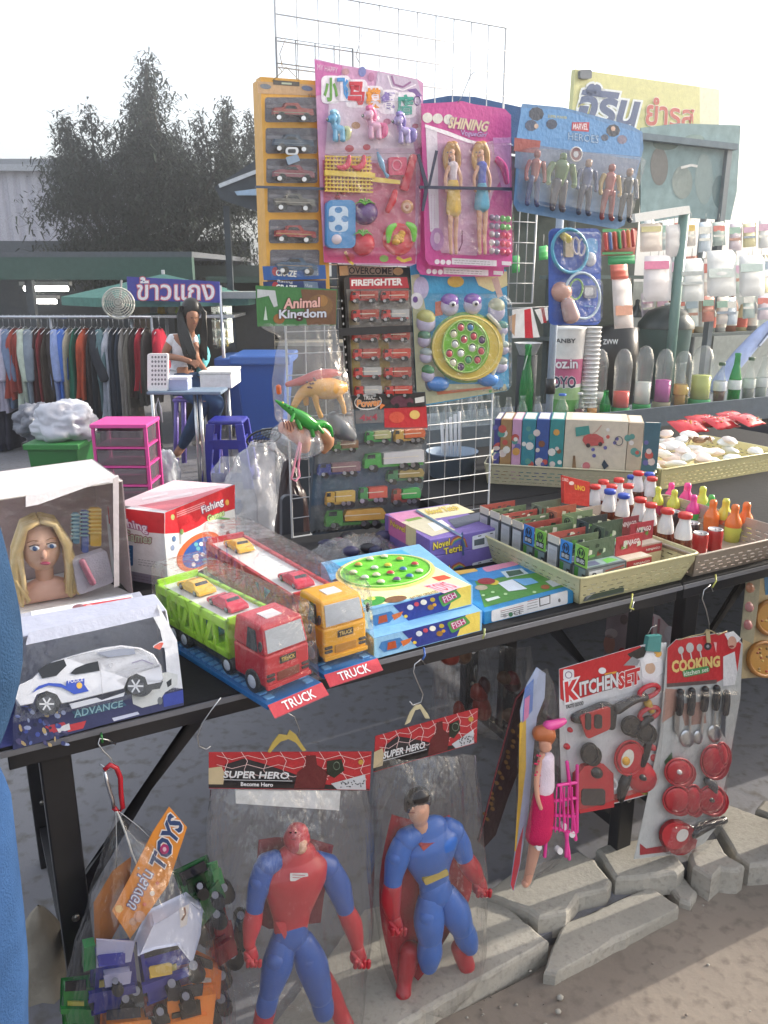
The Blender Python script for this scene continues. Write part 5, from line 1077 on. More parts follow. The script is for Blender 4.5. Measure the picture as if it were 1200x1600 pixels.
pl.line(b, [(612,118),(616,132),(630,136),(642,128)], 3,('9a6a98', 'c'),.001); pl.line(b, [(606,118),(612,136),(630,141),(650,132)], 2,('efe6f0', 'c'),.001); pl.poly(b, [(636,140),(650,138),(660,150),(650,152)], ('7a5a98', 'c'),.001); pl.ring(b, 652,157,5,7,2,.001,('7a5a98', 'c'))
pl.disc(b, 566,112,6,8,('7a80b8', 'c'),.001); pl.disc(b, 580,120,5,7,('b87aa0', 'c'),.001); pl.disc(b, 540,112,6,5,('c09098', 'c'),.001)
for (u, v, r, c_) in [(546,232,7, 'b84a5c'),(573,230,6, 'b84a5c'),(649,197,5, 'a85070'),(556,196,7, 'b0805a'),(545,402,9, 'c84a5c'),(600,404,7, '8ab060'),(605,190,6, 'b86a88')]: pl.disc(b, u, v, r, r*.8,(c_, 'c'),.001)
pl.line(b, [(620,402),(630,408),(643,404)], 5,('e0c050', 'c'),.001); pl.line(b, [(539,393),(546,408),(552,413)], 4,('e0c050', 'c'),.001)
b.build('print', t)
def pony(cx, cy, s, col, mane, tail, lb, look=-1):
    P = lambda x, y: (cx+x*s*look*-1, cy+y*s)
    b = B(); m = (col, 'g')
    pl.limb(b, [(*P(-2,2),.016,7*s),(*P(6,4),.016,7*s)], m); pl.limb(b, [(*P(-4,2),.016,5*s),(*P(-8,-12),.018,4.5*s)], m)
    pl.limb(b, [(*P(-8,-16),.02,7.5*s),(*P(-11,-13),.022,7*s)], m); pl.limb(b, [(*P(-15,-12),.022,3.5*s),(*P(-17,-11),.022,3*s)], m)
    for x, h in ((-5,.02),(-1,.012),(6,.02),(10,.012)): pl.limb(b, [(*P(x, 6), h, 3.8*s),(*P(x*1.05,20), h, 4.2*s)], m, 8)
    pl.limb(b, [(*P(-6,-22),.02,2.5*s),(*P(-4,-27),.02,1*s)], m, 6); o = b.build('toy_pony', t, label=lb)
    b = B(); pl.limb(b, [(*P(-12,-24),.026,4*s),(*P(-5,-24),.02,5*s),(*P(0,-15),.016,5*s),(*P(1,-5),.016,3*s)], (mane, 'g')); b.build('mane', o)
    b = B(); pl.limb(b, [(*P(12,0),.014,3*s),(*P(18,4),.014,5.5*s),(*P(17,15),.014,5*s),(*P(14,20),.014,2*s)], (tail, 'g')); b.build('tail', o)
    b = B(); u, v = P(-12,-15); pl.disc(b, u, v, 2.4*s, 3*s, '20242c', .0305, n=10); pl.disc(b, u-.6, v-1,.9*s, 1.1*s, 'f0f0f0', .031, n=6); b.build('eye', o)
pony(523,201,.95, '6ab0d8', '8cc4e0', 'd8dca8', 'blue toy pony'); pony(579,196,1.0, 'e0a8c8', 'e05a98', 'e8609a', 'pink toy pony'); pony(625,204,.95, 'a898d0', '7a6ab8', '8a7ac0', 'lilac toy pony')
b = B()
for i in range(13): x = 508+i*5.6; pl.slab(b, [(x, 244),(x+2.2,244),(x+2.6,298),(x+.4,298)], .01,.014, 'dcb84a')
for i in range(10): y = 243+i*6; pl.slab(b, [(507, y),(579+i*.3, y+2),(579+i*.3, y+4.6),(507, y+2.4)], .012,.016, 'e0c052')
pl.slab(b, [(506,266),(584,271),(584,279),(506,274)], .012,.02, 'e6c85a'); pl.slab(b, [(580,276),(624,282),(624,288),(580,284)], .012,.016, 'e6c85a'); b.build('toy_shopping_basket', t)
for cx in (533,556): b = B(); pl.limb(b, [(cx+7,246,.02,3),(cx+5,258,.02,4.4),(cx-3,264,.02,4.2),(cx-11,262,.02,2)], ('d83a58', 'g')); b.build('toy_shrimp', t)
b = B(); pl.limb(b, [(586,240,.014,2),(592,256,.014,5),(597,270,.014,2),(601,276,.014,3.5)], ('7aa8cc', 'g'), flat=.6); b.build('toy_fish', t)
b = B(); pl.slab(b, rr(606,246,634,274,3),.004,.01, 'd84a70'); pl.ring(b, 620,258,7,8,2,.011, 'e890a8'); b.build('toy_noodle_block', t)
b = B(); pl.slab(b, rq([(641,240),(650,244),(634,300),(623,296)], 4),.004,.014,('c82a44', 'g')); b.build('toy_knife', t)
b = B(); pl.slab(b, rr(507,313,552,388,9),.003,.016,('4a90cc', 'g')); pl.poly(b, rr(514,322,544,362,8),('c8dcf0', 'g'),.0165)
for u, v in [(529,328),(529,356),(518,342),(539,342)]: pl.disc(b, u, v, 6,5,('3f84c0', 'g'),.017)
b.build('toy_cooker', t); b = B(); pl.dome(b, 526,374,8,8,.006,('d8c8d0', 'g'), h0=.016); b.build('button', t)
def fruit(nm, u, v, rx, ry, col, leaf, h=.03):
    b = B(); pl.dome(b, u, v, rx, ry, h, (col, 'g'), h0=.002); o = b.build(nm, t); b = B()
    for k in range(5): a = -math.pi*(.12+.19*k); b.limb([pl(u, v-ry*.7, h*.8), pl(u+rx*.45*math.cos(a), v-ry*.75+ry*.35*math.sin(a)-1, h*.8), pl(u+rx*.95*math.cos(a), v-ry*.55+ry*.4*math.sin(a), h*.6)], [.003,.005,.001], (leaf, 'g'),6,.35)
    b.build('fruit_leaf', o)
fruit('toy_eggplant', 570,333,19,19, '5c2c78', '6ac03c'); fruit('toy_strawberry', 567,381,17,19, 'd42a40', '6ac03c')
b = B(); pl.dome(b, 622,374,25,26,.014,('d8404c', 'g')); o = b.build('toy_plate', t)
for k in range(9): u, v = 621+random.uniform(-8,8),374+random.uniform(-9,12); b = B(); pl.dome(b, u, v, 5.5,5.5,.01,('e0a830', 'g'), h0=.014); b.build('toy_grape', o)
for p in ([(602,378),(603,360),(612,352)], [(642,376),(640,358),(630,350)]): b = B(); pl.limb(b, [(*p[0], .016,3),(*p[1], .02,6),(*p[2], .02,3)], ('7ad040', 'g'), flat=.4); b.build('fruit_leaf', o)
b = B(); pl.limb(b, [(602,330,.012,4),(610,314,.012,5.5),(614,300,.012,4)], ('d8283c', 'g')); b.build('toy_sausage', t)
b = B(); pl.dome(b, 636,323,10,11,.008,('d8a070', 'g')); pl.disc(b, 636,323,6,7,('e8c0a8', 'g'),.0085); pl.dome(b, 636,323,3,3,.003,('b87050', 'g'), h0=.0085); b.build('toy_doughnut', t)
for u, v in [(527,308),(536,301)]: b = B(); pl.dome(b, u, v, 4.5,4,.008,('b82a38', 'g')); pl.wire(b, [(u, v-3,.005),(u+1, v-10,.003)], .0008, '6a4a30'); b.build('toy_cherry', t)
b = B(); pl.shell(b, rr(507,160,652,238,10),.036, BLIS, 6); pl.shell(b, rr(507,240,650,402,10),.034, BLIS, 5); b.build('blister', t)
def dollcard(w, dx, dy, lb, full):
    pl = VP(w); q = [(657+dx, 162+dy),(700+dx, 160+dy),(722+dx, 158+dy),(740+dx, 163+dy),(788+dx, 170+dy),(798+dx, 180+dy),(800+dx, 412+dy),(794+dx, 417+dy),(700+dx, 417+dy),(670+dx, 414+dy),(664+dx, 405+dy)]
    t = card('doll_card', lb, 'toy card', pl, q, 'c84a94', group='pink fashion doll cards'); b = B()
    X = lambda L: [(u+dx, v+dy) for u, v in L]
    for k, (u, v) in enumerate([(683,409),(692,409.5),(701,410)]): pl.disc(b, u+dx, v+dy, 4,4,('e4d8e2', 'c'),.0008)
    pl.poly(b, X([(706,403),(776,407),(776,416),(706,413)]),('dcd4dc', 'c'),.0008); scribble(b, pl, 710+dx, 405+dy, 768+dx, 412+dy, 2,('8a808a', 'c'),.05,.0011,.8); pl.poly(b, X([(784,408),(799,409),(799,415),(784,414)]),('dcd4dc', 'c'),.0008)
    if full:
        pl.poly(b, [(666,200),(705,215),(760,222),(798,214),(798,260),(770,300),(745,400),(690,395),(672,360)], ('c89ab8', 'c'),.0006)
        for u in (668,684,701): pl.disc(b, u, 184+(u-668)*.08,8,8,('dcd6d0', 'c'),.001)
        pl.poly(b, [(665,200),(683,204),(686,360),(672,362)], ('d8ccd8', 'c'),.0008)
        for i in range(14):
            for j in range(3): pl.disc(b, 669+j*5,305+i*4,.9,.9,('b88ab0', 'c'),.0012, n=5)
        pl.poly(b, [(664,194),(700,205),(728,216),(745,222),(740,226),(700,212),(664,199)], ('efe8ee', 'c'),.0011)
        pl.text(b, 'SHINING', [(702,182),(765,190),(762,206),(700,200)], ('dcc8a8', 'c'),.0014,('b880a0', 'c'),.07,.03, shear=.2); pl.text(b, 'VogueGirl', [(720,203),(762,207),(758,217),(722,214)], ('c8a8d8', 'c'),.0018,('7a4a90', 'c'),.04,.01, shear=.2)
        pl.disc(b, 683,374,11,18,('b888b8', 'c'),.001); pl.disc(b, 683,372,5,9,('d8b8d0', 'c'),.0013); pl.line(b, [(722,360),(722,380),(717,392)], 2,('7a2c5c', 'c'),.0012)
        pl.poly(b, [(770,215),(797,215),(797,300),(785,298),(775,260)], ('c88ac0', 'c'),.0009)
        b.build('print', t)
        def doll(cx, dr, hair, lb, skirt):
            sk = ('dba88c', 'skin'); b = B(); h = .018
            pl.limb(b, [(cx, 246, h, 3),(cx, 255, h, 3)], sk, 8); pl.dome(b, cx, 238,7.5,10,.016, sk, h0=.008); pl.limb(b, [(cx-6,262, h, 3),(cx-12,280, h, 2.6),(cx-10,300, h, 2)], sk, 8); pl.limb(b, [(cx+6,262, h, 3),(cx+12,280, h, 2.6),(cx+11,300, h, 2)], sk, 8)
            pl.limb(b, [(cx-4,318, h, 5),(cx-4,345, h, 3.6),(cx-4,372, h, 3),(cx-3,396, h, 2.4)], sk, 8); pl.limb(b, [(cx+5,318, h, 5),(cx+5,345, h, 3.6),(cx+4,372, h, 3),(cx+5,396, h, 2.4)], sk, 8); o = b.build('doll', t, label=lb)
            b = B(); pl.limb(b, [(cx-2,230,.012,8),(cx-9,240,.012,5),(cx-10,255,.012,4),(cx-8,268,.012,2)], (hair, 'p'),8); pl.limb(b, [(cx+2,229,.012,8),(cx+9,240,.012,5),(cx+10,258,.012,4),(cx+8,270,.012,2)], (hair, 'p'),8); b.build('hair', o)
            b = B()
            for s_ in (-1,1): pl.disc(b, cx+s_*2.6,238,1.3,1.3, '2c3c60', .0243, n=6)
            pl.disc(b, cx, 243,1.6,.8, 'b83a58', .0236, n=6); b.build('face', o)
            b = B(); pl.limb(b, [(cx, 260, h, 8),(cx, 276, h, 6),(cx, 288, h, 6.5)], (dr, 'f'),10,.8); b.build('top', o)
            b = B(); (pl.limb(b, [(cx, 290, h, 7),(cx, 305, h, 10),(cx, 322, h, 12)], (skirt, 'f'),12,.8) if dr == '6a74c0' else pl.limb(b, [(cx, 288, h, 9),(cx+1,310, h, 11),(cx+1,330, h, 12)], (skirt, 'f'),12,.7)); b.build('skirt', o)
        doll(702, 'd8c8d0', 'b88a50', 'blonde doll in cream trousers', 'dcb868'); doll(747, '6a74c0', 'c89a5c', 'doll in a blue dress', '7ab4cc')
        for i in range(5):
            for (u, c_) in ((768, '8a7a9a' if i < 2 else 'c8c0c8'),(776, 'a09ab0'),(785, '6ac05c' if i < 2 else 'e04a70'),(793, '7ad06c' if i < 2 else 'e8567c')):
                b = B(); pl.dome(b, u, 340+i*13+(u-768)*.1,4,5.5,.010,(c_, 'g'), n=8, k=3); b.build('doll_shoe', t)
        b = B(); pl.limb(b, [(775,250,.006,5),(785,262,.006,6),(790,285,.006,4)], ('c8488c', 'f'), flat=.5); b.build('doll_dress', t)
        b = B(); pl.shell(b, rr(680,224,795,400,8),.032, BLIS, 5); b.build('blister', t)
        b = B(); pl.slab(b, [(655,290),(800,293),(800,298),(655,295)], .034,.036,('30344e', 'p')); pl.slab(b, [(655,240),(668,285),(668,300),(662,330),(658,330),(663,292),(651,242)], .034,.036,('30344e', 'p')); pl.slab(b, [(680,235),(684,236),(672,290),(668,292)], .034,.036,('30344e', 'p')); b.build('ribbon', t)
        hook(t, pl, [(716,160,.002),(722,150,.006),(735,118,.01),(742,112,.02)])
    else: b.build('print', t)
dollcard(.69,-13,15, 'pink doll card hidden behind another, only its lower edge showing', False)
dollcard(.66,0,0, 'pink doll card with two fashion dolls and tiny shoes, in front', True)
pl = VP(.60); q = [(813,172),(816,162),(880,168),(985,196),(1003,206),(1005,232),(975,352),(962,358),(808,330),(802,318)]
t = card('hero_figure_pack', 'big blue blister pack of small action figures hanging at a tilt', 'toy pack', pl, q, '5a86b4')
b = B(); pl.poly(b, [(815,168),(880,172),(1000,208),(1000,250),(806,222)], ('5a90c4', 'c'),.0006); pl.poly(b, [(806,222),(1000,250),(980,300),(804,262)], ('6a7c9c', 'c'),.0006); pl.poly(b, [(804,215),(845,220),(842,240),(803,236)], ('9a4a48', 'c'),.0009)
pl.poly(b, [(894,191),(921,191),(920,206),(893,204)], ('b84050', 'c'),.001); pl.text(b, 'MARVEL', [(896,193),(919,193),(918,203),(895,202)], ('e8dce0', 'c'),.0014, bold=.02); pl.text(b, 'HEROES', [(888,207),(936,212),(935,224),(888,218)], ('9ab8d8', 'c'),.001,('4a6a90', 'c'),.04)
pl.text(b, 'SUPER POWER', [(856,179),(886,182),(886,186),(856,184)], ('c8c070', 'c'),.001)
for (u, v, r, c_) in [(838,178,12, '3c4454'),(830,196,10, '44506a'),(862,194,9, '39455c'),(958,204,11, '38404e'),(972,218,8, '7a7488'),(945,215,6, '4a5468')]: pl.disc(b, u, v, r, r*.9,(c_, 'c'),.001, n=9)
for (u, v, r, c_) in [(958,201,4, 'c8a898'),(838,197,4, 'c0a898')]: pl.disc(b, u, v, r*.9, r, (c_, 'c'),.0013, n=9)
b.build('print', t)
def figure(par, pl, cx, cy, H, body, legs, arm, head, lb, hair=None, h=.02, bulk=1, tilt=0, nm='action_figure'):
    u = H/100; s = bulk; X = lambda x, y, d, r: (cx+x*u-tilt*y*u, cy+y*u+tilt*x*u, h+d, r*u)
    b = B(); pl.limb(b, [X(0,-24,0,11*s), X(0,-8,0,8.5*s), X(0,2,0,8*s)], (body, 'g'),10,.7); o = b.build(nm, par, label=lb)
    b = B(); pl.limb(b, [X(0,-43,0,5.5), X(0,-38,0,5.5)], (head, 'g'),10); pl.limb(b, [X(0,-36,0,3), X(0,-30,0,3.5)], (head, 'g'),8); b.build('head', o)
    for sx in (-1,1):
        b = B(); pl.limb(b, [X(sx*13*s, -26,0,4.6*s), X(sx*17*s, -12,0,4*s), X(sx*18*s, 2,.004,3.4*s), X(sx*17*s, 6,.005,3.6*s)], (arm, 'g'),8); b.build('arm', o)
        b = B(); pl.limb(b, [X(sx*5,2,0,6.4*s), X(sx*7,22,0,5*s), X(sx*8,44,0,3.8*s), X(sx*9,48,.005,4)], (legs, 'g'),8); b.build('leg', o)
    if hair: b = B(); pl.limb(b, [X(0,-46,-.002,5.4), X(0,-44,-.003,5.6)], (hair, 'p'),8); b.build('hair', o)
    return o
for cx, cy, H, bd, lg, ar, hd, lb, bk in [(828,282,88, '8a3a3c', '3c4c7a', '8a3a3c', '8a3a3c', 'red and blue figure', .9),(868,284,92, '4a6a3c', '4a4a58', '4f7040', '4f7040', 'burly green figure', 1.25),(908,288,88, '3a4c78', '2c3450', '3a4c78', 'a88878', 'dark blue figure', .95),(944,292,88, '983c3c', '8a3438', 'a88848', '983c3c', 'red and gold figure', .95),(972,294,84, '3a4048', '30343c', '6a6e78', 'a88878', 'dark grey figure', .9)]:
    figure(t, pl, cx, cy+(cx-868)*.1, H, bd, lg, ar, hd, lb, bulk=bk, tilt=.12)
b = B(); pl.cylp(b, 900,241,9,11,.02,.023,('8a5a60', 'g')); pl.ring(b, 900,241,9,11,2,.024, 'd0c8c8'); pl.disc(b, 900,241,4,5,('c8c8d0', 'g'),.0245); b.build('round_shield', t)
b = B(); pl.shell(b, [(812,236),(820,232),(985,246),(996,252),(974,342),(964,346),(812,318),(806,310)], .05, film('hazy_blister', milk=.10, bump=.45, scale=10, rough=.1),7); b.build('blister', t)
pl = VP(.70); q = rr(857,357,938,508,9)
t = card('doctor_set_card', 'narrow blue blister card with a toy stethoscope and doctor tools on the grey post', 'toy card', pl, q, '3a60b8')
b = B(); pl.ring(b, 890,392,27,34,5,.012,('58b0d0', 'g'),-8); pl.ring(b, 910,462,27,36,4,.02,('c8dce8', 'g'),-6); b.build('toy_stethoscope', t)
b = B(); pl.slab(b, rr(880,372,893,402,3),.004,.014,('b8a890', 'g')); b.build('toy_thermometer', t)
b = B(); pl.ring(b, 900,384,5,13,3,.012, 'e0d8dc', -5); pl.ring(b, 909,386,5,13,3,.012, 'e0d8dc', 5); b.build('toy_scissors', t)
b = B(); pl.dome(b, 922,405,9,12,.012,('c8c8d0', 'g')); b.build('toy_mirror', t)
b = B(); pl.limb(b, [(876,368,.01,5),(884,374,.01,6)], ('dcc84a', 'g')); b.build('toy_dropper', t)
b = B(); pl.dome(b, 876,456,15,16,.03,('d0a090', 'g')); pl.limb(b, [(880,474,.02,10),(886,494,.02,12)], ('c8a8a4', 'g')); b.build('toy_baby', t)
b = B(); pl.ring(b, 900,452,10,16,3,.014, '8ac06a', 10); b.build('toy_clamp', t)
b = B(); pl.slab(b, rr(911,446,930,466,3),.002,.008,('9a9ca8', 'g')); pl.poly(b, rr(914,449,927,462,3),('d0d0d4', 'c'),.0085); b.build('toy_xray', t)
b = B(); pl.line(b, [(913,478),(927,479)], 2,('8ab0d8', 'c')); pl.poly(b, rr(914,372,934,398,8),('5aa0d8', 'c')); b.build('print', t)
b = B(); pl.shell(b, rr(862,362,934,430,10),.03, BLIS, 5); pl.shell(b, rr(862,434,934,504,10),.034, BLIS, 5); b.build('blister', t)
pl = VP(.66); q = [(399,446),(527,452),(525,508),(402,510)]
t = card('animal_toy_bag', 'clear bag of plastic animals with green animal header card', 'toy bag', pl, q, '3c7440')
b = B(); pl.poly(b, [(470,452),(526,454),(525,507),(480,508)], ('6a4a34', 'c'),.0006); pl.poly(b, [(402,452),(430,454),(434,478),(428,480),(420,462),(402,466)], ('b8bcc0', 'c'),.0008); pl.poly(b, [(412,500),(415,478),(418,500)], ('c0ccc4', 'c'),.0008); pl.disc(b, 436,498,9,8,('8a5a30', 'c'),.0008); pl.disc(b, 500,478,20,18,('7a5a38', 'c'),.0009); pl.disc(b, 504,470,8,9,('9a7040', 'c'),.0012)
pl.text(b, 'Animal', [(444,466),(500,464),(500,480),(443,483)], ('d8a8a0', 'c'),.0014,('4c1c20', 'c'),.07,.03); pl.text(b, 'Kingdom', [(436,484),(510,482),(510,500),(436,502)], ('c8ccd8', 'c'),.0018,('4c1c28', 'c'),.07,.03)
b.build('header_print', t)
def animal(par, pl, pts, legs, col, lb, nm='toy_animal', h=.02, k='g'):
    b = B(); pl.limb(b, [(u, v, h, r) for u, v, r in pts], (col, k),12)
    for L in legs: pl.limb(b, [(u, v, h+d, r) for u, v, d, r in L], (col, k),8)
    return b.build(nm, par, label=lb)
o = animal(t, pl, [(455,632,5),(468,612,8),(490,606,15),(515,606,16),(530,604,10)], [[(484,612,.01,6),(488,632,.01,4),(494,648,.01,4)], [(520,612,.01,6),(528,630,.01,4),(530,642,.01,3.6)], [(474,612,-.01,6),(476,630,-.01,4)]], 'cf9a50', 'tan animal with dark spots')
b = B(); random.seed(2)
for k in range(40): u = random.uniform(478,525); v = 606-abs(random.gauss(0,8)); pl.dome(b, u, v, 2.4,1.8,.004,('5c3838', 'p'), h0=.02+.016*(1-((v-606)/18)**2), n=6, k=2)
for a in b.v: pass
b.build('spots', o)
animal(t, pl, [(446,600,4),(470,594,7),(495,586,9),(518,582,6),(528,584,3)], [], 'b04c48', 'red brown animal lying on top', h=.012)
animal(t, pl, [(515,650,10),(528,668,16),(545,680,8)], [[(520,660,.01,4),(512,676,.01,3)]], '6a6e74', 'grey animal at the bottom')
b = B(); pl.limb(b, [(431,603,.018,4),(432,612,.018,4)], ('d0602c', 'g')); b.build('toy_animal', t, label='small orange animal')
CB = film('toy_bag_film', milk=.10, bump=.9, scale=16, rough=.12)
sheetbag('', '', pl, [(506,404,524),(530,436,528),(560,430,536),(600,426,545),(650,430,552),(692,470,556)], CB, .05,2, t)
# crocodile toy and pink strap
t = thing('crocodile_toy', 'green rubber crocodile hanging across the front of the animal bag', 'toy', VP(.58)(480,660)); pc_ = VP(.59)
b = B(); pc_.limb(b, [(431,626,0,1.5),(440,632,.004,4),(452,640,.006,6),(470,652,.008,10),(488,664,.008,9),(502,662,.006,6),(514,668,.004,4),(519,682,.002,1.5)], ('2f8a34', 'g'),12,.7)
for p in ([(462,656,.01,4),(466,668,.016,3)], [(484,668,.01,4),(486,680,.014,3)], [(456,646,.012,3),(450,656,.02,2.5)], [(492,664,.014,3.5),(500,674,.018,2.5)]): pc_.limb(b, p, ('2f8a34', 'g'),6)
o = b.build('body', t)
for k in range(11): b = B(); u = 446+k*6; v = 633+k*3.4-(1 if k > 6 else 0); b.tube([pc_(u, v+2,.012), pc_(u+1, v-3,.012)], [.004,.0006], ('26762c', 'g'),5); b.build('back_spike', t)
b = B(); pc_.dome(b, 442,629,1.6,1.6,.003,('e8d840', 'g'), h0=.012, n=8); b.build('eye', t)
t = thing('tiger_toy_bag', 'small clear bag with a striped orange rubber animal below the green crocodile', 'toy bag', VP(.6)(460,720)); pc_ = VP(.605)
o = animal(t, pc_, [(442,668,9),(458,672,15),(472,684,14),(476,702,8)], [], 'c88a70', 'striped orange animal', h=.0)
b = B()
for k in range(8): u = 440+k*5.2; v = 662+k*2.6; pc_.wire(b, [(u, v-9,.014),(u+3, v-2,.022),(u+4, v+6,.02)], .0012,('6a2c28', 'p'))
b.build('stripes', o)
b = B(); pc_.limb(b, [(500,672,-.01,9),(515,690,-.01,10),(508,706,-.01,5)], ('a87858', 'p')); b.build('toy_animal', t)
sheetbag('', '', pc_, [(655,440,470),(675,424,500),(700,420,505),(718,440,480)], WEBBY, .04,4, t)
b = B(); b.tube([pc_(u, v, .03) for u, v in [(468,690),(463,712),(458,736),(455,748),(462,752),(468,744),(466,730),(468,712),(470,692)]], .0028,('dc8ea4', 'p'),6); b.build('pink_strap', t)
pl = VP(.74); t = card('overcome_card', 'black card with dark lettering showing above the firefighter card', 'toy card', pl, [(527,414),(645,418),(645,440),(650,610),(545,615),(535,520)], '2a2826')
b = B(); pl.poly(b, [(530,416),(543,415),(545,430),(531,431)], ('c8a878', 'c')); pl.poly(b, [(544,416),(614,417),(614,430),(544,429)], ('9a8a78', 'c'),.0006); pl.text(b, 'OVERCOME', [(545,417),(612,418),(612,429),(545,428)], ('1c1a1a', 'c'),.001, bold=.02); pl.disc(b, 622,424,8,6,('b89868', 'c'),.0008); pl.line(b, [(548,433),(625,434)], 3,('b85a5c', 'c'),.0008); b.build('print', t)
pl = VP(.705); q = [(537,436),(545,432),(636,431),(641,440),(643,520),(646,616),(548,622),(541,520)]
t = card('fire_truck_card', 'tall card of red toy fire engines under a white firefighter heading', 'toy card', pl, q, '33302e')
b = B(); pl.poly(b, [(546,434),(636,433),(639,450),(547,452)], ('b83440', 'c')); pl.text(b, 'FIREFIGHTER', [(549,437),(629,434),(629,446),(549,447)], ('efe8e4', 'c'),.001,('5c1c20', 'c'),.03,.045)
pl.poly(b, [(541,452),(639,451),(644,612),(550,618),(546,520)], ('75716c', 'c'),.0006); pl.poly(b, [(548,530),(560,528),(565,612),(552,616)], ('9a8640', 'c'),.0009); pl.poly(b, [(590,520),(606,520),(612,606),(596,610)], ('8a7438', 'c'),.0009); pl.poly(b, [(545,470),(560,470),(562,508),(546,508)], ('8c7c5a', 'c'),.0009)
for k in range(12): pl.disc(b, 534+k*.9,470+k*12,1.4,2.2,('c8c4c0', 'c'),.0012, n=5)
b.build('print', t)
for r in range(6):
    for c_ in range(2):
        x = 567+c_*47+r*1.2; y = 463+r*29+(3 if r > 1 else 0); minicar(t, pl, x, y, 40,21, 'c03c38', .003,.014, kind='truck', col2=random.choice(['a8483c', 'b0b0b0', 'c04a3c', 'b8a8a0']), slope=-.01, nm='toy_fire_engine')
b = B(); pl.slab(b, [(528,513),(642,508),(642,519),(532,525)], .026,.0275,('26262a', 'p')); b.build('ribbon', t)
b = B(); pl.shell(b, [(546,454),(638,453),(641,508),(547,512)], .024, BLIS, 3); pl.shell(b, [(548,520),(641,518),(644,610),(552,615)], .024, BLIS, 3); b.build('blister', t)
pl = VP(.72); q = rq([(640,408),(791,420),(795,610),(652,636)], 6)
t = card('fishing_game_card', 'large blue card with a yellow turtle fishing game and purple eyed fish', 'toy card', pl, q, '3c98c4')
b = B(); pl.poly(b, [(642,430),(655,428),(668,500),(680,560),(700,600),(790,600),(793,610),(652,634)], ('b8b89a', 'c'),.0005); pl.poly(b, [(740,428),(792,424),(793,446),(770,456),(748,446)], ('d8cc9a', 'c'),.0008); pl.poly(b, [(768,436),(778,432),(786,462),(778,466)], ('c8a8a0', 'c'),.0011)
pl.disc(b, 658,450,12,18,('b0a8c8', 'c'),.0009); pl.disc(b, 651,470,10,13,('d8d8de', 'c'),.0011); pl.disc(b, 649,468,4,5,('6a4a8c', 'c'),.0014); pl.disc(b, 712,440,13,9,('c8a84a', 'c'),.0009); pl.poly(b, [(680,472),(690,470),(692,492),(680,494)], ('c86a50', 'c'),.0009)
pl.disc(b, 672,598,8,14,('5a6070', 'c'),.0009); pl.poly(b, [(682,612),(768,604),(768,607),(684,617)], ('c87a5c', 'c'),.0011); pl.text(b, 'CE', (771,605,778,611),('4a5a6a', 'c'),.0009); pl.ring(b, 783,608,2.6,2.6,.8,.0009, '4a5a6a'); pl.disc(b, 766,611,2.4,2.4,('4a9a5c', 'c'),.0009); pl.disc(b, 777,600,10,9,('5a98cc', 'c'),.0007)
pl.poly(b, [(646,622),(664,620),(665,627),(647,629)], ('d8d8d4', 'c'),.0009); pl.text(b, 'WARNING', (648,622,662,625),('555555', 'c'),.0012)
b.build('print', t)
b = B(); pl.dome(b, 729,543,57,56,.012,('7aa85c', 'g'), n=28); pl.cylp(b, 728,543,54,51,.006,.020,('dcc25c', 'g'),-8,32); pl.ring(b, 728,543,52,49,3,.020,('e8d47a', 'g'),-8,32); o = b.build('fishing_game', t)
b = B(); pl.cylp(b, 727,541,36,42,.020,.027,('74b83c', 'g'),0,28); pl.ring(b, 727,541,35,41,3,.028,('a8cc70', 'g'),0,30); b.build('pond', o)
random.seed(8)
for k, (u, v) in enumerate([(720,511),(735,511),(709,521),(725,530),(740,525),(753,531),(711,537),(738,543),(752,548),(702,552),(720,551),(732,562),(746,562),(708,566),(720,573)]):
    b = B(); pl.cylp(b, u, v, 6.2,7.2,.027,.0275, '2c4430', n=14); pl.ring(b, u, v, 6,7,1.2,.0278, 'c0d890', n=14); pl.dome(b, u, v+1,4.8,5.4,.004,(random.choice(['d8d8dc', 'c84a58', '3f78a8', 'e0d8c0', '4aa070', '5a3a68', 'e8e8ea']), 'g'), h0=.0275, n=8, k=3); b.build('pond_fish', o)
for u, v, c_ in [(689,538, 'b8443c'),(748,515, 'a04a68'),(706,520, '')]:
    pass
for (u, v, rx, ry, c_, nm) in [(702,474,14,16, '8a5ab8', 1),(738,473,14,15, '8a5ab8', 1),(665,500,15,17, 'b8b870', 0),(775,482,13,17, 'c0c4a8', 0),(662,528,10,11, '5a8a70', 0),(665,554,10,10, 'a8b8b8', 0),(668,582,10,11, '4a9060', 0),(783,512,9,10, '5a9a90', 0),(785,542,9,9, 'b8c8c0', 0),(781,568,11,11, '98a8a0', 0)]:
    b = B(); pl.dome(b, u, v+4, rx, ry, .018,('c0bcd8', 'g')); pl.dome(b, u, v-4, rx*.95, ry*.75,.022,(c_, 'g')); o2 = b.build('toy_fish', t)
    if nm: b = B(); pl.dome(b, u+5, v+1,5,5,.008,('e0e0e8', 'g'), h0=.018); pl.dome(b, u+6, v+2,2.6,2.8,.005, '26263c', h0=.0235, n=8); b.build('eye', o2)
for u in (684,762): b = B(); pl.dome(b, u, 600-(u-684)*.1,17,12,.02,('3f84d0', 'g')); b.build('toy_float', t)
b = B(); pl.limb(b, [(760,492,.01,3),(782,520,.01,3),(776,560,.01,3),(764,590,.01,3)], ('d8dcd0', 'g')); b.build('fishing_rod', t)
b = B(); pl.shell(b, rr(650,458,792,612,16),.042, BLIS, 9); b.build('blister', t)
pl = VP(.69)
t = card('power_truck_card', 'black and red card of small toy trucks at the foot of the wire grid', 'toy card', pl, [(548,618),(664,612),(668,664),(660,760),(652,800),(600,822),(488,836),(482,800),(492,664),(552,668)], '4a5560')
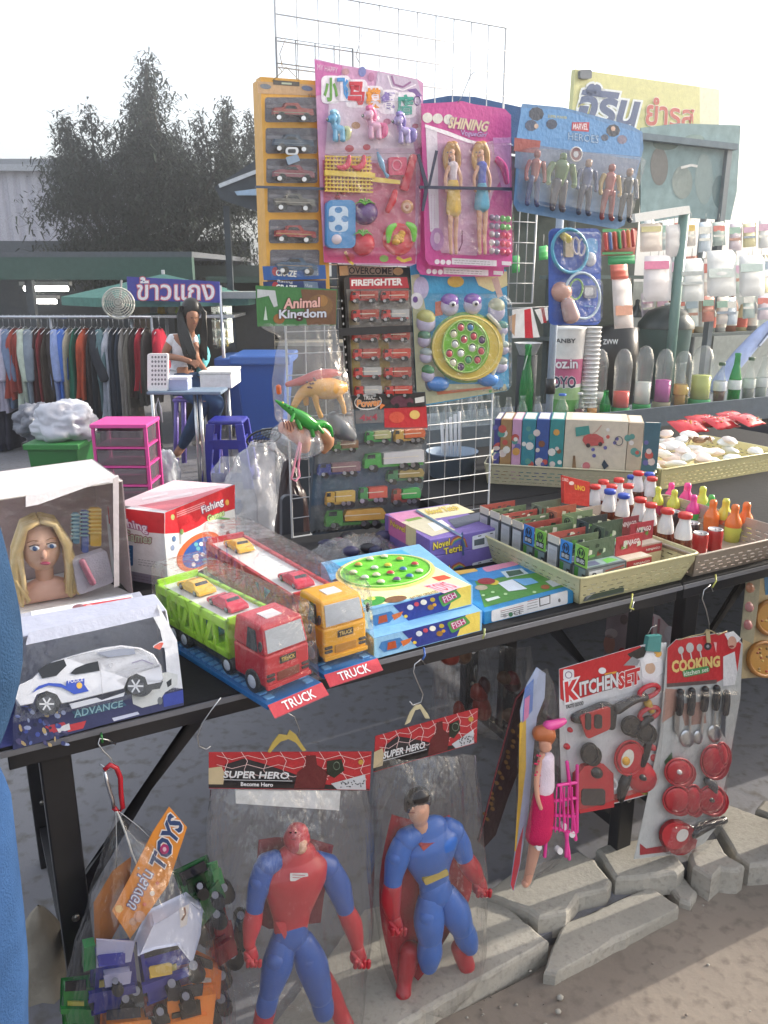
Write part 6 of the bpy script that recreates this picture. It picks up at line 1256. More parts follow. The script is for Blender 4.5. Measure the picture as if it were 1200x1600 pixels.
b = B(); pl.poly(b, [(548,619),(664,613),(664,636),(549,640)], ('2a2828', 'c')); pl.text(b, 'TRUCK', [(568,618),(590,617),(590,624),(568,625)], ('d8d4d0', 'c'),.001, bold=.03); pl.text(b, 'Power', [(556,625),(594,622),(598,634),(557,637)], ('d88a4a', 'c'),.001,('e8e0d8', 'c'),.05,.03, shear=.2); pl.text(b, 'transporters', [(562,638),(590,636),(590,641),(562,643)], ('d8d4d0', 'c'),.0012); pl.ring(b, 575,628,21,12,1.5,.001,('c8c8c8', 'c'),-6)
pl.poly(b, [(594,630),(602,633),(594,640)], ('d87838', 'c'),.0012); pl.disc(b, 628,627,18,9,('5c3040', 'c'),.001); pl.disc(b, 620,634,4,4,('222224', 'c'),.0013); pl.disc(b, 640,632,4,4,('222224', 'c'),.0013); pl.poly(b, [(648,622),(663,619),(663,628),(649,630)], ('d0d0cc', 'c'),.001)
pl.poly(b, [(600,638),(666,634),(668,668),(601,668)], ('b82c34', 'c'),.0006); pl.poly(b, [(555,642),(600,640),(600,660),(556,662)], ('706e70', 'c'),.0006); pl.text(b, '4x4', [(562,648),(590,646),(590,656),(562,658)], ('a04050', 'c'),.001, bold=.02)
pl.disc(b, 620,652,12,9,('c8503c', 'c'),.001); pl.disc(b, 648,648,8,7,('d8b868', 'c'),.001); pl.poly(b, [(494,700),(660,690),(658,720),(490,740)], ('6c7074', 'c'),.0006); pl.poly(b, [(490,742),(658,722),(654,770),(486,790)], ('3c566c', 'c'),.0006); pl.poly(b, [(486,792),(600,780),(600,818),(484,832)], ('565c60', 'c'),.0006)
pl.line(b, [(497,708),(560,694),(575,690)], 2,('33373c', 'c'),.001)
for k in range(16): pl.poly(b, [(488+k*7.4,833.5-k*1.15),(492+k*7.4,833-k*1.15),(494+k*7.4,829-k*1.15),(490+k*7.4,829.5-k*1.15)], ('26282a', 'c'),.001)
b.build('print', t)
for (x, y, L, H, c1, c2, kd, lb) in [(588,682,38,24, '3c9a48', 'a8a878', 'tanker', 'green truck with a tan tank'),(637,680,46,26, 'c09848', 'c86030', 'tanker', 'orange tanker truck'),(537,696,38,20, '4a8a4a', '8a6a50', 'truck', 'green truck behind the animal bag'),(612,718,92,32, '4aa048', 'c8c8cc', 'truck', 'green truck with a long white trailer'),
    (527,732,64,24, '3a4488', '8a6a70', 'truck', 'dark blue truck'),(630,742,56,24, '4a8058', '9a8a58', 'tanker', 'dull green tanker'),(529,778,44,28, 'c8a040', 'c8a850', 'truck', 'yellow truck'),(580,772,42,30, '3c9048', 'c85038', 'truck', 'green and red truck'),(632,774,42,30, 'a04438', '3ca04c', 'tanker', 'red truck with green load'),(552,808,92,34, '4a8a40', 'c89a48', 'tanker', 'long yellow tanker truck')]:
    minicar(t, pl, x, y, L, H, c1,.003,.016, kind=kd, col2=c2, slope=-.06, lb=lb, nm='toy_truck')
b = B(); pl.shell(b, [(498,674),(664,666),(658,756),(646,790),(600,816),(492,830),(488,800)], .026, BLIS, 4); b.build('blister', t)
# hooks seen against the sky
t = thing('hanging_hooks', 'thin wire hooks holding the pony card on the grid top', 'hook', VP(.7)(555,95)); hook(t, VP(.7), [(562,98,0),(556,88,.01),(561,70,.02),(566,52,.01)]); hook(t, VP(.7), [(441,104,0),(437,84,.01),(446,62,.02),(439,60,.03)])
# grey post with black band and blue foot
t = thing('support_post', 'grey metal post with a black tape band behind the blue doctor set', 'post', TP(2.05,1.28,.8)); pp_ = VP(1.28); a = pp_(860,660)
b = B(); a.z = .80; P0 = pp_(858,640); P1 = pp_(862,340); b.tube([(P0.x, P0.y, .8),(P0.x, P0.y, 1.75)], .015,('8a98a8', 'p'),12); b.build('pole', t)
b = B(); z = pp_(858,615).z; b.tube([(P0.x, P0.y, z),(P0.x, P0.y, z+.06)], .020,('2c2e30', 'p'),12); b.build('tape_band', t)
def basket(lb, P0, ex, ey, Lx, Ly, H, col, z=TZ, flare=.025, group='slotted plastic baskets on the tables', rows=4):
    # P0: bottom front left corner; ex along front, ey to the back
    o = Vector((P0.x, P0.y, z)); c = o+ex*Lx/2+ey*Ly/2; t = thing('slotted_basket', lb, 'basket', c, math.atan2(ex.y, ex.x), group)
    def Pt(a, b_, h, off=0):
        k = flare*h/H; return o+ex*(a*(Lx+2*k)-k)+ey*(b_*(Ly+2*k)-k)+Vector((0,0, h))
    th = .003
    sides = [((0,0),(1,0),-ey),((1,0),(1,1), ex),((1,1),(0,1), ey),((0,1),(0,0),-ex)]
    m = (col, 'p')
    b = B(); q = [o+ex*.003+ey*.003, o+ex*(Lx-.003)+ey*.003, o+ex*(Lx-.003)+ey*(Ly-.003), o+ex*.003+ey*(Ly-.003)]; b.prism([p+Vector((0,0,.0008)) for p in q], (0,0,.003), m); b.build('base', t)
    for (a, c_, n_) in sides:
        b = B(); L = ((c_[0]-a[0])*Lx, (c_[1]-a[1])*Ly); LL = abs(L[0])+abs(L[1]); vis = n_.dot(-WA) > -.3 or True
        def S(x, h, d=0): return Pt(a[0]+(c_[0]-a[0])*x, a[1]+(c_[1]-a[1])*x, h)-n_*d
        ncol = max(3, int(LL/.028)); bands = [H*(.12+.70*k/rows) for k in range(rows)]
        sh = H*.045
        xs = [0]
        # solid strips between rows of slots, real openings between short bars
        zz = [0]
        for z_ in bands: zz += [z_, z_+sh]
        zz.append(H)
        for i in range(0, len(zz)-1):
            h0, h1 = zz[i], zz[i+1]
            if i % 2 == 0: b.hexa([S(0, h0), S(1, h0), S(1, h0, th), S(0, h0, th)], [S(0, h1), S(1, h1), S(1, h1, th), S(0, h1, th)], m)
            else:
                sg = [.0]; x = .05
                offs = (i//2 % 2)*.3/ncol
                for k in range(ncol):
                    x0 = .03+k*.94/ncol+offs; b.hexa([S(x0, h0), S(min(1, x0+.36/ncol), h0), S(min(1, x0+.36/ncol), h0, th), S(x0, h0, th)], [S(x0, h1), S(min(1, x0+.36/ncol), h1), S(min(1, x0+.36/ncol), h1, th), S(x0, h1, th)], m)
                b.hexa([S(0, h0), S(.03, h0), S(.03, h0, th), S(0, h0, th)], [S(0, h1), S(.03, h1), S(.03, h1, th), S(0, h1, th)], m); b.hexa([S(.965, h0), S(1, h0), S(1, h0, th), S(.965, h0, th)], [S(.965, h1), S(1, h1), S(1, h1, th), S(.965, h1, th)], m)
        b.build('slotted_side', t)
    b = B(); r = [Pt(0,0, H), Pt(1,0, H), Pt(1,1, H), Pt(0,1, H)]; rp = []
    for i in range(4):
        p, a, c_ = r[i], r[i-1], r[(i+1) % 4]
        for k in range(5): tt = k/4; e0 = p+(a-p).normalized()*.02; e1 = p+(c_-p).normalized()*.02; rp.append(e0*(1-tt)**2+p*2*tt*(1-tt)+e1*tt*tt)
    b.tube(rp+[rp[0]], .0035, m, 6, cap=False); b.build('rim', t)
    return t
basket('cream slotted basket in front holding small character boxes', TP(1.172,.018), EA, WA, .325,.425,.072, 'cdc69a')
basket('taupe slotted basket at the right holding candy bottles and cans', TP(1.535,.018), EA, WA, .33,.40,.066, 'a8998a')
ex3 = (ZP(.8)(1016,762)-ZP(.8)(772,745)); ex3.z = 0; L3 = ex3.length; ex3.normalize(); ey3 = Vector((-ex3.y, ex3.x, 0))
O3 = ZP(.8)(772,745)
O3 = ZP(.84)(762,738); O3.z = .8; O3b = ZP(.84)(1018,752); ex3 = O3b-O3; ex3.z = 0; L3 = ex3.length; ex3.normalize(); ey3 = Vector((-ex3.y, ex3.x, 0))
basket('cream slotted basket in the second row holding square picture boxes', O3, ex3, ey3, L3,.24,.072, 'c8c0a0', .8,.012)
a4 = ZP(.84)(1032,748); c4 = ZP(.84)(1215,718); e4 = (c4-a4); e4.z = 0; L4 = e4.length; e4.normalize(); a4.z = .8; f4 = Vector((-e4.y, e4.x, 0))
basket('cream slotted basket at the right edge heaped with white candy bags', a4, e4, f4, L4,.34,.075, 'd6cc98', .8,.012)
cols3 = [('4a4a88', 'narrow indigo box at the left end of the row of square boxes'),('a8845a', 'brown patterned box in the row of square boxes'),('d0a0c0', 'pink box with figures in the row of square boxes'),('3a8a98', 'teal box between the pink and the dark blue square boxes'),('3c5a9c', 'dark blue box with white and red print in the row of square boxes'),('3a9090', 'sea green box beside the big cream picture box'),('d8cdb8', 'big cream box with a red car and small pictures on its front'),('c8b8a0', 'cream box with an orange fox picture right of the big cream one'),('3c6a78', 'dark teal board at the right end of the row of square boxes')]
pxs = [(770,779),(780,797),(798,812),(813,834),(835,855),(856,878),(879,976),(977,1000),(1001,1026)]
p3_ = PL(O3+ey3*.03,-ey3)
random.seed(21)
for k, ((c_, lb),(u0, u1)) in enumerate(zip(cols3, pxs)):
    yoff = (k-6)*.004 if k < 6 else 0
    A_, B_ = p3_(u0,735), p3_(u1,735); A_.z = B_.z = .806; top = p3_(u0,655 if k < 7 else 660).z
    back = ey3*(.17 if k < 8 else .012)
    t = thing('picture_box', lb, 'box', (A_+B_)/2+back/2, math.atan2(ex3.y, ex3.x), 'square picture boxes in the second-row basket')
    q = [A_, B_, B_+back, A_+back]; b = B(); b.hexa(q, [Vector((p.x, p.y, top)) for p in q], (c_, 'c')); b.build('carton', t, bevel=.001)
    b = B(); zt3 = ZP(top)
    for i in range(10 if k == 6 else 6):
        cx, cy = random.uniform(u0+3, u1-3), random.uniform(668,728); r = random.uniform(3,7) if k != 6 else 3
        p3_.disc(b, cx, cy, min(r, (u1-u0)/2-1), r, (random.choice(['e8e4dc', 'c85a50', 'd8a050', '5a9a90', '6a6aa8', 'e0d0c8', '8a5a40']), 'c'),.0006+i*.0002, random.uniform(0,90),9)
    if k == 6:
        p3_.poly(b, [(910,688),(912,682),(920,678),(932,678),(942,684),(944,692),(936,696),(916,697)], ('c85c58', 'c'),.004); p3_.disc(b, 919,696,3.4,3.4,('4c3c3c', 'c'),.0044); p3_.disc(b, 938,694,3.4,3.4,('4c3c3c', 'c'),.0044)
        p3_.poly(b, [(899,668),(920,665),(922,678),(900,682)], ('4a9a90', 'c'),.0042); p3_.ring(b, 967,689,6,7,1.2,.004,('5a5a60', 'c')); p3_.poly(b, [(940,726),(944,718),(951,728),(944,734)], ('3c4a5a', 'c'),.004); p3_.line(b, [(895,735),(897,712),(899,735)], 3,('9a7a5a', 'c'),.004); p3_.disc(b, 916,728,6,6,('d07a80', 'c'),.004); p3_.line(b, [(924,680),(934,672),(940,664)], 1.5,('c89a88', 'c'),.004)
    b.build('print', t)
    b = B()
    qq = [Vector((p.x, p.y, top+.0006)) for p in q]; L_ = [qq[0].lerp(qq[2], .1), qq[1].lerp(qq[3], .1), qq[2].lerp(qq[0], .1), qq[3].lerp(qq[1], .1)]
    b.poly([L_[0], L_[1], L_[2], L_[3]], ('dcd8d0', 'c')); b.build('top_print', t)
def smallpack(lb, P, ex, ey, W, D, H, head, c1, c2, tag_, kind='pack', tab=True):
    o = P; t = thing('small_toy_box', lb, 'toy box', o+ex*W/2+ey*D/2, math.atan2(ex.y, ex.x), 'small toy boxes in the front basket')
    q = [o, o+ex*W, o+ex*W+ey*D, o+ey*D]; b = B(); b.hexa(q, [p+Vector((0,0, H)) for p in q], (c1, 'c')); b.build('carton', t, bevel=.0008)
    pf = PL(o, -ey); ps = PL(o, -ex)
    def F(x, z, h=.0007): return o+ex*x*W+Vector((0,0, z*H))-ey*h
    def S(y, z, h=.0007): return o+ey*y*D+Vector((0,0, z*H))-ex*h
    def T(x, y, h=.0007): return o+ex*x*W+ey*y*D+Vector((0,0, H+h))
    b = B()
    if kind == 'pack':
        b.poly([S(.06,.04), S(.06,.96), S(.94,.96), S(.94,.04)], (c2, 'c')); b.poly([S(.92,.05,.001), S(.92,.95,.001), S(.60,.95,.001), S(.70,.05,.001)], ('3c7a34', 'c')); b.poly([S(.05,.1,.0012), S(.05,.8,.0012), S(.32,.8,.0012), S(.36,.1,.0012)], ('23262a', 'c'))
        for j in range(4): b.poly([S(.12+.03*(j % 2),.18+.15*j, .0016), S(.12,.28+.15*j, .0016), S(.26,.28+.15*j, .0016), S(.24,.18+.15*j, .0016)], ('d8dadc', 'c'))
        b.poly([F(.04,.05), F(.96,.05), F(.96,.95), F(.04,.95)], ('83888c', 'c')); b.poly([F(.04,.05,.001), F(.96,.05,.001), F(.96,.3,.001), F(.35,.3,.001)], ('3a4a3c', 'c')); b.poly([F(.06,.6,.001), F(.06,.9,.001), F(.40,.9,.001), F(.40,.55,.001)], ('cfd0d8', 'c')); b.poly([F(.04,.30,.0012), F(.04,.48,.0012), F(.42,.52,.0012), F(.42,.32,.0012)], ('dcdce2', 'c'))
        for j in range(3): b.poly([F(.46,.62+.09*j, .0013), F(.46,.66+.09*j, .0013), F(.94,.72+.09*j, .0013), F(.94,.68+.09*j, .0013)], ('a04c3c', 'c'))
        vs, fs, bb = glyphs('R', .02); b.add([F(.14+.14*(x-bb[0])/(bb[2]-bb[0]),.64+.2*(y-bb[1])/(bb[3]-bb[1]),.0014) for x, y in vs], fs, ('3c3c44', 'c'))
        vs, fs, bb = glyphs('5-12', .02); b.add([F(.72+.22*(x-bb[0])/(bb[2]-bb[0]),.36+.16*(y-bb[1])/(bb[3]-bb[1]),.0014) for x, y in vs], fs, ('e4e4e8', 'c'))
        b.poly([T(.05,.1), T(.95,.1), T(.95,.9), T(.05,.9)], ('8aa0a0', 'c')); b.poly([T(.1,.2,.001), T(.4,.2,.001), T(.45,.8,.001), T(.15,.8,.001)], ('5a5c7c', 'c')); b.poly([T(.55,.15,.001), T(.9,.3,.001), T(.8,.8,.001), T(.6,.7,.001)], ('6ab050', 'c'))
    elif kind == 'ninja':
        b.poly([F(.03,.03), F(.97,.03), F(.97,.97), F(.03,.97)], ('cfc09a', 'c')); b.poly([F(.03,.7,.001), F(.97,.7,.001), F(.97,.97,.001), F(.03,.97,.001)], ('a8343c', 'c'))
        vs, fs, bb = glyphs('NINJAGO', .02); b.add([F(.3+.6*(x-bb[0])/(bb[2]-bb[0]),.77+.1*(y-bb[1])/(bb[3]-bb[1]),.0014) for x, y in vs], fs, ('e8e0dc', 'c'))
        b.poly([F(.42,.1,.001), F(.62,.1,.001), F(.60,.45,.001), F(.52,.58,.001), F(.44,.45,.001)], ('26242a', 'c')); b.poly([T(.05,.1), T(.95,.1), T(.95,.9), T(.05,.9)], ('c8c0b0', 'c'))
    else:
        b.poly([S(.1,.05), S(.1,.95), S(.92,.95), S(.92,.05)], ('b4b6ba', 'c'))
        for j in range(7): b.poly([S(.2+.09*j, .55-.0*j, .001), S(.2+.09*j, .86,.001), S(.23+.09*j, .86,.001), S(.23+.09*j, .55,.001)], ('8a8c92', 'c'))
        b.poly([S(.16,.12,.001), S(.16,.4,.001), S(.2,.4,.001), S(.2,.12,.001)], ('3a3a3e', 'c')); b.poly([S(.6,.12,.001), S(.6,.3,.001), S(.63,.3,.001), S(.63,.12,.001)], ('7a3a34', 'c'))
        b.poly([F(.04,.05), F(.96,.05), F(.96,.95), F(.04,.95)], ('5c6060', 'c')); b.poly([T(.05,.1), T(.95,.1), T(.95,.9), T(.05,.9)], ('a8a49c', 'c'))
    b.build('print', t)
    if tab:                        # hanger tab rising from the back of the side face
        b = B(); hh = .018 if kind == 'side' else .048
        q = [o+ex*.0, o+ex*W, o+ex*W+ey*.0012, o+ex*.0+ey*.0012]; q = [p+ey*D*.98+Vector((0,0, H)) for p in q]
        b.hexa(q, [p+Vector((0,0, hh)) for p in q], (head, 'c'))
        qs = [o, o+ey*D, o+ey*D+ex*.0012, o+ex*.0012]; qs = [p+Vector((0,0, H)) for p in qs]
        if kind != 'ninja': b.hexa(qs, [p+Vector((0,0, hh)) for p in qs], (tag_, 'c'))
        rn = random.Random(int(o.x*9999+o.y*777))
        for j in range(7):
            x0 = rn.uniform(.03,.8); z0 = rn.uniform(.1,.6); x1 = x0+rn.uniform(.06,.16); z1 = z0+rn.uniform(.1,.3)
            b.poly([o+ex*x*W+ey*(D*.98-.0007-.0002*j)+Vector((0,0, H+z*hh)) for x, z in ((x0, z0),(x1, z0+.05),(x1, z1),(x0+.02, z1+.05))], (rn.choice(['c8ccb8', '8a3a34', '2c3c2c', '6a9a4c', 'd8d0c0', '3c4448']), 'c'))
        b.build('hanger_tab', t); b = B()
        if kind == 'pack':
            def G(y, z, h=.0007): return o+ey*y*D+Vector((0,0, H+z*hh))-ex*h
            b.poly([G(.85,.1), G(.85,.42), G(.15,.42), G(.15,.1)], ('22262c', 'c')); vs, fs, bb = glyphs('BEN HERO', .03)
            b.add([G(.80-.6*(x-bb[0])/(bb[2]-bb[0]),.16+.2*(y-bb[1])/(bb[3]-bb[1]),.001) for x, y in vs], fs, ('c8ccd0', 'c'))
            b.tube([G(.5+.26*math.cos(a),.64+.26*math.sin(a),.0008) for a in [i*math.pi/6 for i in range(13)]], .0012,('22262c', 'c'),4, cap=False)
            for s_ in (-1,1): b.poly([G(.5+s_*.05,.5,.001), G(.5+s_*.17,.62,.001), G(.5+s_*.12,.82,.001), G(.5+s_*.03,.7,.001)], ('22262c', 'c'))
            b.build('badge', t)
        elif kind == 'ninja':
            def G(x, z, h=.0007): return o+ex*x*W+ey*D*.98+Vector((0,0, H+z*hh))-ey*h
            vs, fs, bb = glyphs('NINJAGO', .03); b.add([G(.28+.6*(x-bb[0])/(bb[2]-bb[0]),.4+.35*(y-bb[1])/(bb[3]-bb[1]),.001) for x, y in vs], fs, ('e4d8d8', 'c')); b.build('badge', t)
    return t
# rows from back to front along the basket's left side (w), columns along s
zb = TZ+.006
rows_ = [(.384, 'plain'),(.337, 'plain'),(.290, 'plain'),(.243, 'plain2'),(.198, 'pack'),(.154, 'packg'),(.108, 'plain'),(.063, 'packb')]
nm_ = {0: 'grey side printed box at the very back left of the front basket', 1: 'second grey sided box from the back in the front basket', 2: 'third grey sided box from the back in the front basket', 3: 'grey sided box just behind the blue tabbed box in mid basket', 4: 'box with blue badge tab in mid basket, behind the green tabbed one', 5: 'box with green badge tab in mid basket, in front of the blue one', 6: 'grey sided box between the green tab and the front blue tab', 7: 'box with blue badge tab standing near the front left corner'}
for k, (w_, kd) in enumerate(rows_):
    W_, D_, H_ = .115,.040,.108 if 'plain' in kd else .078
    smallpack(nm_[k], TP(1.176, w_-.006, zb), EA, WA, W_, D_, H_, '6a7a5c' if k % 2 else 'a04c44', '4c5258', '6c8088', {'plain': 'c8c4b8', 'plain2': 'b8b4a8', 'pack': '3a7cc0', 'packg': '7ab04a', 'packb': '3a84cc'}[kd], 'side' if 'plain' in kd else 'pack', True)
smallpack('green grey box with badge tab at the front left, nearest the camera in its basket', TP(1.182,.012, zb), EA, WA, .120,.042,.078, '5a6a54', '50585c', '6c8088', '84b84c', 'pack')
for k, (s_, w_, lb) in enumerate([(1.312,.10, 'box with dark green tab in the middle row, second from the front'),(1.308,.15, 'dark tabbed box in the middle row of the front basket'),(1.305,.20, 'olive tabbed box in the middle row, behind the dark one'),(1.303,.26, 'red and green tabbed box at the back of the middle row'),(1.302,.32, 'hindmost tabbed box of the middle row')]):
    smallpack(lb, TP(s_, w_, zb), EA, WA, .10,.042,.082, ['4c5c4c', '3c4444', '7a8a6a', 'a8604c', '707a68'][k], '565c60', '6c8088', ['5a6a5a', '4a5458', '8aa070', 'b0705c', '7c8474'][k], 'pack')
smallpack('small cream and red ninja box at the front of the basket', TP(1.318,.03, zb), EA, WA, .085,.036,.068, 'b03840', 'b8a88c', 'c0b498', 'b03840', 'ninja')
smallpack('red tabbed ninja box behind the front one', TP(1.415,.085, zb), EA, WA, .08,.034,.072, 'a83844', 'a89080', 'b8a898', 'a83844', 'ninja')
smallpack('third ninja box, dark red, deeper in the basket', TP(1.415,.135, zb), EA, WA, .08,.034,.072, '8a3c44', '988478', 'a89c90', '8a3c44', 'ninja')
# red UNO packet
pu = VP(.33); t = card('card_game_packet', 'red card game packet with yellow letters at the back of the front basket', 'packet', pu, [(876,742),(917,752),(916,790),(877,785)], 'c83c34', .012)
b = B(); pu.text(b, 'UNO', [(898,757),(914,760),(914,768),(898,765)], ('f0c040', 'c'),.001, bold=.03); pu.text(b, 'CARD', [(878,746),(888,748),(888,753),(878,751)], ('f0e0d8', 'c'),.001); pu.disc(b, 893,755,4,3,('f0d8d0', 'c'),.001); b.build('print', t)
COLA = film('cola_jelly', tint=(.42,.16,.10), milk=.55, mcol=(.20,.05,.03), bump=.05, rough=.05)
def candy_bottle(lb, p, cap, s=1.0):
    t = thing('candy_bottle', lb, 'bottle', p, 0, 'candy bottles in the taupe basket'); X = Matrix.Translation(p) @ Matrix.Scale(s, 4)
    b = B(); b.lathe([(.001,0),(.014,.001),(.0155,.008),(.0155,.034),(.0135,.044)], COLA, X, 14); b.build('cola_jelly', t)
    b = B(); b.lathe([(.0137,.044),(.0138,.050),(.0115,.062),(.0085,.072),(.0085,.078)], ('dcdcde', 'g'), X, 14); b.build('neck', t)
    b = B(); b.lathe([(.0095,.077),(.0112,.078),(.0112,.084),(.010,.0855),(.001,.0858)], (cap, 'p'), X, 14); b.build('bottle_cap', t)
def atz(u, v, z): return ZP(z)(u, v)
bots = [(526,342), ]
caps = [(525+0,0)]
for i, (u, v, c_, s, lb) in enumerate([(694,292, 'r', 1.05, 'hindmost and tallest red capped candy bottle'),(738,297, 'b', 1, 'blue capped candy bottle at the back right'),(668,308, 'b', .9, 'small blue capped bottle at the back left of the group'),(748,314, 'r', 1, 'red capped candy bottle beside the back blue one'),
        (558,326, 'r', 1, 'second red capped bottle of the back left row'),(618,319, 'r', 1, 'third red capped bottle of the back left row'),(525,345, 'r', 1, 'leftmost red capped candy bottle'),(590,344, 'r', 1, 'red capped bottle behind the left blue capped one'),(655,342, 'r', 1, 'red capped bottle behind the middle blue capped one'),
        (583,363, 'b', 1.05, 'left one of the two front blue capped bottles'),(637,380, 'b', 1.05, 'right one of the two front blue capped bottles'),(702,395, 'r', 1.05, 'red capped bottle in the middle of the basket'),(744,416, 'r', 1, 'red capped bottle left of the front pair'),(808,438, 'r', 1.08, 'left bottle of the frontmost red capped pair'),(878,455, 'r', 1.12, 'right bottle of the frontmost red capped pair')]):
    U, V = 720+u*.4,620+v*.4; zc = TZ+.004+.085*s*1.42; p = atz(U, V, zc); p.z = TZ+.004
    if i < 11: p.z += 0
    candy_bottle(lb, p, 'c8302c' if c_ == 'r' else '2c4cb0', s*1.42)
# baby-bottle candies
for i, (u, v, c1, c2, s, lb) in enumerate([(820,375, 'f04a9c', '5cc05c', 1, 'pink dummy shaped candy with green foot at the back'),(768,392, 'd8dc58', 'd84a6c', 1, 'yellow dummy shaped candy with red foot at the left'),(832,404, 'd8dc58', 'd84a6c', 1, 'yellow dummy candy in front of the pink one'),(882,390, 'f04a9c', '5cc05c', 1.15, 'big pink dummy candy in the middle'),(908,425, 'f04aa0', '50c060', 1, 'pink dummy candy right of the middle with green foot'),
        (942,400, 'd8dc58', 'd84a6c', 1.1, 'yellow dummy candy with red foot at the back right'),(976,425, '5cc060', 'f0803c', 1, 'green dummy shaped candy'),(982,455, 'f0803c', 'f0803c', 1.1, 'orange dummy candy behind the soda cans'),(1032,450, 'dce05c', 'e0704c', 1.1, 'yellow dummy candy near the right corner'),(1067,480, 'f0803c', 'd8e060', 1.15, 'orange dummy candy at the front right'),(1112,470, 'f0803c', 'e0e070', 1.15, 'rightmost orange dummy candy with pale foot')]):
    U, V = 720+u*.4,620+v*.4; p = ZP(TZ+.065)(U, V); p.z = TZ+.026
    t = thing('dummy_candy', lb, 'candy', p, 0, 'neon dummy shaped candies in the taupe basket'); X = Matrix.Translation(p) @ Matrix.Scale(s*1.45,4)
    b = B(); b.lathe([(.001,-.016),(.012,-.015),(.013,.001),(.014,.008),(.012,.014),(.011,.018)], (c2, 'g'), X, 12); b.build('base', t)
    b = B(); b.lathe([(.0135,.012),(.014,.018),(.011,.026),(.0065,.033),(.0062,.040),(.0068,.044),(.005,.049),(.001,.050)], (c1, 'g'), X, 12); b.build('teat', t)
for (u, v, lb, lt) in [(938,530, 'left red soda can with silver lid, at the basket front', 1),(995,515, 'right red soda can with silver lid, at the basket front', 1),(905,490, 'dark can between the front bottles and the red cans', 0),(830,445, 'dark can half hidden behind the front bottles', 0)]:
    U, V = 720+u*.4,620+v*.4; p = ZP(TZ+.064)(U, V); p.z = TZ+.004; t = thing('soda_can', lb, 'can', p, 0, 'candy soda cans in the taupe basket'); X = Matrix.Translation(p)
    b = B(); b.lathe([(.001,0),(.019,.001),(.021,.005),(.021,.052),(.0185,.058)], ('a82c2c' if lt else '3c3034', 'g'), X, 18); b.build('can_body', t)
    b = B(); b.lathe([(.0188,.057),(.0192,.060),(.0175,.060),(.017,.058),(.001,.058)], ('c8c4c4', 'm'), X, 18); b.build('can_lid', t); b = B(); b.ell(p+Vector((0,-.004,.0595)),.003,.006,.0012,('a8a4a4', 'm'), n=8, k=4); b.build('ring_pull', t)
random.seed(31)
for k in range(46):
    x, y = random.uniform(.04, L4-.04), random.uniform(.03,.32); p = a4+e4*x+f4*y
    b = B(); cc = Vector((p.x, p.y, .845+.012*(k%4)+.03*(y/.3))); X = Matrix.Translation(cc) @ Matrix.Rotation(random.uniform(0,3),4, 'Z') @ Matrix.Rotation(random.uniform(-.5,.5),4, 'X'); vs = []; N1, N2 = 10,7
    for i in range(N2+1):
        for j in range(N1): a = 2*math.pi*j/N1; q = i/N2; vs.append((.04*(2*q-1),.028*math.cos(a)*(.35+.65*math.sin(math.pi*q)**.6)*(1+.1*math.sin(5*a)),.013*math.sin(a)*math.sin(math.pi*q)**.5*(1+.4*random.random())))
    b.add(vs, [(i*N1+j, i*N1+(j+1) % N1,(i+1)*N1+(j+1) % N1,(i+1)*N1+j) for i in range(N2) for j in range(N1)], (random.choice(['e6e4e0', 'ecebe6', 'e8ddd8', 'e4e8e4', 'ecd8cc']), 'p'), True, X)
    tag(b.build('candy_bag', loc=cc), 'small white sweets bag in the heap in the rightmost cream basket', 'sweets bag', 'white sweets bags heaped in the right basket')
random.seed(5)
for k, (u, v, lb) in enumerate([(1075,668, 'red packet at the left end of the red stack'),(1100,661, 'second red packet with gold hearts from the left'),(1126,665, 'red packet in the middle of the stack'),(1146,658, 'red packet with white specks right of the middle'),(1168,664, 'rightmost red packet with a green white label')]):
    p = ZP(.90)(u, v); t = thing('red_packet', lb, 'packet', (p.x, p.y, .87),0, 'red snack packets behind the candy bags'); X = Matrix.Translation((p.x, p.y, .905+.004*k)) @ Matrix.Rotation(.3+.1*k, 4, 'Z') @ Matrix.Rotation(.35,4, 'X')
    b = B(); vs = []; N1, N2 = 10,8
    for i in range(N2+1):
        for j in range(N1): a = 2*math.pi*j/N1; q = i/N2; vs.append((.075*(2*q-1),.05*math.cos(a),.018*math.sin(a)*math.sin(math.pi*q)**.5+.002*math.sin(q*19)))
    b.add(vs, [(i*N1+j, i*N1+(j+1) % N1,(i+1)*N1+(j+1) % N1,(i+1)*N1+j) for i in range(N2) for j in range(N1)], ('c82834', 'g'), True, X); b.build('packet', t)
    b = B()
    for j in range(6): b.ell(X @ Vector((random.uniform(-.05,.05), random.uniform(-.035,.02),.0175)),.006,.006,.0015, random.choice(['e8c060', 'e8e4dc', 'e8e4dc', '8ab060' if k == 4 else 'e0b060']), n=8, k=3)
    b.build('print_spot', t); 
p = ZP(.9)(1092,690); t = thing('toy_crab', 'small brown toy crab lying on the white candy bags', 'toy', (p.x, p.y, .89)); b = B(); b.ell((p.x, p.y, .905),.028,.018,.012,('8a6a4c', 'p')); b.build('body', t)
b = B()
for s_ in (-1,1):
    for k in range(3): b.limb([(p.x+s_*.02, p.y, .905),(p.x+s_*.036, p.y-.012+.012*k, .915),(p.x+s_*.046, p.y-.016+.016*k, .898)], [.003,.003,.0015], ('8a6a4c', 'p'),5)
    b.limb([(p.x+s_*.018, p.y-.01,.91),(p.x+s_*.03, p.y-.03,.92),(p.x+s_*.022, p.y-.04,.925)], [.004,.006,.003], ('7a5a40', 'p'),6)
b.build('legs_and_claws', t)
HK = ('bfc1c4', 'm')
